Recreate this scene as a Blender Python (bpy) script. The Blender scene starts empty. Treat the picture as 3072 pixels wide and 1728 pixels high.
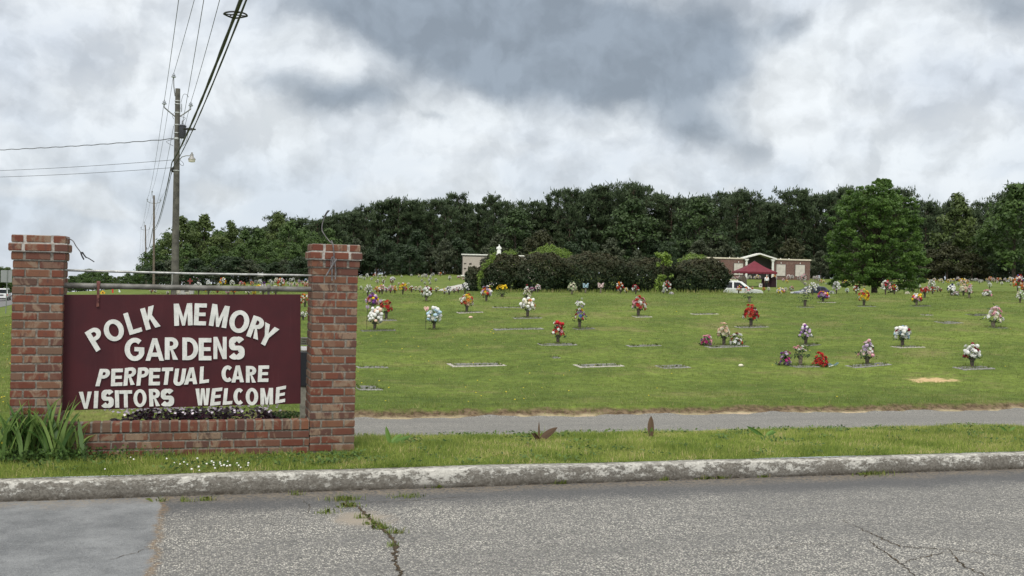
import bpy, bmesh, math, random
import numpy as np
from mathutils import Vector, Matrix

random.seed(7)
rng = np.random.default_rng(7)
C = bpy.context.scene.collection
SC = bpy.context.scene
R = math.radians

# ------------------------------------------------------------------ camera
FPX, CX, CY = 3345.0, 1536.0, 864.0
YAW, PITCH, ROLL = R(16.7), R(0.668), R(1.4)
CAM = np.array([0.0, 0.0, 1.6])
sY, cY = math.sin(YAW), math.cos(YAW)
fwd = np.array([sY * math.cos(PITCH), cY * math.cos(PITCH), -math.sin(PITCH)])
rt0 = np.array([cY, -sY, 0.0])
up0 = np.cross(rt0, fwd)
rt = rt0 * math.cos(ROLL) + up0 * math.sin(ROLL)
up = up0 * math.cos(ROLL) - rt0 * math.sin(ROLL)
cam_d = bpy.data.cameras.new('camera')
cam_d.sensor_width = 36.0
cam_d.lens = FPX / 3072 * 36.0
cam_d.clip_start = 0.1
cam_d.clip_end = 6000
cam = bpy.data.objects.new('camera', cam_d)
C.objects.link(cam)
cam.matrix_world = Matrix(((rt[0], up[0], -fwd[0], CAM[0]), (rt[1], up[1], -fwd[1], CAM[1]),
                           (rt[2], up[2], -fwd[2], CAM[2]), (0, 0, 0, 1)))
SC.camera = cam


def ray(x, y):
    d = fwd + rt * (x - CX) / FPX + up * (CY - y) / FPX
    return d


def at_depth(x, y, Z):
    return CAM + ray(x, y) * Z


def on_plane(x, y, Y):
    d = ray(x, y)
    return CAM + d * (Y / d[1])


def project(p):
    d = np.asarray(p, float) - CAM
    z = d @ fwd
    return CX + FPX * (d @ rt) / z, CY - FPX * (d @ up) / z, z


def wpos(u, Z):
    """ground position on azimuth u (tangent to the right of the view) at distance Z"""
    return (cY * u * Z + sY * Z, -sY * u * Z + cY * Z)


# ------------------------------------------------------------------ light
SUN_EL, SUN_AZ = R(56), R(205)          # azimuth clockwise from +Y: behind the camera, to its left
SC.view_settings.view_transform = 'Standard'
SC.view_settings.look = 'None'
SC.view_settings.gamma = 1.0
SC.view_settings.exposure = 0.12
SC.view_settings.use_curve_mapping = False
sun_d = bpy.data.lights.new('sun', 'SUN')
sun_d.energy = 1.5
sun_d.angle = R(14)
sun_d.color = (1.0, 0.94, 0.84)
sun = bpy.data.objects.new('sun', sun_d)
C.objects.link(sun)
sv = Vector((math.sin(SUN_AZ) * math.cos(SUN_EL), math.cos(SUN_AZ) * math.cos(SUN_EL), math.sin(SUN_EL)))
sun.rotation_euler = sv.to_track_quat('Z', 'Y').to_euler()
sun.location = (0, 0, 30)

W = bpy.data.worlds.new('World')
SC.world = W
W.use_nodes = True
NT = W.node_tree
for n in list(NT.nodes):
    NT.nodes.remove(n)


class G:
    """small helper to write node graphs"""
    def __init__(s, nt):
        s.nt = nt

    def n(s, t, **kw):
        n = s.nt.nodes.new(t)
        for k, v in kw.items():
            setattr(n, k, v)
        return n

    def put(s, sock, v):
        if isinstance(v, bpy.types.NodeSocket):
            s.nt.links.new(v, sock)
        elif v is not None:
            if isinstance(v, (tuple, list)) and len(v) == 3 and sock.type == 'RGBA':
                v = (*v, 1.0)
            sock.default_value = v

    def m(s, op, a, b=None, c=None, clamp=False):
        n = s.n('ShaderNodeMath', operation=op)
        n.use_clamp = clamp
        s.put(n.inputs[0], a)
        if b is not None:
            s.put(n.inputs[1], b)
        if c is not None:
            s.put(n.inputs[2], c)
        return n.outputs[0]

    def v(s, op, a, b=None):
        n = s.n('ShaderNodeVectorMath', operation=op)
        s.put(n.inputs[0], a)
        if b is not None:
            s.put(n.inputs[1], b)
        return n.outputs['Value'] if op in ('DOT_PRODUCT', 'LENGTH', 'DISTANCE') else n.outputs[0]

    def mix(s, f, a, b, mode='MIX'):
        n = s.n('ShaderNodeMix', data_type='RGBA', blend_type=mode)
        s.put(n.inputs[0], f)
        s.put(n.inputs[6], a)
        s.put(n.inputs[7], b)
        return n.outputs[2]

    def ss(s, v, a, b, o0=0.0, o1=1.0, kind='SMOOTHSTEP'):
        n = s.n('ShaderNodeMapRange', interpolation_type=kind)
        s.put(n.inputs['Value'], v)
        n.inputs['From Min'].default_value = a
        n.inputs['From Max'].default_value = b
        n.inputs['To Min'].default_value = o0
        n.inputs['To Max'].default_value = o1
        return n.outputs[0]

    def noise(s, vec, scale, detail=4, rough=0.55, dist=0.0, color=False, dims='3D'):
        n = s.n('ShaderNodeTexNoise', noise_dimensions=dims)
        if vec is not None:
            s.put(n.inputs['Vector'], vec)
        n.inputs['Scale'].default_value = scale
        n.inputs['Detail'].default_value = detail
        n.inputs['Roughness'].default_value = rough
        n.inputs['Distortion'].default_value = dist
        return n.outputs['Color' if color else 'Fac']

    def vor(s, vec, scale, feature='F1', out='Distance', rnd=1.0):
        n = s.n('ShaderNodeTexVoronoi', feature=feature)
        if vec is not None:
            s.put(n.inputs['Vector'], vec)
        n.inputs['Scale'].default_value = scale
        n.inputs['Randomness'].default_value = rnd
        return n.outputs[out]

    def comb(s, x, y, z=0.0):
        n = s.n('ShaderNodeCombineXYZ')
        s.put(n.inputs[0], x)
        s.put(n.inputs[1], y)
        s.put(n.inputs[2], z)
        return n.outputs[0]

    def sep(s, v):
        n = s.n('ShaderNodeSeparateXYZ')
        s.put(n.inputs[0], v)
        return n.outputs


def azel(x, y):
    d = ray(x, y)
    d = d / np.linalg.norm(d)
    return math.atan2(d[0], d[1]) - YAW, math.asin(d[2])


g = G(NT)
tc = g.n('ShaderNodeTexCoord').outputs['Generated']
X_, Y_, Z_ = g.sep(tc)
az = g.m('SUBTRACT', g.m('ARCTAN2', X_, Y_), YAW)
el = g.m('ARCSINE', Z_)
ae = g.comb(g.m('MULTIPLY', az, 1.45), g.m('MULTIPLY', el, 1.45))
SKYW = 1.0
wob = g.noise(ae, 7.0, 7, 0.62, color=True)
wob2 = g.noise(ae, 2.6, 3, 0.5, color=True)
aed = g.v('ADD', ae, g.v('MULTIPLY', g.v('SUBTRACT', wob, (0.5, 0.5, 0.5)), (0.085, 0.06, 0)))
aed = g.v('ADD', aed, g.v('MULTIPLY', g.v('SUBTRACT', wob2, (0.5, 0.5, 0.5)), (0.09, 0.06, 0)))


def blobs(lst, coord):
    tot = None
    for (x, y, rx, ry, w) in lst:
        a0, e0 = (q * 1.45 for q in azel(x, y))
        d = g.v('MULTIPLY', g.v('SUBTRACT', coord, (a0, e0, 0)), (FPX / 1.45 / rx, FPX / 1.45 / ry, 0))
        q = g.m('MULTIPLY', g.v('DOT_PRODUCT', d, d), -1.0)
        e = g.m('MULTIPLY', g.m('POWER', 2.718, q), w)
        tot = e if tot is None else g.m('ADD', tot, e)
    return tot


dark = blobs([(1650, 120, 520, 170, .95), (1920, 260, 300, 150, .55), (1320, 60, 420, 120, .7), (2080, 380, 150, 70, .45),
              (1480, 230, 260, 70, .35), (2150, 120, 170, 130, .55), (1000, 10, 260, 70, .45), (1100, 300, 130, 66, .66), (985, 330, 90, 60, .42),
              (880, 260, 90, 45, .38), (2270, 440, 80, 46, .38), (2385, 85, 90, 46, .42), (2960, 10, 220, 70, .62),
              (180, 170, 260, 70, .30), (1290, 345, 60, 20, .35), (640, 250, 170, 60, .22), (1700, -250, 1500, 160, .5)], aed)
fb = g.noise(aed, 8.0, 8, 0.52)
fb_hi = g.noise(ae, 26.0, 7, 0.6)
fbs = g.noise(g.v('ADD', aed, (0.012, -0.02, 0)), 8.0, 8, 0.52)
relief = g.m('MULTIPLY', g.m('SUBTRACT', fbs, fb), 1.6)
big = g.noise(g.v('MULTIPLY', aed, (1.0, 1.9, 1.0)), 3.4, 5, 0.55)
dm = g.m('ADD', dark, g.m('MULTIPLY', g.m('SUBTRACT', fb, 0.5), 0.62))
dm = g.ss(dm, 0.16, .98)
mid = g.ss(g.m('ADD', big, g.m('MULTIPLY', g.m('SUBTRACT', fb, .5), .5)), 0.32, 0.68)
cWh, cMid, cDk, cBl = (.79, .825, .85), (.61, .66, .725), (.295, .345, .405), (.52, .605, .705)
col = g.mix(mid, cWh, cMid)
# low band of thinner, bluer cloud with small cumulus
lowm = g.m('MULTIPLY', g.ss(el, 0.014, 0.14, 1.0, 0.0), g.ss(big, 0.40, 0.62))
col = g.mix(g.m('MULTIPLY', lowm, .85), col, cBl)
cum = blobs([(270, 590, 110, 40, 1.0), (330, 640, 150, 30, .8), (80, 570, 130, 22, .8), (720, 580, 140, 40, .8), (1180, 580, 140, 40, .9), (640, 540, 70, 40, .5),
             (2180, 555, 70, 45, .9), (2930, 560, 70, 26, 1.0), (3060, 560, 50, 40, .8), (420, 530, 120, 40, .5)], aed)
cumf = g.ss(g.m('ADD', cum, g.m('MULTIPLY', g.m('SUBTRACT', fb, .5), 1.3)), 0.35, 0.95)
col = g.mix(g.m('MULTIPLY', cumf, .75), col, cWh)
brt = blobs([(1480, 330, 330, 55, .9), (880, 380, 110, 80, .7), (900, 120, 150, 60, .6), (2480, 160, 200, 100, .9), (2700, 40, 250, 60, .6), (2230, 330, 60, 60, .5), (900, 480, 300, 40, .5), (2850, 470, 250, 40, .5)], aed)
col = g.mix(g.m('MULTIPLY', brt, .55, clamp=True), col, (.82, .86, .88))
col = g.mix(g.ss(el, .03, .17, .50, 0), col, (.625, .675, .735))
col = g.mix(dm, col, cDk)
rl = g.m('ADD', 1.0, g.m('ADD', relief, g.m('MULTIPLY', g.m('SUBTRACT', fb_hi, .5), .11)))
rl = g.m('MINIMUM', g.m('MAXIMUM', rl, .87), 1.11)
n = g.n('ShaderNodeVectorMath', operation='SCALE')
g.put(n.inputs[0], col)
g.put(n.inputs['Scale'], rl)
cloud = n.outputs[0]
# the part of the sky above the picture: brighter veil round the hidden sun
sdir = g.v('DOT_PRODUCT', tc, tuple(sv))
glow = g.ss(sdir, 0.3, 1.0, 0.0, 0.9)
high = g.ss(el, 0.32, 0.8, 0.0, 0.35)
n = g.n('ShaderNodeVectorMath', operation='SCALE')
g.put(n.inputs[0], cloud)
g.put(n.inputs['Scale'], g.m('ADD', 1.0, g.m('ADD', glow, high)))
cloud = g.mix(g.ss(el, .30, .55), n.outputs[0], (1.06, 1.0, .91), 'MULTIPLY')
sky = g.n('ShaderNodeTexSky')
sky.sky_type = 'NISHITA'
sky.sun_disc = False
sky.sun_elevation = SUN_EL
sky.sun_rotation = SUN_AZ
bg1 = g.n('ShaderNodeBackground')
g.put(bg1.inputs[0], sky.outputs[0])
bg1.inputs[1].default_value = 0.10
bg2 = g.n('ShaderNodeBackground')
g.put(bg2.inputs[0], cloud)
bg2.inputs[1].default_value = SKYW
mx = g.n('ShaderNodeMixShader')
mx.inputs[0].default_value = 0.93
NT.links.new(bg1.outputs[0], mx.inputs[1])
NT.links.new(bg2.outputs[0], mx.inputs[2])
out = g.n('ShaderNodeOutputWorld')
NT.links.new(mx.outputs[0], out.inputs[0])
W.cycles.sampling_method = 'MANUAL'
W.cycles.sample_map_resolution = 1024
SC.cycles.max_bounces = 6
SC.cycles.transparent_max_bounces = 6

# ------------------------------------------------------------------ object helpers


def tag(o, label=None, cat=None, group=None, kind=None):
    if label:
        o['label'] = label
    if cat:
        o['category'] = cat
    if group:
        o['group'] = group
    if kind:
        o['kind'] = kind
    return o


def empty(name, loc=(0, 0, 0), rz=0.0, scale=1.0):
    o = bpy.data.objects.new(name, None)
    o.empty_display_size = 0.1
    C.objects.link(o)
    o.location = tuple(float(v) for v in loc)
    o.rotation_euler = (0, 0, rz)
    o.scale = (scale,) * 3 if not isinstance(scale, (tuple, list)) else scale
    return o


class MB:
    """collects shapes into one mesh"""
    def __init__(s):
        s.v, s.f, s.mi, s.n = [], [], [], 0

    def add(s, vs, fs, mi=0):
        vs = [tuple(map(float, p)) for p in vs]
        s.v += vs
        s.f += [tuple(i + s.n for i in f) for f in fs]
        s.mi += [mi] * len(fs)
        s.n += len(vs)
        return s

    def box(s, c, d, mi=0, rot=None, taper=1.0):
        hx, hy, hz = d[0] / 2, d[1] / 2, d[2] / 2
        vs = []
        for z in (-hz, hz):
            k = taper if z > 0 else 1.0
            vs += [(-hx * k, -hy * k, z), (hx * k, -hy * k, z), (hx * k, hy * k, z), (-hx * k, hy * k, z)]
        if rot is not None:
            vs = [tuple(rot @ Vector(p)) for p in vs]
        vs = [(p[0] + c[0], p[1] + c[1], p[2] + c[2]) for p in vs]
        return s.add(vs, [(3, 2, 1, 0), (4, 5, 6, 7), (0, 1, 5, 4), (1, 2, 6, 5), (2, 3, 7, 6), (3, 0, 4, 7)], mi)

    def tube(s, pts, rad, n=8, mi=0, caps=True):
        pts = [Vector(p) for p in pts]
        if not isinstance(rad, (list, tuple)):
            rad = [rad] * len(pts)
        vs, fs = [], []
        prev = None
        for i, p in enumerate(pts):
            t = (pts[min(i + 1, len(pts) - 1)] - pts[max(i - 1, 0)]).normalized()
            if prev is None:
                a = Vector((0, 0, 1)) if abs(t.z) < .9 else Vector((1, 0, 0))
                x = t.cross(a).normalized()
            else:
                x = (prev - t * prev.dot(t)).normalized()
            prev = x
            y = t.cross(x)
            for k in range(n):
                a = 2 * math.pi * k / n
                vs.append(p + (x * math.cos(a) + y * math.sin(a)) * rad[i])
        for i in range(len(pts) - 1):
            for k in range(n):
                a, b = i * n + k, i * n + (k + 1) % n
                fs.append((a, b, b + n, a + n))
        if caps:
            fs.append(tuple(range(n - 1, -1, -1)))
            fs.append(tuple(range((len(pts) - 1) * n, len(pts) * n)))
        return s.add(vs, fs, mi)

    def lathe(s, prof, c=(0, 0, 0), n=16, mi=0, axis='Z', sx=1.0, sy=1.0):
        vs, fs = [], []
        for (r, z) in prof:
            for k in range(n):
                a = 2 * math.pi * k / n
                p = (r * math.cos(a) * sx, r * math.sin(a) * sy, z)
                if axis == 'Y':
                    p = (p[0], p[2], p[1])
                if axis == 'X':
                    p = (p[2], p[0], p[1])
                vs.append((p[0] + c[0], p[1] + c[1], p[2] + c[2]))
        for i in range(len(prof) - 1):
            for k in range(n):
                a, b = i * n + k, i * n + (k + 1) % n
                fs.append((a, b, b + n, a + n))
        fs.append(tuple(range(n - 1, -1, -1)))
        fs.append(tuple(range((len(prof) - 1) * n, len(prof) * n)))
        return s.add(vs, fs, mi)

    def prism(s, poly, o, ax, ay, az_, mi=0):
        """poly in 2D extruded: o + ax*u + ay*v, thickness vector az_"""
        o, ax, ay, az_ = map(Vector, (o, ax, ay, az_))
        k = len(poly)
        vs = [o + ax * u + ay * v for u, v in poly] + [o + ax * u + ay * v + az_ for u, v in poly]
        fs = [tuple(range(k - 1, -1, -1)), tuple(range(k, 2 * k))] + [(i, (i + 1) % k, k + (i + 1) % k, k + i) for i in range(k)]
        return s.add(vs, fs, mi)

    def ball(s, c, r, mi=0, sub=2, squash=(1, 1, 1)):
        bm = bmesh.new()
        bmesh.ops.create_icosphere(bm, subdivisions=sub, radius=1.0)
        vs = [(c[0] + v.co.x * r * squash[0], c[1] + v.co.y * r * squash[1], c[2] + v.co.z * r * squash[2]) for v in bm.verts]
        bm.verts.index_update()
        fs = [tuple(v.index for v in f.verts) for f in bm.faces]
        bm.free()
        return s.add(vs, fs, mi)

    def mesh(s, name, mats, smooth=False):
        me = bpy.data.meshes.new(name)
        me.from_pydata(s.v, [], s.f)
        for m in (mats if isinstance(mats, (list, tuple)) else [mats]):
            me.materials.append(m)
        if any(s.mi):
            me.polygons.foreach_set('material_index', s.mi)
        bm = bmesh.new()
        bm.from_mesh(me)
        bmesh.ops.recalc_face_normals(bm, faces=bm.faces)
        bm.to_mesh(me)
        bm.free()
        if smooth:
            me.polygons.foreach_set('use_smooth', [True] * len(me.polygons))
            me.set_sharp_from_angle(angle=R(40))
        me.update()
        return me

    def build(s, name, mats, parent=None, smooth=False, bevel=0.0):
        o = bpy.data.objects.new(name, s.mesh(name, mats, smooth))
        C.objects.link(o)
        if parent:
            o.parent = parent
        if bevel:
            md = o.modifiers.new('bevel', 'BEVEL')
            md.width = bevel
            md.segments = 2
            md.limit_method = 'ANGLE'
        return o


def soup(name, verts, k, mats, attrs=None, mi=None, parent=None, link=True):
    """n loose k-gons from an (n*k,3) array; attrs: per-vertex float arrays"""
    verts = np.ascontiguousarray(verts, dtype=np.float32).reshape(-1, 3)
    nv = len(verts)
    nf = nv // k
    me = bpy.data.meshes.new(name)
    me.vertices.add(nv)
    me.vertices.foreach_set('co', verts.ravel())
    me.loops.add(nv)
    me.loops.foreach_set('vertex_index', np.arange(nv, dtype=np.int32))
    me.polygons.add(nf)
    me.polygons.foreach_set('loop_start', np.arange(0, nv, k, dtype=np.int32))
    me.polygons.foreach_set('loop_total', np.full(nf, k, dtype=np.int32))
    for m in (mats if isinstance(mats, (list, tuple)) else [mats]):
        me.materials.append(m)
    if mi is not None:
        me.polygons.foreach_set('material_index', np.asarray(mi, dtype=np.int32))
    for a, val in (attrs or {}).items():
        at = me.attributes.new(a, 'FLOAT', 'POINT')
        at.data.foreach_set('value', np.asarray(val, dtype=np.float32))
    me.update(calc_edges=True)
    if not link:
        return me
    o = bpy.data.objects.new(name, me)
    C.objects.link(o)
    if parent:
        o.parent = parent
    return o


def copy_tree(o, parent=None):
    c = o.copy()
    C.objects.link(c)
    if parent:
        c.parent = parent
    for ch in o.children:
        copy_tree(ch, c)
    return c


def link_mesh(name, me, parent=None, mw=None):
    o = bpy.data.objects.new(name, me)
    C.objects.link(o)
    if parent:
        o.parent = parent
    if mw is not None:
        o.matrix_local = mw
    return o


# ------------------------------------------------------------------ materials
MATS = {}


def mat(name, col=(.5, .5, .5), rough=.6, metal=0.0, spec=.5, fn=None, **kw):
    if name in MATS:
        return MATS[name]
    m = bpy.data.materials.new(name)
    m.use_nodes = True
    nt = m.node_tree
    b = nt.nodes['Principled BSDF']
    b.inputs['Base Color'].default_value = (*col, 1)
    b.inputs['Roughness'].default_value = rough
    b.inputs['Metallic'].default_value = metal
    b.inputs['Specular IOR Level'].default_value = spec
    for k, v in kw.items():
        b.inputs[k.replace('_', ' ')].default_value = v
    if fn:
        fn(G(nt), b, nt)
    MATS[name] = m
    return m


def obj_co(g):
    return g.n('ShaderNodeTexCoord').outputs['Object']


def geo_pos(g):
    return g.n('ShaderNodeNewGeometry').outputs['Position']


def bump(g, b, h, strength=.3, dist=.01):
    n = g.n('ShaderNodeBump')
    n.inputs['Strength'].default_value = strength
    n.inputs['Distance'].default_value = dist
    g.put(n.inputs['Height'], h)
    g.nt.links.new(n.outputs[0], b.inputs['Normal'])


def noisy(c1, c2, scale=8, lo=.35, hi=.65, bmp=0.0, det=5, coord='obj'):
    def fn(g, b, nt):
        co = obj_co(g) if coord == 'obj' else geo_pos(g)
        f = g.noise(co, scale, det, .6)
        g.put(b.inputs['Base Color'], g.mix(g.ss(f, lo, hi), c1, c2))
        if bmp:
            bump(g, b, f, bmp, .01)
    return fn


def leafmat(name, c1, c2, trans=.3, upn=.5, rough=.55, c3=None):
    """foliage: colour from the per-clump attribute 'tint', part of the light passes through"""
    if name in MATS:
        return MATS[name]
    m = mat(name, c1, rough, spec=.25)
    nt = m.node_tree
    g = G(nt)
    b = nt.nodes['Principled BSDF']
    a = g.n('ShaderNodeAttribute', attribute_name='tint').outputs['Fac']
    c = g.mix(a, c1, c2)
    if c3:
        big = g.noise(geo_pos(g), .55, 3, .5)
        c = g.mix(g.ss(big, .46, .7), c, c3)
    g.put(b.inputs['Base Color'], c)
    ge = g.n('ShaderNodeNewGeometry')
    if upn:
        nn = g.v('NORMALIZE', g.v('ADD', g.v('MULTIPLY', ge.outputs['Normal'], (1 - upn,) * 3), (0, 0, upn)))
        g.put(b.inputs['Normal'], nn)
    tr = g.n('ShaderNodeBsdfTranslucent')
    g.put(tr.inputs[0], c)
    mx = g.n('ShaderNodeMixShader')
    mx.inputs[0].default_value = trans
    nt.links.new(b.outputs[0], mx.inputs[1])
    nt.links.new(tr.outputs[0], mx.inputs[2])
    nt.links.new(mx.outputs[0], nt.nodes['Material Output'].inputs[0])
    return m


def rhombi(cen, nrm, size, aspect=.5, spin=None):
    """leaf-sized rhombi at cen (n,3), facing nrm, lengths size (n,)"""
    n = len(cen)
    nrm = nrm / (np.linalg.norm(nrm, axis=1, keepdims=True) + 1e-9)
    r = rng.normal(size=(n, 3))
    t = np.cross(nrm, r)
    t /= np.linalg.norm(t, axis=1, keepdims=True) + 1e-9
    b = np.cross(nrm, t)
    L = size[:, None] * .5
    Wd = L * aspect
    v = np.stack([cen - t * L, cen - b * Wd, cen + t * L, cen + b * Wd], axis=1)
    return v.reshape(-1, 3)


# ------------------------------------------------------------------ terrain
LEND = float(on_plane(875, 1290, 13.4)[0])
KD = 1.45                                  # depth scale of the table below
ZS = [v * KD for v in (8, 16, 20, 25, 29.5, 35, 45, 60, 75, 105, 145, 180, 400, 1600)]
US = [v / KD for v in (-.9, -.7, -.45, -.3, -.19, 0, .29, .47, .6, 1.0)]
TAB = {
    -.9: [-.8, -.9, -1.0, -1.3, -1.5, -1.8, -2.4, -3.1, -3.9, -5.2, -6.2, -6.5, -20, -110],
    -.7: [-.7, -.8, -.9, -1.1, -1.3, -1.6, -2.1, -2.8, -3.6, -4.9, -5.8, -6.3, -20, -110],
    -.45: [-.6, -.55, -.45, 0, .15, .3, .25, 0, -.4, -1.3, -2.2, -2.8, -15, -90],
    -.3: [-.5, -.52, -.40, .08, .30, .48, .40, .1, 0, -.3, -.5, -.7, -6, -40],
    -.19: [-.46, -.5, -.3, .2, .5, .66, .55, .2, .1, .3, .6, .9, 1.0, 1],
    0: [-.42, -.47, -.186, .321, .577, .78, .62, .1, -.2, .5, 1.4, 2.0, 2.5, 2.5],
    .29: [-.42, -.38, -.08, .45, .75, 1.01, .85, .2, -.25, .75, 1.9, 2.4, 3, 3],
    .47: [-.40, -.32, 0, .52, .84, 1.12, 1.0, .78, .45, 1.0, 2.1, 2.8, 3.5, 3.5],
    .6: [-.38, -.25, .1, .6, .95, 1.25, 1.3, 1.2, 1.25, 1.8, 2.5, 3.2, 4, 4],
    1.0: [-.35, -.1, .3, .8, 1.1, 1.4, 1.5, 1.6, 1.8, 2.3, 3, 3.6, 4.5, 4.5]}
LZ = np.linspace(math.log(8.7), math.log(2320), 320)
LU = np.linspace(-.9 / KD, 1.0 / KD, 190)
_g = np.array([[np.interp(lz, np.log(ZS), tb) for lz in LZ] for tb in TAB.values()])
GRID = np.array([np.interp(LU, US, _g[:, j]) for j in range(len(LZ))]).T      # (u, z)


def _smooth(a, ax, k):
    pad = [(0, 0), (0, 0)]
    pad[ax] = (k, k)
    p = np.pad(a, pad, mode='edge')
    c = np.cumsum(p, axis=ax)
    if ax == 0:
        c = np.vstack([np.zeros((1, c.shape[1])), c])
        return (c[2 * k + 1:] - c[:-2 * k - 1]) / (2 * k + 1)
    c = np.hstack([np.zeros((c.shape[0], 1)), c])
    return (c[:, 2 * k + 1:] - c[:, :-2 * k - 1]) / (2 * k + 1)


for _ in range(3):
    GRID = _smooth(GRID, 1, 4)
    GRID = _smooth(GRID, 0, 5)

KY0, KY1 = 8.85, 9.04                      # kerb front and back
PY = [8.5, 10.2, 10.78, 11.28, 11.42, 15.26, 15.38, 15.60, 16.1, 18.4, 28]
PZ = [-.012, -.004, -.03, -.105, -.148, -.436, -.415, -.335, -.365, -.44, -.44]
LANE0, LANE1 = 11.37, 15.30


def T(x, y, lane=True):
    x, y = np.asarray(x, float), np.asarray(y, float)
    Zc = np.maximum(x * sY + y * cY, 8.8)
    u = np.clip((x * cY - y * sY) / Zc, -.9 / KD, 1.0 / KD)
    fz = np.clip((np.log(Zc) - LZ[0]) / (LZ[1] - LZ[0]), 0, len(LZ) - 1.001)
    fu = np.clip((u - LU[0]) / (LU[1] - LU[0]), 0, len(LU) - 1.001)
    i, j = fu.astype(int), fz.astype(int)
    a, b = fu - i, fz - j
    far = (GRID[i, j] * (1 - a) * (1 - b) + GRID[i + 1, j] * a * (1 - b) + GRID[i, j + 1] * (1 - a) * b + GRID[i + 1, j + 1] * a * b)
    near = np.interp(y, PY, PZ)
    w = np.clip((y - 16.0) / 5.6, 0, 1)
    w = w * w * (3 - 2 * w)
    z = near * (1 - w) + far * w
    und = (.018 * np.sin(x * 1.1 + .7 * y) * np.sin(y * .9 - x * .3) + .010 * np.sin(x * 2.7 + 1.3) * np.sin(y * 2.3)
           + .030 * np.sin(x * .33 + 2) * np.sin(y * .41))
    z = z + und * np.clip((y - 16.1) / 4, 0, 1) * np.clip((170 - y) / 80, 0.2, 1)
    return z


def on_ground(x, y, zmin=10.0, zmax=255.0):
    """the point of the ground seen in direction (x,y); beyond a crest the nearest miss"""
    d = ray(x, y)
    t = np.exp(np.linspace(math.log(zmin), math.log(zmax), 1500))
    p = CAM[None] + d[None] * t[:, None]
    h = p[:, 2] - T(p[:, 0], p[:, 1])
    k = np.where(h <= 0)[0]
    i = k[0] if len(k) else int(np.argmin(h / t))
    q = p[i]
    return np.array([q[0], q[1], float(T(q[0], q[1]))]), float(t[i])




def lane_mask_x(x, y):
    """the lane ends in a rounded corner behind the sign"""
    x0 = LEND + .25 * np.sin(y * 1.3)
    return x > x0


def strip_noise(x):
    return .05 * np.sin(x * 2.1) + .035 * np.sin(x * 5.3 + 1) + .02 * np.sin(x * 13.7 + 2)


xs = np.concatenate([-np.geomspace(14, 1500, 70)[::-1], np.arange(-14, 22.01, .14), np.geomspace(22.3, 1500, 75)])
ys = np.concatenate([[KY1 - .012], np.arange(9.1, 17.5, .1), np.arange(17.5, 34, .28), np.geomspace(34, 2400, 150)])
XX, YY = np.meshgrid(xs, ys)
ZZ = T(XX, YY)
# drop the ground a little under the lane sheet
e0, e1 = LANE0 + strip_noise(XX) * .8, LANE1 + strip_noise(XX * 1.3 + 4)
inl = (YY > e0 + .03) & (YY < e1 - .02) & lane_mask_x(XX, YY) & (XX < 60)
ZZ = np.where(inl, ZZ - .05, ZZ)


def grid_obj(name, X, Y, Z, m, kind='structure', cut=None):
    h, w = X.shape
    me = bpy.data.meshes.new(name)
    idx = np.arange(h * w).reshape(h, w)
    q = np.stack([idx[:-1, :-1], idx[:-1, 1:], idx[1:, 1:], idx[1:, :-1]], -1).reshape(-1, 4)
    if cut is not None:
        q = q[cut[:-1, :-1].ravel()]
    me.vertices.add(h * w)
    me.vertices.foreach_set('co', np.stack([X, Y, Z], -1).astype(np.float32).ravel())
    me.loops.add(len(q) * 4)
    me.loops.foreach_set('vertex_index', q.astype(np.int32).ravel())
    me.polygons.add(len(q))
    me.polygons.foreach_set('loop_start', np.arange(0, len(q) * 4, 4, dtype=np.int32))
    me.polygons.foreach_set('loop_total', np.full(len(q), 4, dtype=np.int32))
    me.polygons.foreach_set('use_smooth', np.ones(len(q), dtype=bool))
    me.materials.append(m)
    me.update(calc_edges=True)
    o = bpy.data.objects.new(name, me)
    C.objects.link(o)
    tag(o, kind=kind)
    return o


GR1, GR2, GR3, GDRY = (.076, .124, .020), (.188, .250, .045), (.130, .186, .032), (.30, .24, .115)
GSP = on_ground(2800, 1140)[0]               # bare sandy patch on the right of the field


def turf_nodes(g, b, nt, blades=False):
    p = geo_pos(g)
    big = g.noise(p, .22, 4, .6)
    med = g.noise(p, 1.1, 5, .6)
    fine = g.noise(p, 9.0, 6, .65)
    vf = g.noise(p, 60.0, 4, .7)
    c = g.mix(g.ss(med, .35, .68), GR1, GR3)
    c = g.mix(g.ss(big, .42, .66, 0, .8), c, GR2)
    dry = g.m('MULTIPLY', g.ss(g.noise(p, .42, 6, .68), .50, .68), g.ss(fine, .30, .60))
    c = g.mix(g.m('MULTIPLY', dry, .9), c, GDRY)
    lush = g.ss(g.noise(g.v('ADD', p, (31, 7, 0)), .8, 5, .6), .55, .72)
    c = g.mix(g.m('MULTIPLY', lush, .55), c, (.052, .098, .018))
    c = g.mix(g.ss(fine, .3, .75, .0, .65), c, (.038, .058, .014))
    m3 = g.ss(g.noise(p, 3.4, 5, .62), .30, .70, .72, 1.22)
    sc = g.n('ShaderNodeVectorMath', operation='SCALE')
    g.put(sc.inputs[0], c)
    g.put(sc.inputs['Scale'], m3)
    c = sc.outputs[0]
    if not blades:
        c = g.mix(g.ss(vf, .35, .7, .0, .5), c, (.155, .19, .05))
        c = g.mix(g.ss(vf, .60, .72, .0, .6), c, (.018, .03, .008))
    # bare sandy soil
    d = g.v('LENGTH', g.v('MULTIPLY', g.v('SUBTRACT', p, tuple(GSP)), (1.0, 1.6, 0)))
    d = g.m('ADD', d, g.m('MULTIPLY', g.m('SUBTRACT', g.noise(p, 3.2, 6, .7), .5), 1.7))
    bare = g.ss(d, .26, .62, 1, 0)
    return g, p, c, bare, fine, vf


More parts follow.
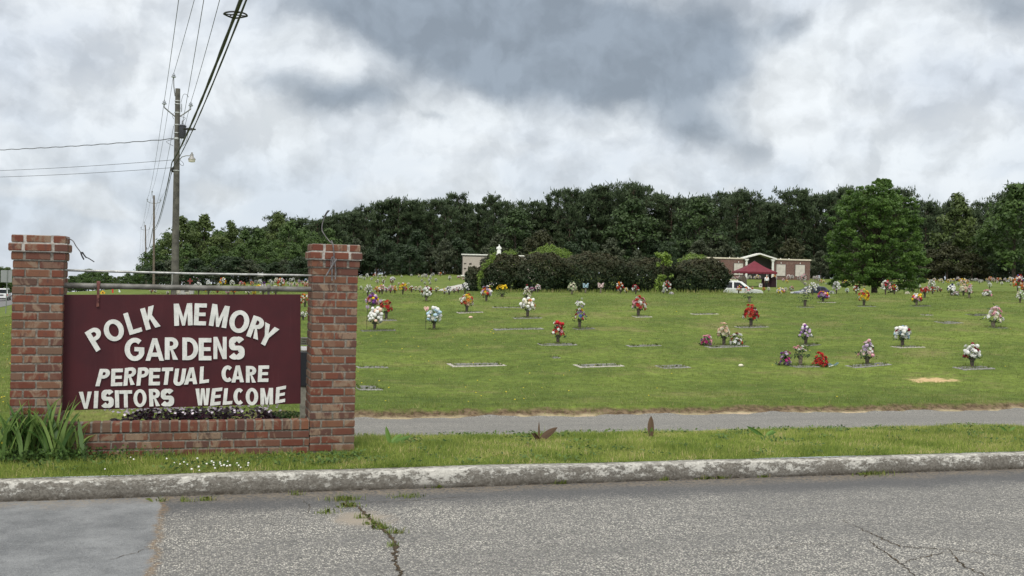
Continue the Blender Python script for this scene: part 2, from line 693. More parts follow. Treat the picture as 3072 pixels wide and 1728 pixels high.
def turf(g, b, nt):
    g, p, c, bare, fine, vf = turf_nodes(g, b, nt)
    # soil under the near strip and on the bank by the lane
    X, Y, Z = g.sep(p)
    yb = g.m('ADD', Y, g.m('MULTIPLY', g.m('SUBTRACT', g.noise(p, 2.2, 5, .65), .5), .55))
    bank = g.m('MULTIPLY', g.ss(yb, 15.25, 15.38), g.ss(yb, 15.44, 15.62, 1, 0))
    bank2 = g.ss(yb, 15.22, 15.42, 1, 0)
    soil = g.mix(g.ss(g.noise(p, 14, 5, .7), .35, .65), (.070, .047, .028), (.19, .14, .088))
    sand = g.mix(g.ss(vf, .3, .7), (.62, .47, .27), (.42, .28, .14))
    lx_ = g.ss(X, LEND - 1.0, LEND + .3)
    bank = g.m('MULTIPLY', bank, lx_)
    bank2 = g.m('MULTIPLY', bank2, lx_)
    c = g.mix(bank, c, soil)
    c = g.mix(g.m('MULTIPLY', bank2, g.ss(Y, 14.9, 15.0)), c, g.mix(.6, sand, (.36, .31, .25)))
    # dirt under the sign, right part
    near = g.m('MULTIPLY', g.ss(Y, 10.2, 10.6), g.ss(Y, 15.0, 15.4, 1, 0))
    nearx = g.m('MULTIPLY', g.ss(X, LEND - 1.2, LEND - .6), g.ss(X, LEND + .2, LEND + .5, 1, 0))
    c = g.mix(g.m('MULTIPLY', g.m('MULTIPLY', near, nearx), g.ss(fine, .35, .6)), c, (.30, .24, .17))
    c = g.mix(bare, c, sand)
    g.put(b.inputs['Base Color'], c)
    bump(g, b, g.m('ADD', fine, vf), .5, .03)


M_turf = mat('turf', rough=.9, spec=.1, fn=turf)
grid_obj('ground', XX, YY, ZZ, M_turf)

# ---- asphalt
ROAD_Z = -.15


def P2(x, y, z=ROAD_Z):
    d = ray(x, y)
    t = (z - CAM[2]) / d[2]
    return CAM + d * t


PA, PB = P2(485, 1515), P2(440, 1728)
DIRT = P2(1085, 1556)


def asphalt(dark, stone, front):
    def fn(g, b, nt):
        p = geo_pos(g)
        X, Y, Z = g.sep(p)
        pw = g.v('ADD', p, g.v('MULTIPLY', g.noise(p, 30, 2, .5, color=True), (.012, .012, 0)))
        v1 = g.vor(pw, 72, 'F1', 'Distance', 1.0)
        v2 = g.vor(p, 140, 'F1', 'Distance', 1.0)
        n1 = g.noise(p, 1.3, 5, .65)
        n2 = g.noise(p, 38, 4, .7)
        cellr = g.vor(pw, 72, 'F1', 'Color', 1.0)
        cr = g.sep(cellr)[0]
        show = g.m('MULTIPLY', g.ss(cr, .20, .34), g.ss(g.noise(p, 22, 3, .6), .34, .50, .25, 1.0))
        st = g.m('MULTIPLY', g.ss(v1, .26, .56, 1, 0), show)
        st2 = g.m('MULTIPLY', g.ss(v2, .2, .40, 1, 0), g.ss(g.sep(g.vor(p, 140, 'F1', 'Color'))[1], .45, .55))
        wear = g.m('MULTIPLY', g.ss(n1, .30, .66, .62, 1.0), g.ss(g.noise(p, 7, 5, .65), .3, .6, .75, 1.0))
        band2 = g.noise(g.v('MULTIPLY', p, (.16, 1.15, 1)), 1.6, 5, .6)
        wear = g.m('MULTIPLY', wear, g.ss(band2, .36, .60, .52, 1.0))
        base = g.mix(g.ss(n2, .3, .7), dark, tuple(v * 2.0 for v in dark))
        stc = g.mix(g.sep(cellr)[1], tuple(v * .6 for v in stone), stone)
        if front:
            # stone is still covered with binder in a band along the kerb
            yy = g.m('ADD', Y, g.m('MULTIPLY', g.m('SUBTRACT', g.noise(p, 2.3, 5, .6), .5), .5))
            band = g.ss(yy, 7.97, 8.44, 1.0, .16)
            wear = g.m('MULTIPLY', wear, band)
            base = g.mix(g.ss(yy, 7.97, 8.44, .0, .75), base, (.066, .067, .072))
        c = g.mix(g.m('MULTIPLY', g.m('MAXIMUM', st, g.m('MULTIPLY', st2, .7)), wear), base, stc)
        if front:
            # smoother, bluish patch on the left; its edge wanders
            ex = g.m('ADD', g.m('MULTIPLY', g.m('SUBTRACT', Y, float(PB[1])), float((PA[0] - PB[0]) / (PA[1] - PB[1]))), float(PB[0]))
            ex = g.m('ADD', ex, g.m('MULTIPLY', g.m('SUBTRACT', g.noise(p, 5, 5, .65), .5), .16))
            pm = g.ss(g.m('SUBTRACT', X, ex), -.006, .006, 1, 0)
            pc = g.mix(g.ss(g.noise(p, 2.2, 6, .7), .3, .7), (.118, .124, .132), (.222, .230, .238))
            pc = g.mix(g.ss(n2, .55, .75, 0, .4), pc, (.30, .31, .31))
            pc = g.mix(g.ss(g.noise(p, 95, 3, .7), .55, .7, 0, .5), pc, (.075, .08, .09))
            pc = g.mix(g.m('MULTIPLY', st2, .55), pc, (.36, .355, .34))
            pc = g.mix(g.ss(g.noise(p, 150, 3, .7), .54, .66, 0, .6), pc, (.085, .088, .092))
            pc = g.mix(g.ss(g.noise(p, 6, 6, .7), .56, .70, 0, .45), pc, (.10, .105, .11))
            c = g.mix(pm, c, pc)
            seam = g.m('MULTIPLY', g.ss(g.m('ABSOLUTE', g.m('SUBTRACT', g.m('SUBTRACT', X, ex), .015)), .0, .05, 1, 0), g.ss(n2, .35, .6))
            c = g.mix(g.m('MULTIPLY', seam, .75), c, (.19, .13, .075))
            # sand washed together where the crack meets the kerb
            d = g.v('LENGTH', g.v('MULTIPLY', g.v('SUBTRACT', p, tuple(DIRT)), (2.9, 2.4, 0)))
            d = g.m('ADD', d, g.m('MULTIPLY', g.m('SUBTRACT', g.noise(p, 7, 5, .65), .5), .9))
            c = g.mix(g.ss(d, .25, .75, .85, 0), c, g.mix(n2, (.36, .31, .25), (.23, .20, .165)))
            # grit against the kerb
            gr = g.m('MULTIPLY', g.ss(yy, 8.5, 8.8), g.ss(n2, .4, .6))
            c = g.mix(g.m('MULTIPLY', gr, .6), c, (.25, .20, .14))
        g.put(b.inputs['Base Color'], c)
        bump(g, b, g.m('ADD', g.m('MULTIPLY', st, wear), g.m('MULTIPLY', n2, .6)), .7, .008)
    return fn


M_road = mat('worn asphalt', rough=.85, spec=.25, fn=asphalt((.082, .081, .079), (.88, .84, .75), True))
M_lane = mat('lane asphalt', rough=.9, spec=.2, fn=asphalt((.100, .098, .093), (.62, .59, .525), False))
rx = np.concatenate([np.linspace(-80, -8, 12), np.arange(-7.5, 12, .5), np.linspace(12.5, 90, 14)])
ry = np.concatenate([np.linspace(-40, 2, 10), np.arange(2.5, 8.6, .4), [KY0 + .03]])
RX, RY = np.meshgrid(rx, ry)
grid_obj('road', RX, RY, np.full_like(RX, ROAD_Z), M_road)
lx = np.concatenate([np.arange(LEND - .6, 22, .12), np.geomspace(22.5, 58, 30)])
lt = np.linspace(0, 1, 34)
LX, LT = np.meshgrid(lx, lt)
LE0 = LANE0 + strip_noise(LX) * .8 - .03
LE1 = LANE1 + strip_noise(LX * 1.3 + 4) + .01
LY = LE0 + (LE1 - LE0) * LT
grid_obj('lane', LX, LY, T(LX, LY) - .004, M_lane, cut=lane_mask_x(LX, LY))

# ---- kerb: one long cast kerb with cracked joints, paint mostly gone


def kerbmat(g, b, nt):
    p = geo_pos(g)
    n0 = g.noise(p, 2.0, 4, .6)
    n1 = g.noise(g.v('MULTIPLY', p, (1, 1, 1.7)), 17, 10, .76)
    n2 = g.noise(p, 45, 5, .65)
    X, Y, Z = g.sep(p)
    conc = g.mix(g.ss(n2, .3, .7), (.115, .105, .090), (.225, .21, .185))
    paint = g.mix(g.ss(n2, .35, .8), (.57, .555, .51), (.36, .345, .31))
    keep = g.m('ADD', g.m('ADD', n1, g.m('MULTIPLY', g.m('SUBTRACT', n0, .5), .55)), g.ss(Z, -.13, .02, -.055, .028))
    c = g.mix(g.ss(keep, .455, .535, 0, .95), conc, paint)
    pit = g.ss(g.noise(p, 70, 6, .8), .56, .66)
    c = g.mix(g.m('MULTIPLY', pit, .55), c, (.075, .068, .056))
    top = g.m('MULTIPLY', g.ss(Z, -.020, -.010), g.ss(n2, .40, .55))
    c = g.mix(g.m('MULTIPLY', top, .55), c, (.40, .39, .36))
    c = g.mix(g.m('MULTIPLY', g.ss(Z, -.15, -.085, 1, 0), g.ss(n1, .32, .6)), c, (.06, .05, .04))  # shadow line along the kerb foot, painted into the colour
    g.put(b.inputs['Base Color'], c)
    bump(g, b, g.m('ADD', g.m('MULTIPLY', g.ss(keep, .49, .525), .6), n2), .7, .012)


M_kerb = mat('old kerb', rough=.9, spec=.15, fn=kerbmat)
kx = np.concatenate([np.linspace(-40, -6.5, 60), np.arange(-6.4, 9.5, .045), np.linspace(9.6, 60, 90)])
joints = [P2(300, 1500)[0], P2(1648, 1440)[0], P2(455, 1490)[0], P2(2400, 1400)[0], P2(1060, 1460)[0]]
kn = (rng.normal(size=(len(kx), 5)) * np.array([.004, .004, .003, .003, .004]))
for k in range(5):
    kn[:, k] = np.convolve(kn[:, k], np.ones(3) / 3, mode='same')
slow = .006 * np.sin(kx * 1.9) + .004 * np.sin(kx * 4.7 + 1)
gap = np.zeros(len(kx))
for j, wj in zip(joints, (.012, .016, .006, .006, .008)):
    gap += np.exp(-((kx - j) / .022) ** 2) * wj
topz = -.006 + .004 * np.sin(kx * .8) + .003 * np.sin(kx * 3.1)
prof = [(KY0 + .004 + kn[:, 0] + slow, np.full(len(kx), -.155)), (KY0 + kn[:, 1] + slow + gap, -.07 + 0 * kx), (KY0 + .006 + kn[:, 2] + slow + gap, topz - .010 - gap),
        (KY0 + .016 + kn[:, 3] + slow, topz + kn[:, 4] * .5 - gap * .6), (KY1 + 0 * kx, topz - .004), (KY1 + 0 * kx, np.full(len(kx), -.05))]
KX = np.array([kx] * len(prof))
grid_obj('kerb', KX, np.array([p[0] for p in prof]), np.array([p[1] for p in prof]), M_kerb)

# ---- cracks in the road
M_crack = mat('crack dirt', (.035, .03, .024), .95, spec=.05, fn=noisy((.028, .025, .02), (.10, .075, .05), 60, coord='geo'))


def crack(pts, wid):
    P = [P2(*q) for q in pts]
    line = []
    for a, b_ in zip(P[:-1], P[1:]):
        k = max(2, int(np.linalg.norm(b_ - a) / .03))
        for i in range(k):
            line.append(a + (b_ - a) * i / k)
    line.append(P[-1])
    line = np.array(line)
    line[1:-1, :2] += rng.normal(size=(len(line) - 2, 2)) * .009
    mb = MB()
    L = len(line)
    vs = []
    for i, q in enumerate(line):
        t = line[min(i + 1, L - 1)] - line[max(i - 1, 0)]
        nn = np.array([-t[1], t[0], 0]) / (np.linalg.norm(t[:2]) + 1e-9)
        w = wid * (.35 + rng.random() * .9) * (.3 + .7 * math.sin(math.pi * min(1, (i + .6) / L * 1.0)))
        vs += [(q[0] + nn[0] * w, q[1] + nn[1] * w, ROAD_Z + .004), (q[0] - nn[0] * w, q[1] - nn[1] * w, ROAD_Z + .004)]
    mb.add(vs, [(2 * i, 2 * i + 2, 2 * i + 3, 2 * i + 1) for i in range(L - 1)])
    o = mb.build('road_crack', M_crack)
    tag(o, kind='structure')
    return line


CR = [crack([(1010, 1492), (1075, 1522), (1120, 1570), (1165, 1598), (1188, 1640), (1180, 1680), (1205, 1728), (1240, 1775)], .016),
      crack([(2520, 1560), (2700, 1640), (2860, 1650), (3000, 1668), (3100, 1690)], .006),
      crack([(2600, 1620), (2700, 1690), (2760, 1740)], .006),
      crack([(2850, 1650), (2890, 1700), (2990, 1745)], .007),
      crack([(2700, 1690), (2850, 1655)], .004),
      crack([(2060, 1668), (2250, 1655), (2400, 1635), (2560, 1630)], .003),
      crack([(1080, 1510), (1250, 1502), (1420, 1488)], .0035),
      crack([(905, 1500), (930, 1520), (925, 1545)], .0025),
      crack([(330, 1680), (420, 1655), (470, 1640)], .003)]
DIRT_LINE = CR[0]

# ------------------------------------------------------------------ grass blades (uncountable)


def blades(name, px, py, h, w, tint, m, lean=.35, seg=2, zoff=-.004):
    n = len(px)
    z = T(px, py) + zoff
    a = rng.random(n) * 2 * math.pi
    la = rng.random(n) * 2 * math.pi
    lean = np.minimum(np.abs(rng.normal(size=n)) * lean, 1.05)
    dx, dy = np.cos(a) * w / 2, np.sin(a) * w / 2
    tx, ty = np.cos(la) * lean * h, np.sin(la) * lean * h
    o = np.zeros(n)
    p0 = np.stack([px - dx, py - dy, z], 1)
    p1 = np.stack([px + dx, py + dy, z], 1)
    p2 = np.stack([px + dx * .8 + tx * .35, py + dy * .8 + ty * .35, z + h * .6], 1)
    tip = np.stack([px + tx, py + ty, z + h * np.maximum(.35, 1 - lean * .5)], 1)
    p3 = np.stack([px - dx * .8 + tx * .35, py - dy * .8 + ty * .35, z + h * .6], 1)
    if seg == 2:
        v = np.stack([p0, p1, p2, tip, p3], 1).reshape(-1, 3)
        k = 5
    else:
        v = np.stack([p0, p1, tip], 1).reshape(-1, 3)
        k = 3
    return soup(name, v, k, m, {'tint': np.repeat(tint, k)})


def grassmat(name, a, b_, dry, trans=.35):
    m = mat(name, a, .5, spec=.25)
    nt = m.node_tree
    g = G(nt)
    b = nt.nodes['Principled BSDF']
    t = g.n('ShaderNodeAttribute', attribute_name='tint').outputs['Fac']
    _, p, c, bare, fine, vf = turf_nodes(g, b, nt, True)
    c2 = g.mix(g.ss(t, .0, .8), a, b_)
    c = g.mix(.55, c, c2)
    c = g.mix(g.ss(t, .90, .93), c, dry)
    g.put(b.inputs['Base Color'], c)
    ge = g.n('ShaderNodeNewGeometry')
    nn = g.v('NORMALIZE', g.v('ADD', g.v('MULTIPLY', ge.outputs['Normal'], (.42,) * 3), (0, 0, .58)))
    g.put(b.inputs['Normal'], nn)
    tr = g.n('ShaderNodeBsdfTranslucent')
    g.put(tr.inputs[0], c)
    mx = g.n('ShaderNodeMixShader')
    mx.inputs[0].default_value = trans
    nt.links.new(b.outputs[0], mx.inputs[1])
    nt.links.new(tr.outputs[0], mx.inputs[2])
    nt.links.new(mx.outputs[0], nt.nodes['Material Output'].inputs[0])
    return m


M_grass = grassmat('grass blades', (.094, .148, .022), (.255, .310, .060), (.40, .335, .16))
M_strip = grassmat('strip grass blades', (.225, .33, .050), (.58, .66, .16), (.62, .53, .26), .55)


def clumpy(px, py, s=1.0):
    return (np.sin(px * 3.1 * s + 1.7 * np.sin(py * 2.3 * s)) * np.sin(py * 3.7 * s + 1.3 * np.sin(px * 1.9 * s)) + 1) / 2


# near strip between kerb and lane
SX0, SX1 = on_plane(33, 1000, 9.86)[0], on_plane(1071, 1000, 9.86)[0]
n = 170000
px = rng.uniform(SX0 - 1.6, 9.5, n)
py = rng.uniform(KY1 - .01, 11.5, n)
keep = (py < LANE0 + strip_noise(px) * .8 + rng.normal(size=n) * .05)
# nothing grows inside the planter and pillars (x limits come from the sign further down)
keep &= ~((px > SX0 + .02) & (px < SX1 - .02) & (py > 9.87) & (py < 10.25))
px, py = px[keep], py[keep]
n = len(px)
tall = clumpy(px, py, .9)
edge = np.exp(-np.abs(py - KY1) / .03)
wall = np.exp(-np.abs(py - 9.84) / .05) * (px < SX1 + .1)
h = (.024 + .042 * rng.random(n) * (.35 + tall)) * (1 + .5 * wall * rng.random(n)) * (1 - .35 * edge) * (1 - .55 * np.exp(-np.abs(py - LANE0) / .22)) * (.75 + .6 * clumpy(px + 3, py * 1.4, 2.1))
sel = rng.random(n) < .02
h[sel] *= 1.7
blades('strip_grass', px, py, h, .0055 + .0045 * rng.random(n), np.clip(rng.normal(.45, .28, n) + .55 * (clumpy(px + 1, py + 2, 1.6) - .5) - .25 * (tall - .5), 0, 1), M_strip, .7, seg=1)
tag(bpy.data.objects['strip_grass'], 'short mown grass on the strip between kerb and lane', 'grass', kind='stuff')

# broad-leaved weeds in the strip
cc = []
for _ in range(150):
    wx, wy = rng.uniform(SX1 - .2, 9.5) if rng.random() < .75 else rng.uniform(SX0, SX1), rng.uniform(KY1 + .03, LANE0 - .1)
    if wx < SX1 and wy > 9.8:
        wy = rng.uniform(KY1 + .03, 9.78)
    k = int(rng.integers(8, 30))
    cc.append(np.stack([rng.normal(wx, .07, k), rng.normal(wy, .045, k)], 1))
cc = np.concatenate(cc)
cen = np.stack([cc[:, 0], cc[:, 1], T(cc[:, 0], cc[:, 1]) + .015 + .04 * rng.random(len(cc))], 1)
M_stripweed = leafmat('strip weed leaf', (.050, .105, .026), (.15, .23, .06), .35, .5)
soup('strip_weeds', rhombi(cen, rng.normal(size=cen.shape) * .6 + [0, 0, 1], .02 + .028 * rng.random(len(cen)), .55), 4, M_stripweed, {'tint': np.repeat(rng.random(len(cen)), 4)})
tag(bpy.data.objects['strip_weeds'], 'low broad-leaved weeds among the grass of the strip', 'weeds', kind='stuff')

# cemetery field: density falls with distance, blades widen
NF = 330000
Zf = np.exp(rng.uniform(math.log(14.6), math.log(72), NF))
uf = rng.uniform(-.72 / KD, .74 / KD, NF)
px = cY * uf * Zf + sY * Zf
py = -sY * uf * Zf + cY * Zf
keep = (py > 15.34 + strip_noise(px * 1.3 + 4) + np.abs(rng.normal(size=NF)) * .06 + .10 * np.sin(px * .9) * np.sin(px * 2.3 + 1))
keep &= (clumpy(px, py, .45) * .5 + clumpy(px, py, 1.7) * .5 + rng.random(NF) * .9) > .42
dsp = np.hypot(px - GSP[0], (py - GSP[1]) * 1.6)
keep &= dsp > .42 + .3 * rng.random(NF)
px, py, Zf = px[keep], py[keep], Zf[keep]
n = len(px)
cq = .5 * clumpy(px, py, 1.3) + .5 * clumpy(px + 5, py - 3, 3.1)
h = (.020 + .040 * rng.random(n) * (.25 + clumpy(px, py, .7))) * (1 + 1.1 * np.clip(cq - .62, 0, 1) / .38) * (1 + .009 * (Zf - 15)) * (1 + .8 * np.exp(-np.abs(py - 15.65) / .15))
blades('field_grass', px, py, h, (.0055 + .004 * rng.random(n)) * np.maximum(1, Zf / 19), np.clip(rng.normal(.42, .25, n) + .5 * (cq - .5), 0, 1), M_grass, .7, seg=1)
tag(bpy.data.objects['field_grass'], 'mown grass of the cemetery field', 'grass', kind='stuff')
# grass to the left behind the sign, down to the highway
n = 26000
Zf = np.exp(rng.uniform(math.log(10.3), math.log(58), n))
uf = rng.uniform(-.72 / KD, -.56 / KD, n)
px, py = cY * uf * Zf + sY * Zf, -sY * uf * Zf + cY * Zf
k = py > 10.5
px, py, Zf = px[k], py[k], Zf[k]
blades('verge_grass', px, py, .04 + .06 * rng.random(len(px)), .006 * np.maximum(1, Zf / 13), np.clip(rng.normal(.5, .25, len(px)), 0, 1), M_grass, .6, seg=1)
tag(bpy.data.objects['verge_grass'], 'rough verge grass sloping down behind the left brick pillar', 'grass', kind='stuff')
# below the sign, behind the planter
n = 20000
px, py = rng.uniform(SX0 - .6, LEND, n), rng.uniform(10.27, 15.5, n)
k = ~((px > LEND - .9) & (rng.random(n) < .75))
px, py = px[k], py[k]
blades('sign_grass', px, py, .03 + .05 * rng.random(len(px)), np.full(len(px), .006), np.clip(rng.normal(.5, .25, len(px)), 0, 1), M_grass, .6, seg=1)
tag(bpy.data.objects['sign_grass'], 'grass growing behind the brick planter under the sign', 'grass', kind='stuff')

# weeds in the crack and along the kerb foot
pts = []
for (x, y, cnt, s) in [(1030, 1500, 190, .06), (1050, 1520, 100, .04), (1085, 1555, 40, .03), (1120, 1572, 60, .03), (1145, 1585, 90, .04), (1185, 1600, 60, .035), (1180, 1640, 20, .02), (975, 1540, 40, .04),
                       (1310, 1462, 40, .05), (620, 1502, 60, .03), (560, 1505, 30, .03), (480, 1505, 30, .03), (890, 1485, 40, .03), (2620, 1424, 170, .10), (2600, 1422, 60, .05),
                       (2150, 1430, 40, .04), (2095, 1433, 30, .03), (1980, 1437, 30, .03), (1670, 1448, 40, .04), (2280, 1428, 30, .03), (1240, 1492, 40, .05), (1195, 1493, 30, .05)]:
    q = P2(x, y)
    for _ in range(cnt):
        pts.append((q[0] + random.gauss(0, s), min(q[1] + random.gauss(0, s * .5), KY0 - .003), .018 + random.random() * .045))
pts = np.array(pts)
n = len(pts)
v0 = blades('crack_weeds', pts[:, 0], pts[:, 1], pts[:, 2], np.full(n, .005), np.clip(rng.normal(.55, .25, n), 0, 1), M_grass, .7)
co = np.empty(len(v0.data.vertices) * 3, dtype=np.float32)
v0.data.vertices.foreach_get('co', co)
co = co.reshape(-1, 3)
base = np.repeat(T(pts[:, 0], pts[:, 1]), 5)
co[:, 2] += ROAD_Z - base
v0.data.vertices.foreach_set('co', co.ravel())
tag(v0, 'small grass weeds in the road crack and along the kerb foot', 'weeds', kind='stuff')

# ------------------------------------------------------------------ the sign: brick pillars, planter wall, pipes, board
YS = 9.86                                   # front plane of pillars and planter


def brickmat(dark=0.0):
    def fn(g, b, nt):
        ge = g.n('ShaderNodeNewGeometry')
        r = ge.outputs['Random Per Island']
        p = ge.outputs['Position']
        pr = g.v('ADD', p, g.comb(g.m('MULTIPLY', r, 37.0), g.m('MULTIPLY', r, 11.0), g.m('MULTIPLY', r, 23.0)))
        ramp = g.n('ShaderNodeValToRGB')
        e = ramp.color_ramp.elements
        cols = [(0, (.130, .043, .029)), (.2, (.172, .061, .038)), (.36, (.100, .052, .043)), (.50, (.195, .085, .049)), (.62, (.090, .063, .051)), (.74, (.158, .052, .033)), (.87, (.145, .096, .068)), (1, (.205, .082, .044))]
        e[0].position, e[0].color = 0, (*cols[0][1], 1)
        e[1].position, e[1].color = 1, (*cols[-1][1], 1)
        for q, c_ in cols[1:-1]:
            k = e.new(q)
            k.color = (*c_, 1)
        g.put(ramp.inputs[0], r)
        c = ramp.outputs[0]
        n1 = g.noise(g.v('MULTIPLY', pr, (1, 1, .55)), 9, 5, .6, .8)
        n2 = g.noise(g.v('MULTIPLY', pr, (1, 1, .35)), 22, 5, .65)
        n3 = g.noise(pr, 120, 3, .6)
        r2 = g.m('FRACT', g.m('MULTIPLY', r, 7.31))
        # cement smear and bleaching on some bricks, dark kiln marks on others
        sm = g.m('MULTIPLY', g.ss(n1, .50, .60), g.ss(r2, .2, .45, .2, .92))
        c = g.mix(sm, c, g.mix(n2, (.125, .098, .08), (.36, .25, .165)))
        dk = g.m('MULTIPLY', g.ss(n2, .54, .64), g.ss(g.m('FRACT', g.m('MULTIPLY', r, 3.77)), .4, .75, 0, .75))
        c = g.mix(dk, c, (.085, .05, .045))
        c = g.mix(g.ss(n3, .35, .75, 0, .25), c, (.12, .06, .045))
        g.put(b.inputs['Base Color'], c)
        bump(g, b, g.m('ADD', n3, n2), .35, .004)
    return fn


M_brick = mat('weathered brick', rough=.85, spec=.2, fn=brickmat())
M_mortar = mat('mortar', rough=.95, spec=.1, fn=noisy((.14, .125, .105), (.255, .235, .205), 40, bmp=.4, coord='geo'))
M_mortar_w = mat('pale mortar', rough=.95, spec=.1, fn=noisy((.29, .27, .24), (.50, .475, .44), 30, bmp=.4, coord='geo'))


def rbrick(mb, x0, x1, y0, y1, z0, z1, mi=0):
    j = lambda s: random.uniform(-s, s)
    c = ((x0 + x1) / 2 + j(.0015), (y0 + y1) / 2 + j(.0015), (z0 + z1) / 2 + j(.001))
    rot = Matrix.Rotation(j(.006), 3, 'Y') @ Matrix.Rotation(j(.008), 3, 'Z')
    hx, hy, hz = (x1 - x0) / 2 - abs(j(.002)), (y1 - y0) / 2 - abs(j(.001)), (z1 - z0) / 2 - abs(j(.0015))
    e = .004
    vs = []
    for sz, k in ((-hz, e), (-hz + e, 0), (hz - e, 0), (hz, e)):
        for px_, py_ in ((-hx, -hy), (hx, -hy), (hx, hy), (-hx, hy)):
            vs.append(rot @ Vector((px_ - math.copysign(k, px_), py_ - math.copysign(k, py_), sz)))
    vs = [(v.x + c[0], v.y + c[1], v.z + c[2]) for v in vs]
    fs = [(3, 2, 1, 0), (12, 13, 14, 15)]
    for l in range(3):
        for k in range(4):
            a, b_ = l * 4 + k, l * 4 + (k + 1) % 4
            fs.append((a, b_, b_ + 4, a + 4))
    mb.add(vs, fs, mi)


def ring(mb, x0, x1, y0, y1, z0, z1, odd, jt=.013):
    """one course round a square pillar"""
    w, t = x1 - x0, .095
    half = (w - 2 * jt) / 4
    if odd:                                  # half, whole, half
        cuts = [(x0, x0 + half), (x0 + half + jt, x1 - half - jt), (x1 - half, x1)]
    else:
        m_ = (x0 + x1) / 2 + random.uniform(-.006, .006)
        cuts = [(x0, m_ - jt / 2), (m_ + jt / 2, x1)]
    for a, b_ in cuts:
        rbrick(mb, a, b_, y0, y0 + t, z0, z1)
        rbrick(mb, a, b_, y1 - t, y1, z0, z1)
    d = y1 - y0 - 2 * t
    for xa, xb in ((x0, x0 + t), (x1 - t, x1)):
        if odd:
            rbrick(mb, xa, xb, y0 + t + jt, y1 - t - jt, z0, z1)
        else:
            m_ = (y0 + y1) / 2
            rbrick(mb, xa, xb, y0 + t + jt, m_ - jt / 2, z0, z1)
            rbrick(mb, xa, xb, m_ + jt / 2, y1 - t - jt, z0, z1)


LPX0, LPX1 = on_plane(33, 1000, YS)[0], on_plane(187, 1000, YS)[0]
RPX0, RPX1 = on_plane(935.5, 1000, YS)[0], on_plane(1070.5, 1000, YS)[0]
PD = .385                                    # pillar depth
NCO, CH = 26, 1.836 / 26
sign_root = empty('brick_sign_frame', ((LPX0 + RPX1) / 2, YS, 0))
tag(sign_root, 'red brick frame of two capped pillars with a low planter wall and two steel pipes', 'sign frame')
SR = Vector(sign_root.location)


def child(mb, name, mats, root, **kw):
    o = bpy.data.objects.new
    r = Vector(root.location)
    mb.v = [(p[0] - r.x, p[1] - r.y, p[2] - r.z) for p in mb.v]
    return mb.build(name, mats, root, **kw)


for (x0, x1) in ((LPX0, LPX1), (RPX0, RPX1)):
    mb, mm, mw = MB(), MB(), MB()
    y0, y1 = YS, YS + PD
    for k in range(-1, NCO):
        z0 = k * CH
        ex = {NCO - 1: .012, NCO - 2: .030, NCO - 3: .012}.get(k, 0)
        ring(mb, x0 - ex, x1 + ex, y0 - ex, y1 + ex, z0 + .0065, z0 + CH - .0065, odd=(k % 2 == 1) ^ (k == NCO - 2), jt=.013 if k < NCO - 3 else .022)
        tgt = mw if k >= NCO - 2 else mm
        i_ = .006
        zt = z0 + CH if k < NCO - 1 else z0 + CH - .004
        tgt.box(((x0 + x1) / 2, (y0 + y1) / 2, (z0 + zt) / 2), (x1 - x0 + 2 * ex - 2 * i_, y1 - y0 + 2 * ex - 2 * i_, zt - z0 - .0004))
    p = child(mb, 'pillar', M_brick, sign_root)
    r_ = sign_root
    child(mm, 'mortar_core', M_mortar, sign_root).parent = p
    child(mw, 'cap_mortar', M_mortar_w, sign_root).parent = p
    for q in p.children:
        q.matrix_parent_inverse = Matrix.Identity(4)
# planter wall between the pillars
mb, mm = MB(), MB()
WX0, WX1 = LPX1 + .004, RPX0 - .004
z = -.06
T0 = .012
for k in range(4):
    z0, z1 = -CH - .018 + k * CH, -.018 + k * CH
    x = WX0 - (.10 if k % 2 else 0)
    while x < WX1 - .01:
        L = .186 if k else .186
        a, b_ = max(x, WX0), min(x + L, WX1)
        if b_ - a > .02:
            rbrick(mb, a, b_, YS + .002, YS + .095, z0 + .0065, z1 - .0065)
        x += L + .013
zt0, zt1 = -.018 + 3 * CH + .004, -.018 + 3 * CH + .092
nb = 26
bw = (WX1 - WX0) / nb
for i in range(nb):
    rbrick(mb, WX0 + i * bw + .0075, WX0 + (i + 1) * bw - .0075, YS - .001 - .004, YS + .13, zt0 + .004, zt1 + random.uniform(-.003, .003))
mm.box(((WX0 + WX1) / 2, YS + .05, (zt0 - .07) / 2), (WX1 - WX0 - .001, .082, zt0 + .068))
mm.box(((WX0 + WX1) / 2, YS + .062, (zt0 + zt1) / 2), (WX1 - WX0 - .002, .120, zt1 - zt0 - .008))
pw = child(mb, 'planter_wall', M_brick, sign_root)
o = child(mm, 'mortar_core', M_mortar, sign_root)
o.parent = pw
PLANT_Z = zt1
# pipes
M_galv = mat('galvanised pipe', (.34, .35, .34), .45, .65, fn=noisy((.26, .265, .26), (.44, .445, .43), 14))
M_pipe = mat('weathered steel pipe', (.15, .145, .135), .6, .3, fn=noisy((.10, .095, .085), (.19, .185, .17), 9))
M_rust = mat('rusty painted steel', (.1, .03, .03), .75, .1, fn=noisy((.085, .022, .024), (.16, .06, .045), 30))
YP = YS + .14
pa, pb = on_plane(186, 856, YP), on_plane(938, 868, YP)
mb = MB()
mb.tube([pa + np.array([-.06, 0, 0]), (pa + pb) / 2 + np.array([0, 0, -.004]), pb + np.array([.06, 0, 0])], .024, 14)
child(mb, 'pipe', M_pipe, sign_root, smooth=True)
pa2, pb2 = on_plane(186, 810, YP), on_plane(938, 826.5, YP)
mb = MB()
mid_ = (pa2 + pb2) / 2 + np.array([0, 0, -.007])
mb.tube([pa2 + np.array([-.06, 0, 0]), (pa2 * .75 + pb2 * .25) + np.array([0, 0, -.004]), mid_, (pa2 * .25 + pb2 * .75) + np.array([0, 0, -.004]), pb2 + np.array([.06, 0, 0])], .0105, 10)
cl = on_plane(781, 825, YP)
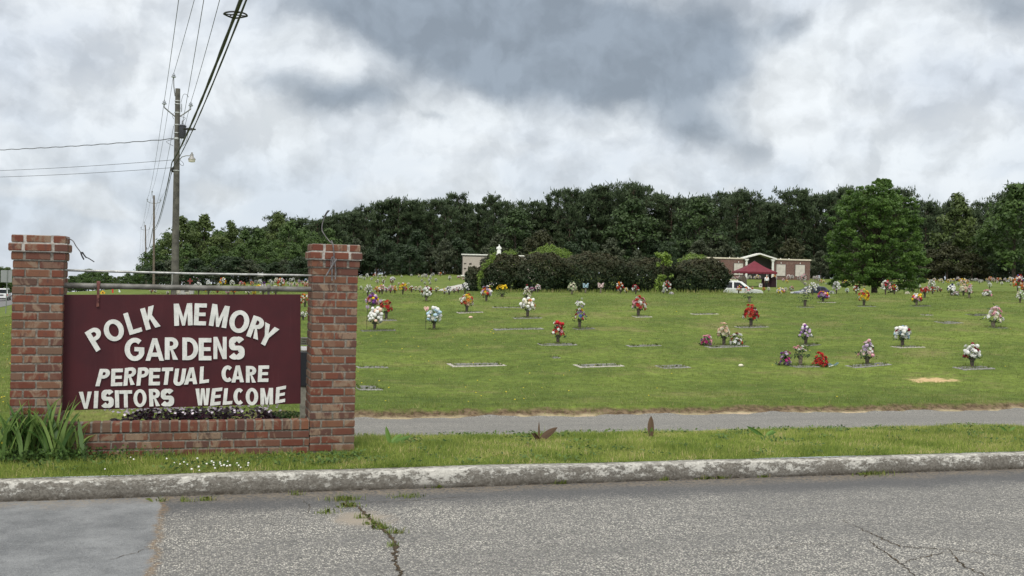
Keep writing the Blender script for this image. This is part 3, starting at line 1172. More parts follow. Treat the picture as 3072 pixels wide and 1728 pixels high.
mb.tube([cl + np.array([-.025, 0, 0]), cl + np.array([.025, 0, 0])], .016, 8)
for s in (-.018, .018):
    mb.tube([cl + np.array([s, 0, .010]), cl + np.array([s, 0, .024])], .006, 6)
child(mb, 'rod', M_galv, sign_root, smooth=True)

# board


def boardfn(g, b, nt):
    p = geo_pos(g)
    n1 = g.noise(p, 3.0, 5, .6)
    st = g.noise(g.v('MULTIPLY', p, (26, 26, 1.6)), 1.0, 4, .6)
    c = g.mix(g.ss(n1, .3, .7), (.046, .0080, .0115), (.063, .0105, .0145))
    c = g.mix(g.ss(st, .55, .75, 0, .22), c, (.105, .038, .042))
    sp = g.ss(g.vor(p, 9, 'F1', 'Distance', 1.0), .01, .028, 1, 0)
    c = g.mix(g.m('MULTIPLY', sp, .5), c, (.13, .06, .06))
    g.put(b.inputs['Base Color'], c)
    g.put(b.inputs['Roughness'], g.ss(n1, .3, .7, .45, .65))


YB = YS + .115                                # front face of the board
bq = [on_plane(x, y, YB) for x, y in ((189, 884), (902, 883), (902, 1211), (188, 1231.5))]
M_board = mat('maroon board', (.066, .0115, .017), .55, spec=.3, fn=boardfn)
board = empty('sign_board', ((bq[0][0] + bq[1][0]) / 2, YB, bq[3][2]))
tag(board, 'maroon hanging sign board with white cut-out lettering between two brick pillars', 'sign')
mb = MB()
vs = [tuple(p) for p in bq] + [(p[0], p[1] + .02, p[2]) for p in bq]
mb.add(vs, [(0, 1, 2, 3), (7, 6, 5, 4), (0, 4, 5, 1), (1, 5, 6, 2), (2, 6, 7, 3), (3, 7, 4, 0)])
child(mb, 'panel', M_board, board, bevel=.002)
for (hx, yt, yb, m_, front) in ((295, 852, 921, M_rust, True), (807, 862, 905, M_pipe, False)):
    a, b_ = on_plane(hx, yt, YB - .006), on_plane(hx, yb, YB - .006)
    mb = MB()
    yo = -.006 if front else .026
    b_[2] = b_[2] if front else bq[1][2] - .03
    w = .016
    mb.box((a[0], YB + yo, (a[2] + b_[2]) / 2), (w * 1.3, .010, a[2] - b_[2]), rot=Matrix.Rotation(.015, 3, 'Y'))
    mb.tube([(a[0] - .014, YP, a[2] - .004), (a[0] + .014, YP, a[2] - .004)], .0285, 12)
    if front:
        for dz in (.008, .05, .075):
            mb.ball((b_[0] + .002, YB + yo - .008, b_[2] + dz), .007, sub=1)
    child(mb, 'hanger', m_, board)

# ---- letters: outlines in a box W x H, v up
def arc(cx, cy, rx, ry, a0, a1, n=14):
    return [(cx + rx * math.cos(R(a0 + (a1 - a0) * i / n)), cy + ry * math.sin(R(a0 + (a1 - a0) * i / n))) for i in range(n + 1)]


def letter(ch, W, H, s):
    t = s * .86                              # horizontal strokes are a little thinner
    if ch == 'I':
        return [[(0, 0), (W, 0), (W, H), (0, H)]]
    if ch == 'L':
        return [[(0, 0), (W, 0), (W, t), (s, t), (s, H), (0, H)]]
    if ch == 'E':
        m = H * .5
        return [[(0, 0), (W, 0), (W, t), (s, t), (s, m - t * .42), (W * .93, m - t * .42), (W * .93, m + t * .45), (s, m + t * .45), (s, H - t), (W, H - t), (W, H), (0, H)]]
    if ch == 'T':
        c = W / 2
        return [[(c - s / 2, 0), (c + s / 2, 0), (c + s / 2, H - t), (W, H - t), (W, H), (0, H), (0, H - t), (c - s / 2, H - t)]]
    if ch == 'V':
        return [[(W * .5 - s * .42, 0), (W * .5 + s * .42, 0), (W, H), (W - s * 1.02, H), (W * .5, s * 1.15), (s * 1.02, H), (0, H)]]
    if ch == 'W':
        k = s * .95
        return [[(W * .16, 0), (W * .16 + k, 0), (W * .5, H * .62), (W * .84 - k, 0), (W * .84, 0), (W, H), (W - k, H), (W * .80 - k * .35, H * .30), (W * .5 + k * .45, H), (W * .5 - k * .45, H), (W * .20 + k * .35, H * .30), (k, H), (0, H)]]
    if ch == 'M':
        return [[(0, 0), (s, 0), (s, H * .56), (W * .5 - s * .30, 0), (W * .5 + s * .30, 0), (W - s, H * .56), (W - s, 0), (W, 0), (W, H), (W - s * 1.05, H), (W * .5, H * .36), (s * 1.05, H), (0, H)]]
    if ch == 'N':
        return [[(0, 0), (s, 0), (s, H * .62), (W - s * 1.05, 0), (W, 0), (W, H), (W - s, H), (W - s, H * .40), (s * 1.02, H), (0, H)]]
    if ch == 'A':
        a0, a1 = W * .5 - s * .50, W * .5 + s * .50
        zb, zt = H * .18, H * .36
        li = lambda z: s * 1.04 + (W * .5 - s * 1.04) * (z / (H * .80))
        return [[(0, 0), (s * .98, 0), (li(zb) - .0, zb), (W - li(zb), zb), (W - s * .98, 0), (W, 0), (a1, H), (a0, H)],
                [(li(zt), zt), (W - li(zt), zt), (W * .5, H * .74)]]
    if ch == 'K':
        return [[(0, 0), (s, 0), (s, H * .36), (s * 1.35, H * .46), (W - s * 1.12, 0), (W, 0), (s * 1.95, H * .60), (W * .94, H), (W * .94 - s * 1.15, H), (s, H * .58), (s, H), (0, H)]]
    if ch == 'Y':
        c = W / 2
        return [[(c - s / 2, 0), (c + s / 2, 0), (c + s / 2, H * .42), (W, H), (W - s * 1.12, H), (c, H * .58), (s * 1.12, H), (0, H), (c - s / 2, H * .42)]]
    if ch == 'O':
        return [arc(W / 2, H / 2, W / 2, H / 2, 0, 355, 31), arc(W / 2, H / 2, W / 2 - s, H / 2 - t * .95, 0, 355, 31)]
    if ch == 'D':
        rx = W * .62
        return [[(0, 0)] + arc(W - rx, H / 2, rx, H / 2, -90, 90, 20) + [(0, H)],
                [(s, t)] + arc(W - rx, H / 2, rx - s, H / 2 - t, -90, 90, 18) + [(s, H - t)]]
    if ch in 'PR':
        bh = H * .56                          # height of the bowl
        ry = bh / 2
        rx = min(W * .55, ry * 1.15)
        cx, cy = W - rx, H - ry
        hole = [(s, H - bh + t * .92)] + arc(cx, cy, max(rx - s, .12 * W), ry - t * .92, -90, 90, 12) + [(s, H - t * .92)]
        if ch == 'P':
            return [[(0, 0), (s, 0), (s, H - bh)] + arc(cx, cy, rx, ry, -90, 90, 16) + [(0, H)], hole]
        return [[(0, 0), (s, 0), (s, H - bh - t * .1), (s * 1.2, H - bh - t * .1), (W * .98 - s * 1.06, 0), (W * .98, 0), (W * .60, H - bh + t * .12)] + arc(cx, cy, rx, ry, -58, 90, 16) + [(0, H)], hole]
    if ch == 'U':
        r_ = W / 2
        return [[(0, H)] + arc(r_, r_, r_, r_, 180, 360, 18) + [(W, H), (W - s, H)] + arc(r_, r_, r_ - s, r_ - t, 360, 180, 16) + [(s, H)]]
    if ch == 'C':
        return [arc(W * .54, H / 2, W * .54, H / 2, 48, 312, 26) + arc(W * .54, H / 2, W * .54 - s, H / 2 - t, 316, 44, 24)]
    if ch == 'G':
        cx = W * .52
        return [arc(cx, H / 2, cx, H / 2, 50, 338, 28) + [(W, H * .58), (W * .50, H * .60), (W * .50, H * .60 - t * .9), (W - s, H * .60 - t * .95), (W - s * 1.05, H * .26)]
                + arc(cx, H / 2, cx - s, H / 2 - t, 312, 46, 24)]
    if ch == 'S':
        r1x, r1y = (W - s) / 2 * .94, (H * .46 - t * .2) / 2
        r2x, r2y = (W - s) / 2, (H * .54 - t * .6) / 2
        c1 = (W * .52, H - t / 2 - r1y)
        c2 = (W * .50, t / 2 + r2y)
        line = arc(c1[0], c1[1], r1x, r1y, 28, 245, 18) + arc(c2[0], c2[1], r2x, r2y, 68, -152, 18)
        P = np.array(line)
        tg = np.gradient(P, axis=0)
        tg /= np.linalg.norm(tg, axis=1, keepdims=True)
        nn = np.stack([-tg[:, 1], tg[:, 0]], 1)
        wv = np.abs(tg[:, 0]) * t + np.abs(tg[:, 1]) * s
        return [[tuple(p) for p in P + nn * wv[:, None] / 2] + [tuple(p) for p in (P - nn * wv[:, None] / 2)[::-1]]]
    raise ValueError(ch)


def whitepaint(g, b, nt):
    p = geo_pos(g)
    n = g.noise(p, 18, 6, .65)
    d = g.ss(g.vor(p, 26, 'F1', 'Distance', 1.0), .05, .16, 1, 0)
    c = g.mix(g.ss(n, .35, .7), (.70, .70, .67), (.55, .56, .53))
    c = g.mix(g.m('MULTIPLY', d, .45), c, (.33, .32, .30))
    g.put(b.inputs['Base Color'], c)


M_letter = mat('white painted wood', (.7, .7, .68), .6, spec=.3, fn=whitepaint)
S5 = lambda x, y: (230 + x / 4.14, 890 + y / 4.14)
S6 = lambda x, y: (540 + x / 4.1394, 890 + y / 4.1394)
# letter, scale, bottom left, bottom right, top left (in crop coordinates), stroke
LET = [('P', 5, (245, 685), (397, 593), (100, 445), 62), ('O', 5, (393, 587), (625, 503), (300, 330), 64), ('L', 5, (660, 477), (818, 429), (578, 213), 60),
       ('K', 5, (862, 416), (1043, 366), (788, 153), 62), ('M', 5, (1213, 362), (1442, 354), (1205, 88), 60),
       ('E', 6, (169, 353), (321, 356), (183, 82), 58), ('M', 6, (356, 357), (572, 390), (402, 87), 58), ('O', 6, (588, 425), (830, 470), (642, 148), 64),
       ('R', 6, (820, 487), (971, 537), (915, 230), 60), ('Y', 6, (941, 551), (1116, 641), (1058, 315), 58),
       ('G', 5, (596, 797), (840, 797), (596, 510), 66), ('A', 5, (856, 794), (1085, 794), (856, 516), 58), ('R', 5, (1095, 781), (1262, 781), (1095, 505), 60), ('D', 6, (29, 786), (226, 786), (29, 507), 58),
       ('E', 6, (232, 789), (390, 789), (232, 513), 62), ('N', 6, (415, 773), (579, 773), (415, 499), 48), ('S', 6, (602, 776), (799, 776), (602, 499), 60),
       ('P', 5, (233, 1110), (373, 1110), (289, 896), 52), ('E', 5, (425, 1110), (568, 1106), (433, 896), 50), ('R', 5, (581, 1107), (725, 1090), (600, 886), 50), ('P', 5, (741, 1105), (882, 1095), (764, 882), 50),
       ('E', 5, (893, 1100), (1033, 1098), (902, 888), 50), ('T', 5, (1036, 1094), (1174, 1092), (1062, 881), 50), ('U', 5, (1192, 1105), (1330, 1105), (1224, 893), 50),
       ('A', 6, (48, 1091), (214, 1083), (62, 882), 52), ('L', 6, (240, 1078), (358, 1064), (250, 870), 46),
       ('C', 6, (515, 1058), (658, 1058), (515, 854), 50), ('A', 6, (637, 1065), (793, 1060), (640, 857), 50), ('R', 6, (817, 1065), (945, 1065), (818, 860), 48), ('E', 6, (963, 1058), (1095, 1056), (975, 855), 48),
       ('V', 5, (34, 1392), (195, 1388), (28, 1182), 50), ('I', 5, (211, 1384), (262, 1383), (221, 1172), 50), ('S', 5, (302, 1378), (459, 1376), (304, 1158), 50), ('I', 5, (480, 1376), (530, 1375), (474, 1163), 50),
       ('T', 5, (534, 1376), (692, 1372), (530, 1164), 48), ('O', 5, (706, 1371), (868, 1369), (706, 1150), 46), ('R', 5, (905, 1362), (1040, 1355), (896, 1147), 50), ('S', 5, (1040, 1360), (1208, 1358), (1040, 1147), 50),
       ('W', 6, (196, 1350), (376, 1344), (192, 1142), 50), ('E', 6, (372, 1353), (500, 1340), (399, 1140), 48), ('L', 6, (529, 1343), (646, 1332), (550, 1139), 46), ('C', 6, (663, 1341), (792, 1339), (663, 1137), 48),
       ('O', 6, (815, 1349), (970, 1346), (815, 1134), 48), ('M', 6, (998, 1339), (1154, 1335), (998, 1136), 46), ('E', 6, (1181, 1328), (1302, 1305), (1195, 1126), 46)]
Cc = board.location
for ch, k, bl, br, tl, stroke in LET:
    sc_ = S5 if k == 5 else S6
    bl, br, tl = np.array(bl, float), np.array(br, float), np.array(tl, float)
    W_, H_ = np.linalg.norm(br - bl), np.linalg.norm(tl - bl)
    ux, uy = (br - bl) / W_, (tl - bl) / H_
    cu = bpy.data.curves.new('letter', 'CURVE')
    cu.dimensions = '2D'
    cu.fill_mode = 'BOTH'
    cu.extrude = .006
    for poly in letter(ch, W_, H_, stroke):
        sp = cu.splines.new('POLY')
        sp.points.add(len(poly) - 1)
        for i, (a, b_) in enumerate(poly):
            q = sc_(*(bl + ux * a + uy * b_))
            p = on_plane(q[0], q[1], YB)
            sp.points[i].co = (p[0] - Cc.x, p[2] - Cc.z, 0, 1)
        sp.use_cyclic_u = True
    tmp = bpy.data.objects.new('tmp', cu)
    C.objects.link(tmp)
    bpy.context.view_layer.update()
    me = bpy.data.meshes.new_from_object(tmp.evaluated_get(bpy.context.evaluated_depsgraph_get()))
    me.name = 'letter'
    bpy.data.objects.remove(tmp)
    me.materials.clear()
    me.materials.append(M_letter)
    me.transform(Matrix.Translation((0, -.0062 - .001, 0)) @ Matrix.Rotation(R(90), 4, 'X'))
    o = link_mesh('letter', me, board)
    o['label'] = 'white letter ' + ch

# ---- loose cables on the pillars
M_cable = mat('grey cable', (.13, .12, .125), .6, fn=noisy((.09, .085, .09), (.2, .19, .19), 30))
M_tape = mat('black tape', (.03, .028, .03), .6)


def px_tube(mb, pts, Y, r, n=7, mi=0):
    P = [on_plane(x, y, Y + (q[0] if q else 0)) for x, y, *q in pts]
    D = []
    for i in range(len(P) - 1):
        for k in range(4):
            t = k / 4
            p0, p1, p2, p3 = P[max(i - 1, 0)], P[i], P[i + 1], P[min(i + 2, len(P) - 1)]
            D.append(.5 * ((2 * p1) + (-p0 + p2) * t + (2 * p0 - 5 * p1 + 4 * p2 - p3) * t * t + (-p0 + 3 * p1 - 3 * p2 + p3) * t ** 3))
    D.append(P[-1])
    mb.tube(D, r, n, mi)


c1 = empty('loose_cable', (LPX1, YS, 1.8))
tag(c1, 'grey electric cable drooping with bared ends off the top of the left pillar', 'cable')
mb = MB()
px_tube(mb, [(155, 707.5), (180, 708), (200, 714), (218, 722), (228, 738), (243, 758)], YS + .05, .0042)
child(mb, 'sheath', M_cable, c1, smooth=True)
mb = MB()
px_tube(mb, [(242, 757), (246, 768), (251, 777), (252, 778)], YS + .05, .0062)
px_tube(mb, [(244, 756), (252, 765), (258, 772), (264, 774), (274, 780), (283, 786)], YS + .05, .0042)
px_tube(mb, [(247, 756), (253, 766), (259, 773)], YS + .05, .0058)
child(mb, 'wire_end', M_tape, c1, smooth=True)
c2 = empty('loose_cable', (RPX0 + .15, YS, 1.8))
tag(c2, 'grey cable standing up from the right pillar top, its frayed tails hanging down the brick', 'cable')
mb = MB()
px_tube(mb, [(994, 721), (999, 735), (1001, 752), (1003, 776)], YS - .045, .0055)
px_tube(mb, [(997, 731, .05), (985, 720, .1), (972, 702, .1), (966, 690, .1), (967, 672, .1), (975, 648, .1)], YS - .045, .0040)
child(mb, 'sheath', M_cable, c2, smooth=True)
mb = MB()
px_tube(mb, [(975, 648), (979, 640), (985, 632)], YS + .055, .0075)
px_tube(mb, [(980, 640), (988, 631)], YS + .05, .006)
child(mb, 'wire_end', M_tape, c2, smooth=True)
mb = MB()
px_tube(mb, [(1002, 768), (998, 785), (996, 812), (996, 842)], YS - .05, .0062)
px_tube(mb, [(1010, 777), (998, 795), (984, 818), (979, 828)], YS - .055, .0075)
px_tube(mb, [(1003, 772), (1006, 800), (1006, 838)], YS - .05, .0050)
px_tube(mb, [(999, 770), (994, 776), (993, 800), (997, 830)], YS - .045, .004)
child(mb, 'cable_tail', M_cable, c2, smooth=True)

# ---- plants around the sign
M_iris = leafmat('iris leaf', (.070, .145, .038), (.25, .36, .10), .40, .3, .45)
M_bud = mat('yellow bud', (.75, .50, .03), .6)


def sword(base, h, w, az_, lean, bend, nseg=7, fold=.25):
    """a sword-shaped leaf strip: returns quads"""
    d = np.array([math.cos(az_), math.sin(az_), 0])
    side = np.array([-d[1], d[0], 0])
    q = random.uniform(-1, 1)
    side = side * math.cos(q) + d * math.sin(q)
    pts = []
    ang = lean
    p = np.array(base, float)
    st = h / nseg
    for i in range(nseg + 1):
        t = i / nseg
        ww = w * (.55 + .9 * t) * (1 - t ** 3) if t < .9 else w * .25 * (1 - t) / .1
        pts.append((p - side * ww / 2, p + side * ww / 2))
        ang += bend * (t ** 1.6) / nseg * 2
        p = p + st * (d * math.sin(ang) + np.array([0, 0, math.cos(ang)]))
    quads = []
    for (a, b_), (c_, d_) in zip(pts[:-1], pts[1:]):
        quads += [a, b_, d_, c_]
    return quads


iris_fans = [(22, 1372, 13, .50), (75, 1378, 15, .55), (125, 1372, 15, .52), (175, 1368, 14, .54), (200, 1345, 8, .42), (248, 1334, 9, .36), (-25, 1370, 12, .55), (52, 1352, 12, .58), (150, 1350, 13, .58), (105, 1345, 12, .50), (222, 1330, 6, .30)]
wh = ['at the picture edge', 'in front of the left pillar', 'in the middle of the clump', 'by the corner of pillar and planter wall']
iris_lab = ['broad-leaved iris fan low in front of the clump, left of the pillar', 'iris fan with tall dark leaves at the foot of the left pillar', 'full iris fan in the middle of the clump by the left pillar',
            'iris fan with a folded pale leaf tip by the pillar corner', 'short iris fan between pillar and planter wall', 'outermost iris fan spreading over the planter wall bricks',
            'iris fan with a yellow bud, furthest from the sign', 'tall iris fan behind the clump close to the brick pillar', 'tall iris fan rising at the right edge of the left pillar', 'iris fan half hidden behind other leaves of the clump', 'smallest iris fan at the low end of the planter wall']
for i, (x, y, nl, hh) in enumerate(iris_fans):
    b0 = P2(x, y, 0.0)
    b0[1] = min(b0[1], YS - .10)
    root = empty('iris_plant', b0)
    tag(root, iris_lab[i], 'plant', 'iris fans at the left pillar')
    for j in range(nl + 1):
        az_ = random.choice((0.1, math.pi - .1)) + random.gauss(0, .5)
        q = sword((random.gauss(0, .05), random.gauss(0, .03), -.02), hh * random.uniform(.65, 1.08), random.uniform(.026, .050), az_, random.uniform(.02, .42), random.choice((.1, .25, .9, 1.7, 2.3)) * random.uniform(.4, 1))
        soup('leaf', np.array(q), 4, M_iris, {'tint': np.full(len(q), np.clip(random.gauss(.42, .42), 0, 1))}, parent=root)
    if i == 6:
        mb = MB()
        q = on_plane(10, 1329, b0[1] - .03) - b0
        mb.ball(q, .012, 0, 2, (1.2, 1, .8))
        mb.build('bud', M_bud, root, smooth=True)
# low weeds under the iris
n = 2600
q0 = P2(100, 1385, 0)
cx = rng.normal(q0[0], .38, n)
cy = rng.normal(q0[1] + .04, .07, n)
k = cy < YS - .01
cx, cy = cx[k], cy[k]
cen = np.stack([cx, cy, T(cx, cy) + .01 + .10 * rng.random(len(cx)) ** 1.5], 1)
M_weed = leafmat('weed leaf', (.030, .065, .016), (.09, .16, .035), .3, .5)
soup('weed_cover', rhombi(cen, rng.normal(size=cen.shape) + [0, 0, .8], .016 + .022 * rng.random(len(cen)), .6), 4, M_weed, {'tint': np.repeat(rng.random(len(cen)), 4)})
tag(bpy.data.objects['weed_cover'], 'low leafy weeds under the iris clump', 'weeds', kind='stuff')

# purple oxalis in the planter, pale pink flowers
M_oxal = leafmat('purple oxalis leaf', (.016, .006, .010), (.055, .016, .030), .15, .4, .5)
M_oxfl = mat('pale lilac petal', (.82, .72, .80), .6)
M_soil = mat('planter soil', (.06, .045, .035), .95, fn=noisy((.045, .035, .028), (.16, .125, .09), 30, bmp=.6, coord='geo'))
mb = MB()
mb.box(((WX0 + WX1) / 2, YS + .30, PLANT_Z / 2 - .05), (WX1 - WX0 - .004, .338, PLANT_Z - .005))
o = child(mb, 'planter_soil', M_soil, sign_root)
xa, xb = on_plane(330, 1245, YS + .25)[0], on_plane(868, 1245, YS + .25)[0]
n = 3000
cx = rng.uniform(xa, xb, n)
den = (np.sin(cx * 7 + 1) + np.sin(cx * 17)) * .25 + .75
k = rng.random(n) < den
cx = cx[k]
n = len(cx)
cy = YS + .16 + .24 * rng.random(n)
cz = PLANT_Z - .05 + .125 * rng.random(n) * np.clip(np.minimum(cx - xa, xb - cx) / .25, .3, 1)
v1 = rhombi(np.stack([cx, cy, cz], 1), rng.normal(size=(n, 3)) * .5 + [0, -.3, 1], .026 + .018 * rng.random(n), .85)
nf_ = 150
fx = np.concatenate([rng.normal(on_plane(m_, 1240, YS + .2)[0], .05, nf_ // 7) for m_ in (365, 430, 500, 560, 640, 705, 790)])
nf_ = len(fx)
fc = np.stack([fx, YS + .14 + .2 * rng.random(nf_), PLANT_Z + .040 + .070 * rng.random(nf_)], 1)
pet = []
for c_ in fc:
    nn = np.array([random.gauss(0, .5), -.8, .6 + random.random()])
    nn /= np.linalg.norm(nn)
    a = np.cross(nn, [0, 0, 1.0])
    a /= np.linalg.norm(a)
    b_ = np.cross(nn, a)
    for q in range(5):
        th = q * 2 * math.pi / 5
        dd = a * math.cos(th) + b_ * math.sin(th)
        ss_ = a * math.cos(th + 1.57) + b_ * math.sin(th + 1.57)
        r_ = .0135
        pet += [c_, c_ + dd * r_ * .6 + ss_ * r_ * .42, c_ + dd * r_ + nn * .003, c_ + dd * r_ * .6 - ss_ * r_ * .42]
pet = np.array(pet)
allv = np.concatenate([v1, pet])
soup('oxalis_bed', allv, 4, [M_oxal, M_oxfl], {'tint': np.concatenate([np.repeat(rng.random(n), 4), np.zeros(len(pet))])}, mi=[0] * n + [1] * (len(pet) // 4))
tag(bpy.data.objects['oxalis_bed'], 'dark purple oxalis with pale lilac flowers filling the planter', 'ground cover', kind='stuff')
# green weed patches at the planter ends
for nm, xr, cnt in (('planter_weeds', (820, 900), 500),):
    x0_, x1_ = on_plane(xr[0], 1245, YS + .2)[0], on_plane(xr[1], 1245, YS + .2)[0]
    cen = np.stack([rng.uniform(x0_, x1_, cnt), YS + .16 + .2 * rng.random(cnt), PLANT_Z - .02 + .06 * rng.random(cnt)], 1)
    soup(nm, rhombi(cen, rng.normal(size=cen.shape) + [0, 0, 1], .014 + .02 * rng.random(cnt), .5), 4, M_weed, {'tint': np.repeat(rng.random(cnt), 4)})
    tag(bpy.data.objects[nm], 'small green weeds at the right end of the planter', 'weeds', kind='stuff')

# white clover and dandelions
M_clover = mat('clover white', (.72, .71, .66), .8)
M_dand = mat('dandelion yellow', (.70, .55, .03), .7)


def dots(name, P, r, m, label, cat, sq=.8):
    mb = MB()
    for p, rr in zip(P, r):
        mb.ball(p, rr, sub=1, squash=(1, 1, sq))
    o = mb.build(name, m)
    tag(o, label, cat, kind='stuff')


cl_px = [(392, 1372), (401, 1378), (500, 1376), (523, 1388), (552, 1386), (596, 1400), (598, 1411), (620, 1391), (641, 1395), (645, 1404), (661, 1392), (664, 1397), (672, 1395), (681, 1398), (690, 1396), (711, 1389), (716, 1396), (722, 1402), (745, 1389), (744, 1396), (592, 1375), (315, 1407), (641, 1388), (562, 1393), (635, 1384), (540, 1392), (575, 1407), (660, 1387), (683, 1384)]
dots('white_clover', [P2(x, y, .035 + .03 * random.random()) for x, y in cl_px], [random.uniform(.006, .0105) for _ in cl_px], M_clover, 'white clover heads in the grass before the planter wall', 'flowers', .85)
dp = []
for _ in range(230):
    Zd = math.exp(random.uniform(math.log(13), math.log(55)))
    ud = random.uniform(-.70, -.60) / KD
    if random.random() < .60:
        ud = random.uniform(-.26, .70) / KD
        Zd = math.exp(random.uniform(math.log(16.7), math.log(38)))
        if ud > .07 and random.random() < .7:
            continue
    w_ = wpos(ud, Zd)
    if w_[1] < 16.1 and ud > -.34:
        continue
    dp.append((w_[0], w_[1], float(T(*w_)) + .05))
dots('dandelions', dp, [random.uniform(.009, .016) * max(1, (p[1] / 26)) for p in dp], M_dand, 'yellow dandelion heads scattered over the grass', 'flowers', .6)

# canna shoots on the strip
M_canna_g = leafmat('canna green', (.07, .15, .03), (.16, .28, .06), .3, .2, .4)
M_canna_b = leafmat('canna bronze', (.05, .028, .018), (.14, .085, .045), .25, .2, .4)


def broad(base, h, w, az_, lean, bend, nseg=8, roll=0.0):
    d = np.array([math.cos(az_), math.sin(az_), 0])
    side = np.array([-d[1], d[0], 0.0])
    p = np.array(base, float)
    pts, ang = [], lean
    for i in range(nseg + 1):
        t = i / nseg
        ww = w * (math.sin(math.pi * min(1, t * .93 + .07)) ** .75) * (1 if t < .98 else .2)
        fold = .35
        ld = d * math.sin(ang) + np.array([0, 0, math.cos(ang)])
        nr_ = np.cross(ld, side)
        sr_ = side * math.cos(roll) + nr_ * math.sin(roll)
        fo_ = np.cross(sr_, ld) * fold * ww / 2
        pts.append((p - sr_ * ww / 2 + fo_, p, p + sr_ * ww / 2 + fo_))
        ang += bend / nseg
        p = p + h / nseg * (d * math.sin(ang) + np.array([0, 0, math.cos(ang)]))
    q = []
    for A, B in zip(pts[:-1], pts[1:]):
        q += [A[0], A[1], B[1], B[0], A[1], A[2], B[2], B[1]]
    return q


can = [('green canna shoot closest to the right pillar on the grass strip', (1170, 1335), 'g', [(.19, .05, 2.9, .2, .1), (.16, .045, .3, .55, .6), (.22, .045, .15, 1.0, .3), (.15, .04, -.1, 1.2, .3)]),
       ('bronze canna shoot with one leaf spread to the right, beside the lane', (1618, 1322), 'b', [(.235, .068, -.15, .75, .30), (.20, .02, 1.6, .02, .05), (.11, .045, 3.0, .75, -.3), (.12, .04, 2.6, .3, .9)]),
       ('bronze canna shoot with a single upright leaf beside the lane', (1952, 1310), 'b', [(.23, .072, 1.57, .05, .05), (.12, .045, -1.2, .15, .2)]),
       ('green canna shoot with a long leaf leaning left, on the strip', (2296, 1312), 'g', [(.23, .042, 2.9, .88, .25), (.14, .036, .2, .7, .5), (.16, .04, .1, .9, .5)]),
       ('green canna shoot at the far end of the grass strip', (3026, 1298), 'g', [(.13, .03, 2.8, .7, .4), (.14, .032, .2, .9, .3)])]
for lab, (x, y), kd, lv in can:
    b0 = P2(x, y, -.01)
    b0[2] = float(T(b0[0], b0[1])) - .01
    root = empty('canna_plant', b0)
    tag(root, lab, 'plant', 'canna shoots on the grass strip')
    for (h, w, a, ln, bd) in lv:
        q = broad((random.gauss(0, .006), random.gauss(0, .006), 0), h, w, a, ln, bd, roll=1.15 if abs(math.cos(a)) > .6 else 0)
        green = kd == 'g' or (x == 1952 and h < .2) or (x == 1618 and h < .105)
        o = soup('leaf', np.array(q), 4, M_canna_g if green else M_canna_b, {'tint': np.full(len(q), random.random())}, parent=root)

# weathered post with a black sleeve behind the gap right of the board
pb_ = on_plane(912, 1262, 11.6)
mb = MB()
zt = on_plane(914, 1048, 11.6)[2]
gz = float(T(pb_[0], 11.6))
post = empty('wooden_post', (pb_[0], 11.6, gz))
tag(post, 'weathered grey post with a black sleeve and white collar behind the sign', 'post')
M_post = mat('grey wood', (.17, .165, .14), .9, fn=noisy((.10, .10, .085), (.24, .23, .20), 12))
mb.box((0, 0, (zt - gz) / 2), (.085, .085, zt - gz))
mb.build('shaft', M_post, post)
mb = MB()
mb.box((0, 0, zt - gz - .20), (.11, .11, .36))
mb.build('sleeve', mat('black plastic', (.012, .014, .02), .5), post, bevel=.01)
mb = MB()
mb.box((0, 0, zt - gz + .01), (.09, .09, .045))
mb.build('collar', mat('white plastic', (.7, .7, .72), .5), post, bevel=.008)
mb = MB()
for i in range(4):
    mb.box((0, 0, zt - gz + .055 + i * .02), (.10, .10, .012))
mb.build('cap', mat('dark cap', (.10, .09, .085), .7), post)

# ------------------------------------------------------------------ helpers for the distance


def hy(x):
    return 825 + .0244 * (x - 1536)


def gp(x, Z):
    """ground point under pixel column x at distance Z"""
    p = at_depth(x, hy(x), Z)
    return np.array([p[0], p[1], float(T(p[0], p[1]))])


def mpp(Z):
    return Z / FPX                            # metres per photo pixel


M_bark = mat('bark', (.06, .05, .04), .95, spec=.1, fn=noisy((.035, .028, .022), (.11, .09, .072), 6))
M_bark_p = mat('pine bark', (.09, .065, .05), .95, spec=.1, fn=noisy((.06, .042, .032), (.15, .11, .085), 3))
M_pine = leafmat('pine needles', (.018, .036, .016), (.064, .094, .038), .22, .25, .6)
M_leaf = leafmat('broad leaves', (.026, .054, .016), (.090, .148, .036), .25, .3, .5)
M_mid = leafmat('mid wood leaves', (.018, .038, .014), (.060, .098, .030), .2, .3, .5)
M_leaf2 = leafmat('pale broad leaves', (.035, .060, .015), (.11, .150, .045), .25, .3, .5)
M_leaf3 = leafmat('brown green leaves', (.022, .026, .011), (.060, .064, .025), .2, .3, .5)
M_maple = leafmat('maple leaves', (.034, .078, .016), (.118, .205, .040), .35, .25, .45)
M_under = leafmat('shaded wood leaves', (.013, .028, .013), (.040, .066, .026), .2, .3, .5)  # darkest leaf tone, for the undergrowth and inner trees
M_hedge = leafmat('hedge leaves', (.018, .034, .012), (.052, .046, .020), .15, .2, .6)
M_lime = leafmat('lime shrub leaves', (.060, .110, .018), (.20, .29, .05), .3, .3, .45)
M_grey = leafmat('grey green leaves', (.030, .042, .024), (.080, .095, .052), .25, .3, .5)


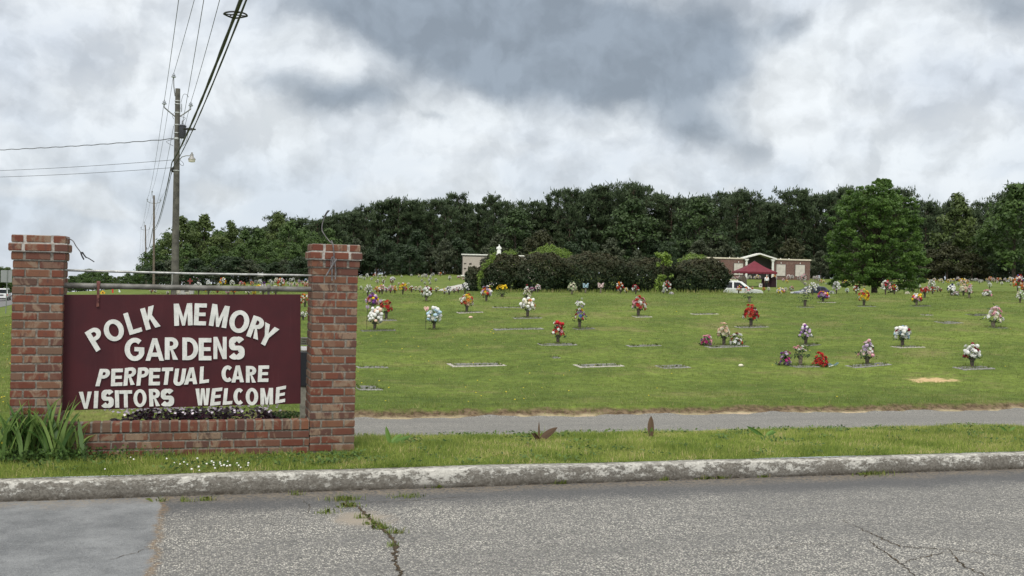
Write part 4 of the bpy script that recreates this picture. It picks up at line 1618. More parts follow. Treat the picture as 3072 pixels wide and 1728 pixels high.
def clump_leaves(cen, rad, per, size, aspect=.5, up_b=.4, tint0=None):
    """leaf rhombi round clump centres; returns verts, tint"""
    n = len(cen)
    d = rng.normal(size=(n, per, 3))
    d /= np.linalg.norm(d, axis=2, keepdims=True)
    r = rng.random((n, per, 1)) ** .45
    off = d * r
    pos = cen[:, None, :] + off * rad[:, None, :]
    nrm = d * .8 + rng.normal(size=d.shape) * .55 + np.array([0, 0, up_b])
    sz = size * (.6 + .8 * rng.random((n, per)))
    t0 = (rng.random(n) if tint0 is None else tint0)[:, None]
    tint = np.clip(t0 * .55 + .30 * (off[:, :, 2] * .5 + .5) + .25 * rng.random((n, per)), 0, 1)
    v = rhombi(pos.reshape(-1, 3), nrm.reshape(-1, 3), sz.ravel(), aspect)
    return v, np.repeat(tint.ravel(), 4)


def limb_mesh(H, r0, crown0, tips, lean=.02, n=7, name='trunk', m=None):
    mb = MB()
    pts, rad = [], []
    bx, by = random.gauss(0, lean), random.gauss(0, lean)
    for i in range(8):
        t = i / 7
        pts.append((bx * H * t * t, by * H * t * t, -.4 + (H + .4) * t * .97))
        rad.append(r0 * (1 - .86 * t) * (1.35 if i == 0 else 1))
    mb.tube(pts, rad, n)
    for (z0, tip, rr) in tips:
        t = z0 / H
        a = np.array([bx * H * t * t, by * H * t * t, z0])
        b_ = np.array(tip)
        mid_ = a * .5 + b_ * .5 + np.array([0, 0, -.06 * np.linalg.norm(b_ - a)])
        mb.tube([a, mid_, b_], [rr, rr * .65, rr * .25], 5)
    return mb.mesh(name, m or M_bark, True)


def pine_kit(seed):
    """crown and trunk meshes of a loblolly pine about 20 m tall"""
    random.seed(seed)
    H = 20.0
    c0 = random.uniform(.10, .30)
    Rm = random.uniform(2.5, 3.5)
    cen, rad, tips = [], [], []
    nl = random.randint(58, 70)
    for i in range(nl):
        t = (i + random.random()) / nl
        z = H * (c0 + (1 - c0) * t)
        prof = .55 + .45 * math.sin(math.pi * min(1, .15 + .85 * t ** 1.3)) if t < .82 else .80 * math.sqrt(max(0, 1 - ((t - .82) / .2) ** 2)) + .1
        L = Rm * prof * random.uniform(.55, 1.15) + .25
        a = random.random() * 6.283
        tip = np.array([math.cos(a) * L, math.sin(a) * L, min(H, z + L * random.uniform(.15, .65))])
        tips.append((z * .985, tip, .055))
        for k in range(random.randint(2, 3)):
            f = 1 - .33 * k + random.uniform(-.05, .05)
            cen.append(tip * [f, f, 1] - [0, 0, .12 * k] + np.array([random.gauss(0, .35), random.gauss(0, .35), random.gauss(0, .25)]))
            rad.append(np.array([.78, .78, .72]) * random.uniform(.65, 1.15))
    for k in range(4):
        cen.append(np.array([random.gauss(0, .3), random.gauss(0, .3), H - .2 - .5 * k]))
        rad.append(np.array([.45, .45, .6]) * random.uniform(.7, 1.0))
    # a few lower dead-looking tufts
    for k in range(random.randint(4, 9)):
        z = H * random.uniform(.05, c0)
        a = random.random() * 6.283
        L = random.uniform(.8, 2.0)
        tip = np.array([math.cos(a) * L, math.sin(a) * L, z])
        tips.append((z * .97, tip, .04))
        cen.append(tip)
        rad.append(np.array([.7, .7, .45]))
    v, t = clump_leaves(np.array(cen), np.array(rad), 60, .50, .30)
    # upright needle tufts give the ragged skyline
    cn = np.array(cen)
    up_ = cn[cn[:, 2] > H * .45]
    k = 420
    b0 = up_[rng.integers(0, len(up_), k)] + rng.normal(size=(k, 3)) * [.5, .5, .3]
    ln = .55 + .6 * rng.random(k)
    tp = b0 + np.stack([rng.normal(size=k) * .22, rng.normal(size=k) * .22, np.ones(k)], 1) * ln[:, None]
    sd = rng.normal(size=(k, 3)) * [1, 1, .1]
    sd = sd / np.linalg.norm(sd, axis=1, keepdims=True) * .13
    md_ = b0 * .55 + tp * .45
    v = np.concatenate([v, np.stack([b0, md_ + sd, tp, md_ - sd], 1).reshape(-1, 3)])
    t = np.concatenate([t, np.repeat(.35 + .5 * rng.random(k), 4)])
    return soup('crown', v, 4, M_pine, {'tint': t}, link=False), limb_mesh(H, .24, c0, tips, .012, m=M_bark_p)


def broad_kit(seed, H, Rm, c0, m, leaf, nc=90, per=44, pts=None, pointed=.5):
    random.seed(seed)
    cen, rad, tips = [], [], []
    for i in range(nc):
        t = random.random() ** .85
        z = H * (c0 + (1 - c0) * t)
        prof = math.sin(math.pi * (.22 + .76 * t)) ** (.55 + pointed * t)
        a = random.random() * 6.283
        r = Rm * prof * (random.random() ** .4) * random.uniform(.85, 1.12)
        c_ = np.array([math.cos(a) * r, math.sin(a) * r, z])
        cen.append(c_)
        rad.append(np.array([1, 1, .75]) * Rm * random.uniform(.20, .33))
        if i % 4 == 0:
            tips.append((max(H * c0 * .7, z * .75), c_, .05 * H / 9))
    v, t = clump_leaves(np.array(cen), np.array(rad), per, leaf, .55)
    return soup('crown', v, 4, m, {'tint': t}, link=False), limb_mesh(H * .95, .020 * H, c0, tips, .02)


PINES = [pine_kit(100 + i) for i in range(9)]
BROAD = [broad_kit(200 + i, 10.0, random.uniform(2.6, 3.6), .16, M_leaf, .42) for i in range(5)]
PALE = [broad_kit(220 + i, 10.0, random.uniform(2.4, 3.2), .14, M_leaf2, .40, pointed=.9) for i in range(3)]
BROADD = [broad_kit(260 + i, 10.0, random.uniform(3.0, 3.8), .10, M_mid, .42, pointed=.3) for i in range(3)]
UNDER = [broad_kit(240 + i, 6.0, random.uniform(2.2, 3.0), .03, (M_under, M_leaf3, M_grey, M_under)[i], .36, nc=70) for i in range(4)]
random.seed(11)
rng = np.random.default_rng(11)


def plant_tree(name, kit, H0, loc, H, label, cat, group, wide=1.0):
    s = H / H0
    o = empty(name, loc, random.random() * 6.283, (s * wide, s * wide, s))
    tag(o, label, cat, group)
    link_mesh('crown', kit[0], o)
    link_mesh('trunk', kit[1], o)
    return o


SKX = [440, 470, 500, 540, 600, 650, 690, 740, 790, 830, 860, 900, 950, 1000, 1040, 1100, 1140, 1200, 1260, 1330, 1400, 1480, 1540, 1600, 1640, 1700, 1760, 1850, 1905, 1950, 2010, 2080, 2150, 2230, 2300, 2380, 2440, 2500, 2560, 2700, 2780, 2850, 2890, 2930, 2970, 3020, 3072, 3200]
SKY = [745, 735, 695, 655, 648, 690, 668, 692, 675, 642, 664, 682, 668, 655, 630, 625, 612, 600, 618, 594, 584, 586, 624, 612, 586, 576, 570, 558, 553, 590, 592, 600, 583, 579, 585, 573, 590, 580, 568, 575, 605, 612, 630, 628, 600, 572, 556, 556]


def zone(x):
    for lim, ph in ((560, 'behind the nearest utility pole'), (760, 'above the sign, left half'), (1000, 'behind the right brick pillar'), (1200, 'right of the brick pillar'),
                    (1400, 'left of the pale mausoleum'), (1560, 'behind the white statue'), (1800, 'behind the hedge middle'), (2050, 'behind the hedge right end'),
                    (2290, 'behind the red funeral tent'), (2450, 'behind the brick mausoleum'), (2800, 'behind the big round maple'), (2950, 'right of the big round maple')):
        if x < lim:
            return ph
    return 'at the right end of the wood'


def sky_y(x):
    return float(np.interp(x, SKX, SKY))


# the pine wood: two rows of pines and a lower fringe
x = 800.0
row = 0
while x < 3230:
    Z = random.uniform(246, 266)
    g0 = gp(x, Z)
    topz = CAM[2] + (hy(x) - sky_y(x)) * mpp(Z)
    H = (topz - g0[2]) * random.choice((1.0, 1.0, .97, .92, .86))
    lab = 'tall dark pine in the front row ' + zone(x)
    if H > 4:
        plant_tree('pine_tree', PINES[row % 9], 20.0, g0, H, lab, 'tree', 'front pines ' + zone(x), random.uniform(.95, 1.25))
    row += 1
    x += random.uniform(30, 46)
x = 820.0
while x < 3230:
    Z = random.uniform(275, 292)
    g0 = gp(x, Z)
    topz = CAM[2] + (hy(x) - sky_y(x)) * mpp(Z)
    H = (topz - g0[2]) * random.choice((.99, .96, .9, .85))
    lab = 'dark pine in the back row ' + zone(x)
    plant_tree('pine_tree', PINES[(row * 4) % 9], 20.0, g0, H, lab, 'tree', 'back pines ' + zone(x), random.uniform(1.1, 1.45))
    row += 1
    x += random.uniform(44, 66)
x = 810.0
while x < 3240:
    Z = random.uniform(268, 274)
    g0 = gp(x, Z)
    kx_ = random.choice((0, 3))
    plant_tree('understory_tree', UNDER[kx_], 6.0, g0, random.uniform(9, 15), 'dense dark tree filling the inside of the wood ' + zone(x), 'tree', 'inner trees ' + zone(x), 1.3)
    x += random.uniform(44, 58)
x = 830.0
while x < 3230:
    Z = random.uniform(232, 244)
    g0 = gp(x, Z)
    k = random.choice((0, 0, 1, 2, 3))
    H = random.uniform(5.0, 9.5)
    lab = ('low leafy tree', 'low olive-brown tree', 'low grey-green tree', 'low bushy tree')[k] + ' at the foot of the wood ' + zone(x)
    plant_tree('understory_tree', UNDER[k], 6.0, g0, H, lab, 'tree', 'undergrowth ' + ('leafy ', 'olive ', 'grey ', 'bushy ')[k] + zone(x), random.uniform(.8, 1.15))
    x += random.uniform(34, 52)
# leafy trees standing out in the wood
for (x, ytop, Z, kit, H0, lab) in [(1545, 628, 240, BROADD[0], 10, 'bright green leafy tree filling the dip in the pine skyline right of the statue'), (1890, 600, 243, BROADD[1], 10, 'loose leafy tree with sky showing through, among the pines left of the tent'),
                                   (2090, 600, 240, BROADD[2], 10, 'broad green tree among the pines above the gap in the hedge'), (2868, 588, 232, PALE[0], 10, 'pale green pointed tree right of the big maple'),
                                   (3040, 560, 215, BROAD[3], 10, 'large olive green tree cut by the right edge of the picture'), (3000, 640, 225, BROAD[4], 10, 'lower green tree in front of the large olive tree'),
                                   (2840, 735, 222, UNDER[1], 6, 'wide brown-green thicket right of the big maple'), (2790, 750, 226, UNDER[1], 6, 'brown-green bush touching the right side of the big maple'),
                                   (2915, 760, 224, UNDER[1], 6, 'brown-green bush at the right end of the thicket'), (1230, 745, 228, UNDER[0], 6, 'light green young tree between mausoleum and right pillar'),
                                   (3025, 770, 220, UNDER[3], 6, 'round dark bush under the large olive tree')]:
    g0 = gp(x, Z)
    H = CAM[2] + (hy(x) - ytop) * mpp(Z) - g0[2]
    plant_tree('leafy_tree', kit, H0, g0, H, lab, 'tree', None, 1.1 if H0 == 10 else 1.35)
# lower leafy wood on the left, seen over the sign
lw = [(468, 738, 205), (500, 702, 200), (540, 655, 190), (575, 668, 195), (610, 648, 188), (655, 695, 196), (690, 668, 190), (735, 695, 198), (775, 690, 192), (832, 642, 196), (868, 668, 190), (905, 688, 195), (560, 735, 176), (640, 742, 178), (720, 735, 180), (800, 740, 178), (880, 735, 180), (940, 700, 200), (985, 690, 205)]
for i, (x, yt, Z) in enumerate(lw):
    g0 = gp(x, Z)
    H = CAM[2] + (hy(x) - yt) * mpp(Z) - g0[2]
    kits = (BROAD[i % 5], PALE[i % 3], BROAD[(i + 2) % 5])
    k = 1 if i in (2, 4, 6, 9) else 0
    nm = ('rounded dark green tree', 'pointed paler green tree')[k]
    pl = ['by the utility pole', 'right beside the utility pole', 'second from the utility pole', 'over the left third of the sign', 'highest over the left third of the sign', 'over the middle of the sign, back row', 'over the middle of the sign',
          'right of the sign middle, back row', 'left of the tallest one near the right pillar', 'tallest near the right pillar', 'touching the right pillar top on its left', 'behind the right pillar top',
          'low in front, nearest the utility pole', 'low in front, over the word POLK', 'low in front, over the sign middle', 'low in front, over the word MEMORY', 'low in front, hidden by the right pillar', 'right of the right pillar, near', 'right of the right pillar, far'][i]
    plant_tree('leafy_tree', kits[k], 10.0, g0, H, nm + ' in the left wood, ' + pl, 'tree', 'leafy trees of the left wood', 1.0 if H > 8 else 1.25)
for i, (x, yt, Z) in enumerate([(890, 660, 215), (955, 665, 222), (1000, 652, 224), (660, 700, 212), (760, 688, 212), (705, 690, 214), (585, 690, 210)]):
    g0 = gp(x, Z)
    H = CAM[2] + (hy(x) - yt) * mpp(Z) - g0[2]
    plant_tree('pine_tree', PINES[(i * 2 + 1) % 9], 20.0, g0, H, 'dark pine rising behind the leafy trees of the left wood', 'tree', 'pines in the left wood', 1.5)
# undergrowth in front of the left wood
for i, x in enumerate(range(480, 1010, 38)):
    Z = random.uniform(166, 176)
    g0 = gp(x + random.uniform(-8, 8), Z)
    k = (0, 2, 3)[i % 3]
    plant_tree('understory_tree', UNDER[k], 6.0, g0, random.uniform(2.6, 4.4), ('low leafy bush', '', 'pale grey-green bush', 'dense low bush')[k] + ' at the foot of the left wood above the sign', 'bush', 'bushes of the left wood ' + str(k), 1.5)
# trees far down the highway
for i, x in enumerate(list(range(150, 480, 13)) + [-40, -18, 4, 22, 40, 60]):
    Z = random.uniform(250, 300) if x > 100 else random.uniform(222, 240)
    g0 = gp(x, Z)
    yt = float(np.interp(x, [-40, 0, 30, 190, 240, 262, 290, 330, 400, 440, 470], [795, 803, 806, 838, 818, 812, 806, 826, 822, 800, 770])) + random.uniform(-4, 7)
    H = max(2.5, CAM[2] + (hy(x) - yt) * mpp(Z) - g0[2])
    kk = random.choice((BROAD[0], BROAD[3], PALE[1]))
    lab = 'distant tree along the highway, seen between pillar and pole' if x > 100 else 'distant tree beyond the van left of the left pillar'
    plant_tree('leafy_tree', kk, 10.0, g0, H, lab, 'tree', 'far highway trees ' + ('right' if x > 100 else 'left'), 1.5)

# ---- the big maple
Zm = 87.0
g0 = gp(2624, Zm)
k = mpp(Zm)
random.seed(5)
rng = np.random.default_rng(5)
maple = empty('maple_tree', g0)
tag(maple, 'big round maple with dense green crown standing alone in the cemetery field', 'tree')
zs = [(881 - y) * k for y in (868, 850, 820, 790, 740, 690, 650, 620, 590, 570, 556)]
rL = [v * k for v in (60, 115, 138, 146, 147, 142, 134, 122, 98, 72, 30)]
rR = [v * k for v in (70, 140, 160, 152, 142, 134, 124, 112, 95, 72, 36)]
cen, rad, tips = [], [], []
base_z = float(maple.location.z)
for i in range(124):
    z = zs[0] + (zs[-1] - zs[0]) * ((i + random.random()) / 124)
    a = i * 2.39996 + random.uniform(-.4, .4)
    ca = math.cos(a)
    rr = np.interp(z, zs, rR) * (1 + ca) / 2 + np.interp(z, zs, rL) * (1 - ca) / 2
    rr = max(.25, rr - .32) * random.uniform(.80, 1.06)
    dx, dy = ca * rr, math.sin(a) * rr
    if z < (881 - 836) * k and -.65 < ca < .55:
        z += random.uniform(.7, 1.3)
    bc = np.array([cY * dx + sY * dy, -sY * dx + cY * dy, z])
    tips.append((max(.75, z * .55), bc * [.9, .9, 1], .06))
    bs = random.uniform(.75, 1.15)
    for q in range(6):
        cen.append(bc + np.array([random.gauss(0, .36), random.gauss(0, .36), random.gauss(0, .17)]) * bs)
        s_ = random.uniform(.20, .42) * bs
        rad.append(np.array([s_, s_, s_ * .55]))
for i in range(250):
    z = random.uniform(zs[1], zs[-3])
    a = random.random() * 6.283
    rr = min(np.interp(z, zs, rR), np.interp(z, zs, rL)) * random.uniform(.1, .7)
    cen.append(np.array([math.cos(a) * rr, math.sin(a) * rr, z]))
    rad.append(np.array([.45, .45, .35]))
for i in range(34):                            # loose sprig on top
    dx, z = random.uniform(-10, 40) * k, (881 - random.uniform(536, 558)) * k
    cen.append([cY * dx, -sY * dx, z])
    rad.append(np.array([.16, .16, .12]))
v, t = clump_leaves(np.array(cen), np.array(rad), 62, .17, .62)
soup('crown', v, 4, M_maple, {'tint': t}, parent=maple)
mb = MB()
mb.tube([(0, 0, -.3), (.01, 0, 0), (-.02, 0, .35), (.0, 0, .8), (.05, 0, 1.6), (.0, .05, 4), (0, 0, 7)], [.36, .27, .23, .22, .24, .13, .04], 12)
mb.tube([(.05, 0, .62), (.35, 0, .72), (.62, .02, .98), (.9, 0, 1.2)], [.10, .075, .06, .03], 7)
for (z0, tip, rr) in tips:
    mb.tube([(0, 0, z0), (tip * .5 + np.array([0, 0, z0 * .5])) * [1, 1, 1], tip], [rr, rr * .6, .015], 5)
mb.build('trunk', M_bark, maple, smooth=True)
# a weeping bush to its right
g0 = gp(2738, 96)
b_ = broad_kit(77, 3.0, 1.25, .0, M_maple, .16, nc=46, per=60)
wb = plant_tree('leafy_tree', b_, 3.0, g0, 2.2, 'small dark leafy tree under the right side of the big maple', 'tree', None, 1.0)
# bare crape myrtle
g0 = gp(2430, 128)
bt = empty('bare_tree', g0)
tag(bt, 'small bare-branched tree at the right corner of the brick mausoleum', 'tree')
mb = MB()


def twig(p, d, L, r, depth):
    q = p + d * L
    mb.tube([p, p * .5 + q * .5 + Vector((random.gauss(0, .03), random.gauss(0, .03), 0)) * L, q], [r, r * .8, r * .6], 4)
    if depth:
        for _ in range(3):
            nd = (d + Vector((random.gauss(0, .55), random.gauss(0, .55), random.gauss(.05, .35)))).normalized()
            twig(q, nd, L * random.uniform(.6, .85), r * .6, depth - 1)


for a in range(5):
    twig(Vector((0, 0, -.1)), Vector((math.cos(a * 1.3) * .6, math.sin(a * 1.3) * .6, .9)).normalized(), .95, .035, 3)
mb.build('branches', mat('pale bare wood', (.16, .14, .12), .9), bt)
mb = MB()
mb.tube([(0, 0, -.2), (0, 0, .1)], .07, 7)
mb.build('trunk', M_bark, bt)

# ---- clipped hedge and shrubs on the crest
ZH = 66.0


def shrub(name, x0, x1, ytop, ybase, Z, m, label, cat, n, leaf, group=None, power=2.6, depth=None, bronze=True, thick=.26):
    xm = (x0 + x1) / 2
    g0 = gp(xm, Z)
    k = mpp(Z)
    hw = (x1 - x0) / 2 * k
    top = CAM[2] + (hy(xm) - ytop) * k - g0[2]
    bot = CAM[2] + (hy(xm) - ybase) * k - g0[2]
    o = empty(name, g0)
    tag(o, label, cat, group)
    d = rng.normal(size=(n, 3))
    d /= np.linalg.norm(d, axis=1, keepdims=True)
    e = (np.abs(d) ** power).sum(1) ** (-1 / power)
    d = d * e[:, None]
    lob = 1 + .07 * np.sin(d[:, 0] * 5 + x0) * np.cos(d[:, 2] * 5 + x1) + .05 * np.sin(d[:, 0] * 11 + d[:, 2] * 9 + d[:, 1] * 4 + x0) + .03 * np.sin(d[:, 0] * 23 - d[:, 2] * 19)
    r = lob * (1 - thick * rng.random(n) ** 1.5)
    r = np.where(rng.random(n) < .05, r * rng.uniform(1.0, 1.09, n), r)
    hd = depth or max(hw * .7, .8)
    cz, hz = (top + bot) / 2, (top - bot) / 2
    px_, py_, pz_ = d[:, 0] * r * hw, d[:, 1] * r * hd, cz + d[:, 2] * r * hz
    pos = np.stack([cY * px_ + sY * py_, -sY * px_ + cY * py_, pz_], 1)
    nn = d + rng.normal(size=d.shape) * .7 + [0, 0, .3]
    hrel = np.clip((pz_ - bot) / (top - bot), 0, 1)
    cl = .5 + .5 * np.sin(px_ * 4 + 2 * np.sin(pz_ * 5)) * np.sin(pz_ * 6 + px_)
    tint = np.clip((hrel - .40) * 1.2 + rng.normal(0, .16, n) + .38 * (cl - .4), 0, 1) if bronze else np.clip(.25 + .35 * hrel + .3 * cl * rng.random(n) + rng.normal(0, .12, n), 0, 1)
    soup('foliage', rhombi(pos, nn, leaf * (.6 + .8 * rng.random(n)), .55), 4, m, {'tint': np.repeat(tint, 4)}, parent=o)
    mb = MB()
    for q in range(4):
        a = random.uniform(-.5, .5) * hw
        mb.tube([(a * .3, 0, -.2), (a * .6, random.uniform(-.1, .1), cz), (a, 0, top * .8)], [.05, .035, .015], 5)
    mb.build('stems', M_bark, o)
    return o


HG = 'clipped dark hedge bushes'
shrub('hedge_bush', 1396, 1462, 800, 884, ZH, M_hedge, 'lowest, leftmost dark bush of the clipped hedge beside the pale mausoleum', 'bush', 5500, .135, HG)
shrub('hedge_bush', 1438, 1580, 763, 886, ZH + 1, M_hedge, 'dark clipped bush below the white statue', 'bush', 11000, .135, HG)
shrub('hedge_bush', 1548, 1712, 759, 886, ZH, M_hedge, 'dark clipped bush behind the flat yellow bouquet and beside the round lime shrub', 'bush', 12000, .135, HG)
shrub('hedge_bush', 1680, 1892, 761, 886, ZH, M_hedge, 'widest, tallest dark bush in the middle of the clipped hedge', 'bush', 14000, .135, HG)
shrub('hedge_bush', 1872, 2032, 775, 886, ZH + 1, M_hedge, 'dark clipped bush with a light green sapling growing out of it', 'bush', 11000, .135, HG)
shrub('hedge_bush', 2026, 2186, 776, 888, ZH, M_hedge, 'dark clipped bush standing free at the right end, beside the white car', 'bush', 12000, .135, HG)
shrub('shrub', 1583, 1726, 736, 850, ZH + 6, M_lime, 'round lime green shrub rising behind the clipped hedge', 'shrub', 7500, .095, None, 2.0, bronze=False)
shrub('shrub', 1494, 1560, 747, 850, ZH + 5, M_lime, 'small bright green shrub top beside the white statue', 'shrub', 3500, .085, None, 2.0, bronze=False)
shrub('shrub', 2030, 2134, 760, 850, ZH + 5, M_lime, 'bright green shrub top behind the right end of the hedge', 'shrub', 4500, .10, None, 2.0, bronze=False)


def vine(path, Z, m, label, n, rad_, leaf):
    x0_, y0_ = path[0]
    g0 = gp(x0_, Z)
    k = mpp(Z)
    o = empty('climbing_vine', g0)
    tag(o, label, 'vine')
    cen, st = [], []
    for i in range(n):
        t = random.random() * (len(path) - 1)
        a, f = int(t), t - int(t)
        px_ = path[a][0] * (1 - f) + path[a + 1][0] * f + random.gauss(0, 3)
        py_ = path[a][1] * (1 - f) + path[a + 1][1] * f + random.gauss(0, 3)
        dx = (px_ - x0_) * k
        cen.append([cY * dx, -sY * dx + random.gauss(0, .12), CAM[2] + (hy(px_) - py_) * k - g0[2]])
    for px_, py_ in path:
        dx = (px_ - x0_) * k
        st.append((cY * dx, -sY * dx, CAM[2] + (hy(px_) - py_) * k - g0[2]))
    v, t = clump_leaves(np.array(cen), np.full((n, 3), rad_), 16, leaf, .6)
    soup('foliage', v, 4, m, {'tint': t}, parent=o)
    mb = MB()
    mb.tube(st, .015, 5)
    mb.build('stem', M_bark, o)


vine([(1440, 880), (1438, 850), (1442, 822), (1450, 803), (1462, 790), (1476, 774), (1484, 760)], ZH - 2.2, M_lime, 'light green vine climbing diagonally up the left side of the hedge', 60, .12, .10)
vine([(1462, 800), (1468, 770), (1474, 752), (1480, 742)], ZH + 3, M_leaf, 'dark twiggy vine top left of the statue feet', 22, .13, .09)
# sapling in the hedge
g0 = gp(1988, ZH - 2.0)
sap = empty('sapling', g0)
tag(sap, 'light green maple sapling pushing out of the top and foot of the hedge', 'sapling')
k = mpp(ZH - 2.0)
cen = []
for _ in range(46):
    if random.random() < .5:
        px_, yy = random.gauss(1988, 14), random.uniform(757, 795)
    else:
        px_, yy = random.gauss(1985, 10 + 0), random.uniform(820, 872)
        px_ += (yy - 845) * -.25
    dx = (px_ - 1988) * k
    cen.append([cY * dx, -sY * dx, CAM[2] + (hy(1988) - yy) * k - g0[2]])
cen = np.array(cen) + rng.normal(size=(46, 3)) * [.02, .12, 0]
v, t = clump_leaves(cen, np.full((46, 3), .16), 22, .15, .6)
soup('foliage', v, 4, M_lime, {'tint': np.clip(t + .15, 0, 1)}, parent=sap)
mb = MB()
mb.tube([(0, 0, -.1), (.03, 0, .8), (0, 0, 2.2)], [.03, .022, .01], 6)
mb.build('trunk', M_bark, sap)
# tall weeds along the foot of the hedge
n = 1500
wx = rng.uniform(1480, 2190, n)
pts = np.array([gp(a, b_) for a, b_ in zip(wx[::5], rng.uniform(ZH - 3.4, ZH - 2.2, n // 5))])
pts = np.repeat(pts, 5, axis=0) + rng.normal(size=(n, 3)) * [.25, .25, 0]
blades('hedge_weeds', pts[:, 0], pts[:, 1], rng.uniform(.10, .32, n), np.full(n, .022), np.clip(rng.normal(.6, .25, n), 0, 1), M_grass, .4)
tag(bpy.data.objects['hedge_weeds'], 'tall weeds along the foot of the clipped hedge', 'weeds', kind='stuff')

# ------------------------------------------------------------------ mausoleums
M_white = mat('white trim', (.74, .73, .69), .6, fn=noisy((.66, .65, .61), (.78, .77, .74), 5))
M_cream = mat('cream trim', (.60, .55, .44), .7, fn=noisy((.52, .47, .37), (.66, .60, .49), 4))
M_pinkst = mat('pinkish granite', (.40, .345, .31), .5, fn=noisy((.37, .315, .285), (.44, .385, .345), 6))
M_panel = mat('pale marble panel', (.50, .46, .41), .45, fn=noisy((.46, .42, .375), (.55, .51, .46), 2))
M_darkst = mat('dark stone', (.055, .05, .045), .7)
M_bronze = mat('dark bronze', (.05, .038, .03), .5, .5)


def brickwall(g, b, nt):
    n = g.n('ShaderNodeTexBrick')
    g.put(n.inputs['Vector'], g.v('MULTIPLY', obj_co(g), (1, 1, 1)))
    mp = g.n('ShaderNodeMapping')
    mp.inputs['Rotation'].default_value = (R(90), 0, 0)
    g.put(mp.inputs['Vector'], obj_co(g))
    nt.links.new(mp.outputs[0], n.inputs['Vector'])
    n.inputs['Color1'].default_value = (.155, .066, .05, 1)
    n.inputs['Color2'].default_value = (.105, .05, .042, 1)
    n.inputs['Mortar'].default_value = (.26, .22, .20, 1)
    n.inputs['Scale'].default_value = 1.0
    n.inputs['Brick Width'].default_value = .22
    n.inputs['Row Height'].default_value = .075
    n.inputs['Mortar Size'].default_value = .008
    c = g.mix(g.ss(g.noise(obj_co(g), 1.6, 6, .7), .52, .68, 0, .5), n.outputs['Color'], (.27, .20, .17))
    g.put(b.inputs['Base Color'], c)


M_bwall = mat('brick wall', rough=.9, spec=.1, fn=brickwall)

# brick mausoleum; local x to the right, local y away from the viewer
ZB = 210.0
kb = mpp(ZB)
g0 = gp(2278, ZB)
bz = CAM[2] + (hy(2278) - 839.5) * kb
g0[2] = min(g0[2], bz)
bl_ = empty('brick_mausoleum', (g0[0], g0[1], bz - .15), -YAW)
tag(bl_, 'long brown brick mausoleum with white gabled portico and blank marble panels', 'building')
bxp = lambda px_: (px_ - 2266) * kb


def hz_(y):
    return (839.5 - y) * kb + .15


wall_top = hz_(779)
gable = hz_(763)
xl, xr = bxp(2052), bxp(2417)
pl_, pr_ = bxp(2221), bxp(2308)
mb = MB()
mb.box(((xl + pl_) / 2, 1.5, wall_top / 2 - .3), (pl_ - xl, 3.0, wall_top + .6))
mb.box(((xr + pr_) / 2, 1.5, wall_top / 2 - .3), (xr - pr_, 3.0, wall_top + .6))
mb.build('wall', M_bwall, bl_)
mb = MB()
mb.box(((xl + pl_) / 2 - .06, 1.5, wall_top + .14), (pl_ - xl - .1, 3.3, .26))
mb.box(((xr + pr_) / 2 + .11, 1.5, wall_top + .14), (xr - pr_ - .1 + .2, 3.3, .26))
mb.build('cornice', M_cream, bl_)
ap = (pl_ + pr_) / 2
mb = MB()
for s, (xa, xb) in ((1, (pl_ - .45, ap)), (-1, (ap, pr_ + .45))):
    za, zb = (wall_top + .05, gable - .02) if s > 0 else (gable - .02, wall_top + .05)
    mb.prism([(xa, za), (xb, zb), (xb, zb + .26), (xa, za + .26)], (0, -.55, 0), (1, 0, 0), (0, 0, 1), (0, 3.6, 0))
mb.build('gable_roof', M_white, bl_)
mb = MB()
mb.prism([(pl_ + .02, 0), (pr_ - .02, 0), (pr_ - .02, wall_top), (ap, gable - .06), (pl_ + .02, wall_top)], (0, 2.6, 0), (1, 0, 0), (0, 0, 1), (0, .2, 0))
mb.build('portico_back_wall', M_darkst, bl_)
for px_ in (2225, 2304):
    mb = MB()
    x_ = bxp(px_)
    mb.lathe([(.30, -.6), (.30, .25), (.235, .3), (.215, wall_top - .35), (.30, wall_top - .3), (.34, wall_top - .02)], (x_, -.35, 0), 14)
    mb.box((x_, -.35, wall_top + .02), (.74, .6, .14))
    mb.build('column', M_white, bl_, smooth=True)
for (pa_, pb2) in ((2070, 2097), (2128, 2155), (2189, 2215.5), (2316, 2343), (2373, 2401)):
    xa, xb, za, zb = bxp(pa_), bxp(pb2), hz_(826), hz_(792)
    mb = MB()
    mb.box(((xa + xb) / 2, -.035, (za + zb) / 2), (xb - xa + .16, .06, zb - za + .16))
    fr = mb.build('panel_frame', M_darkst, bl_)
    mb = MB()
    mb.box(((xa + xb) / 2, -.075, (za + zb) / 2), (xb - xa, .03, zb - za))
    o = mb.build('marble_panel', M_panel, fr)
    mb = MB()
    mb.box(((xa + xb) / 2, -.08, zb + .32), (.12, .16, .26), taper=.6)
    mb.build('wall_lamp', M_white, bl_)
mb = MB()
for q in (2178, 2203, 2332, 2357):
    mb.ball((bxp(q), 1.0, wall_top + .33), .10, sub=1)
mb.build('roof_vents', M_white, bl_)

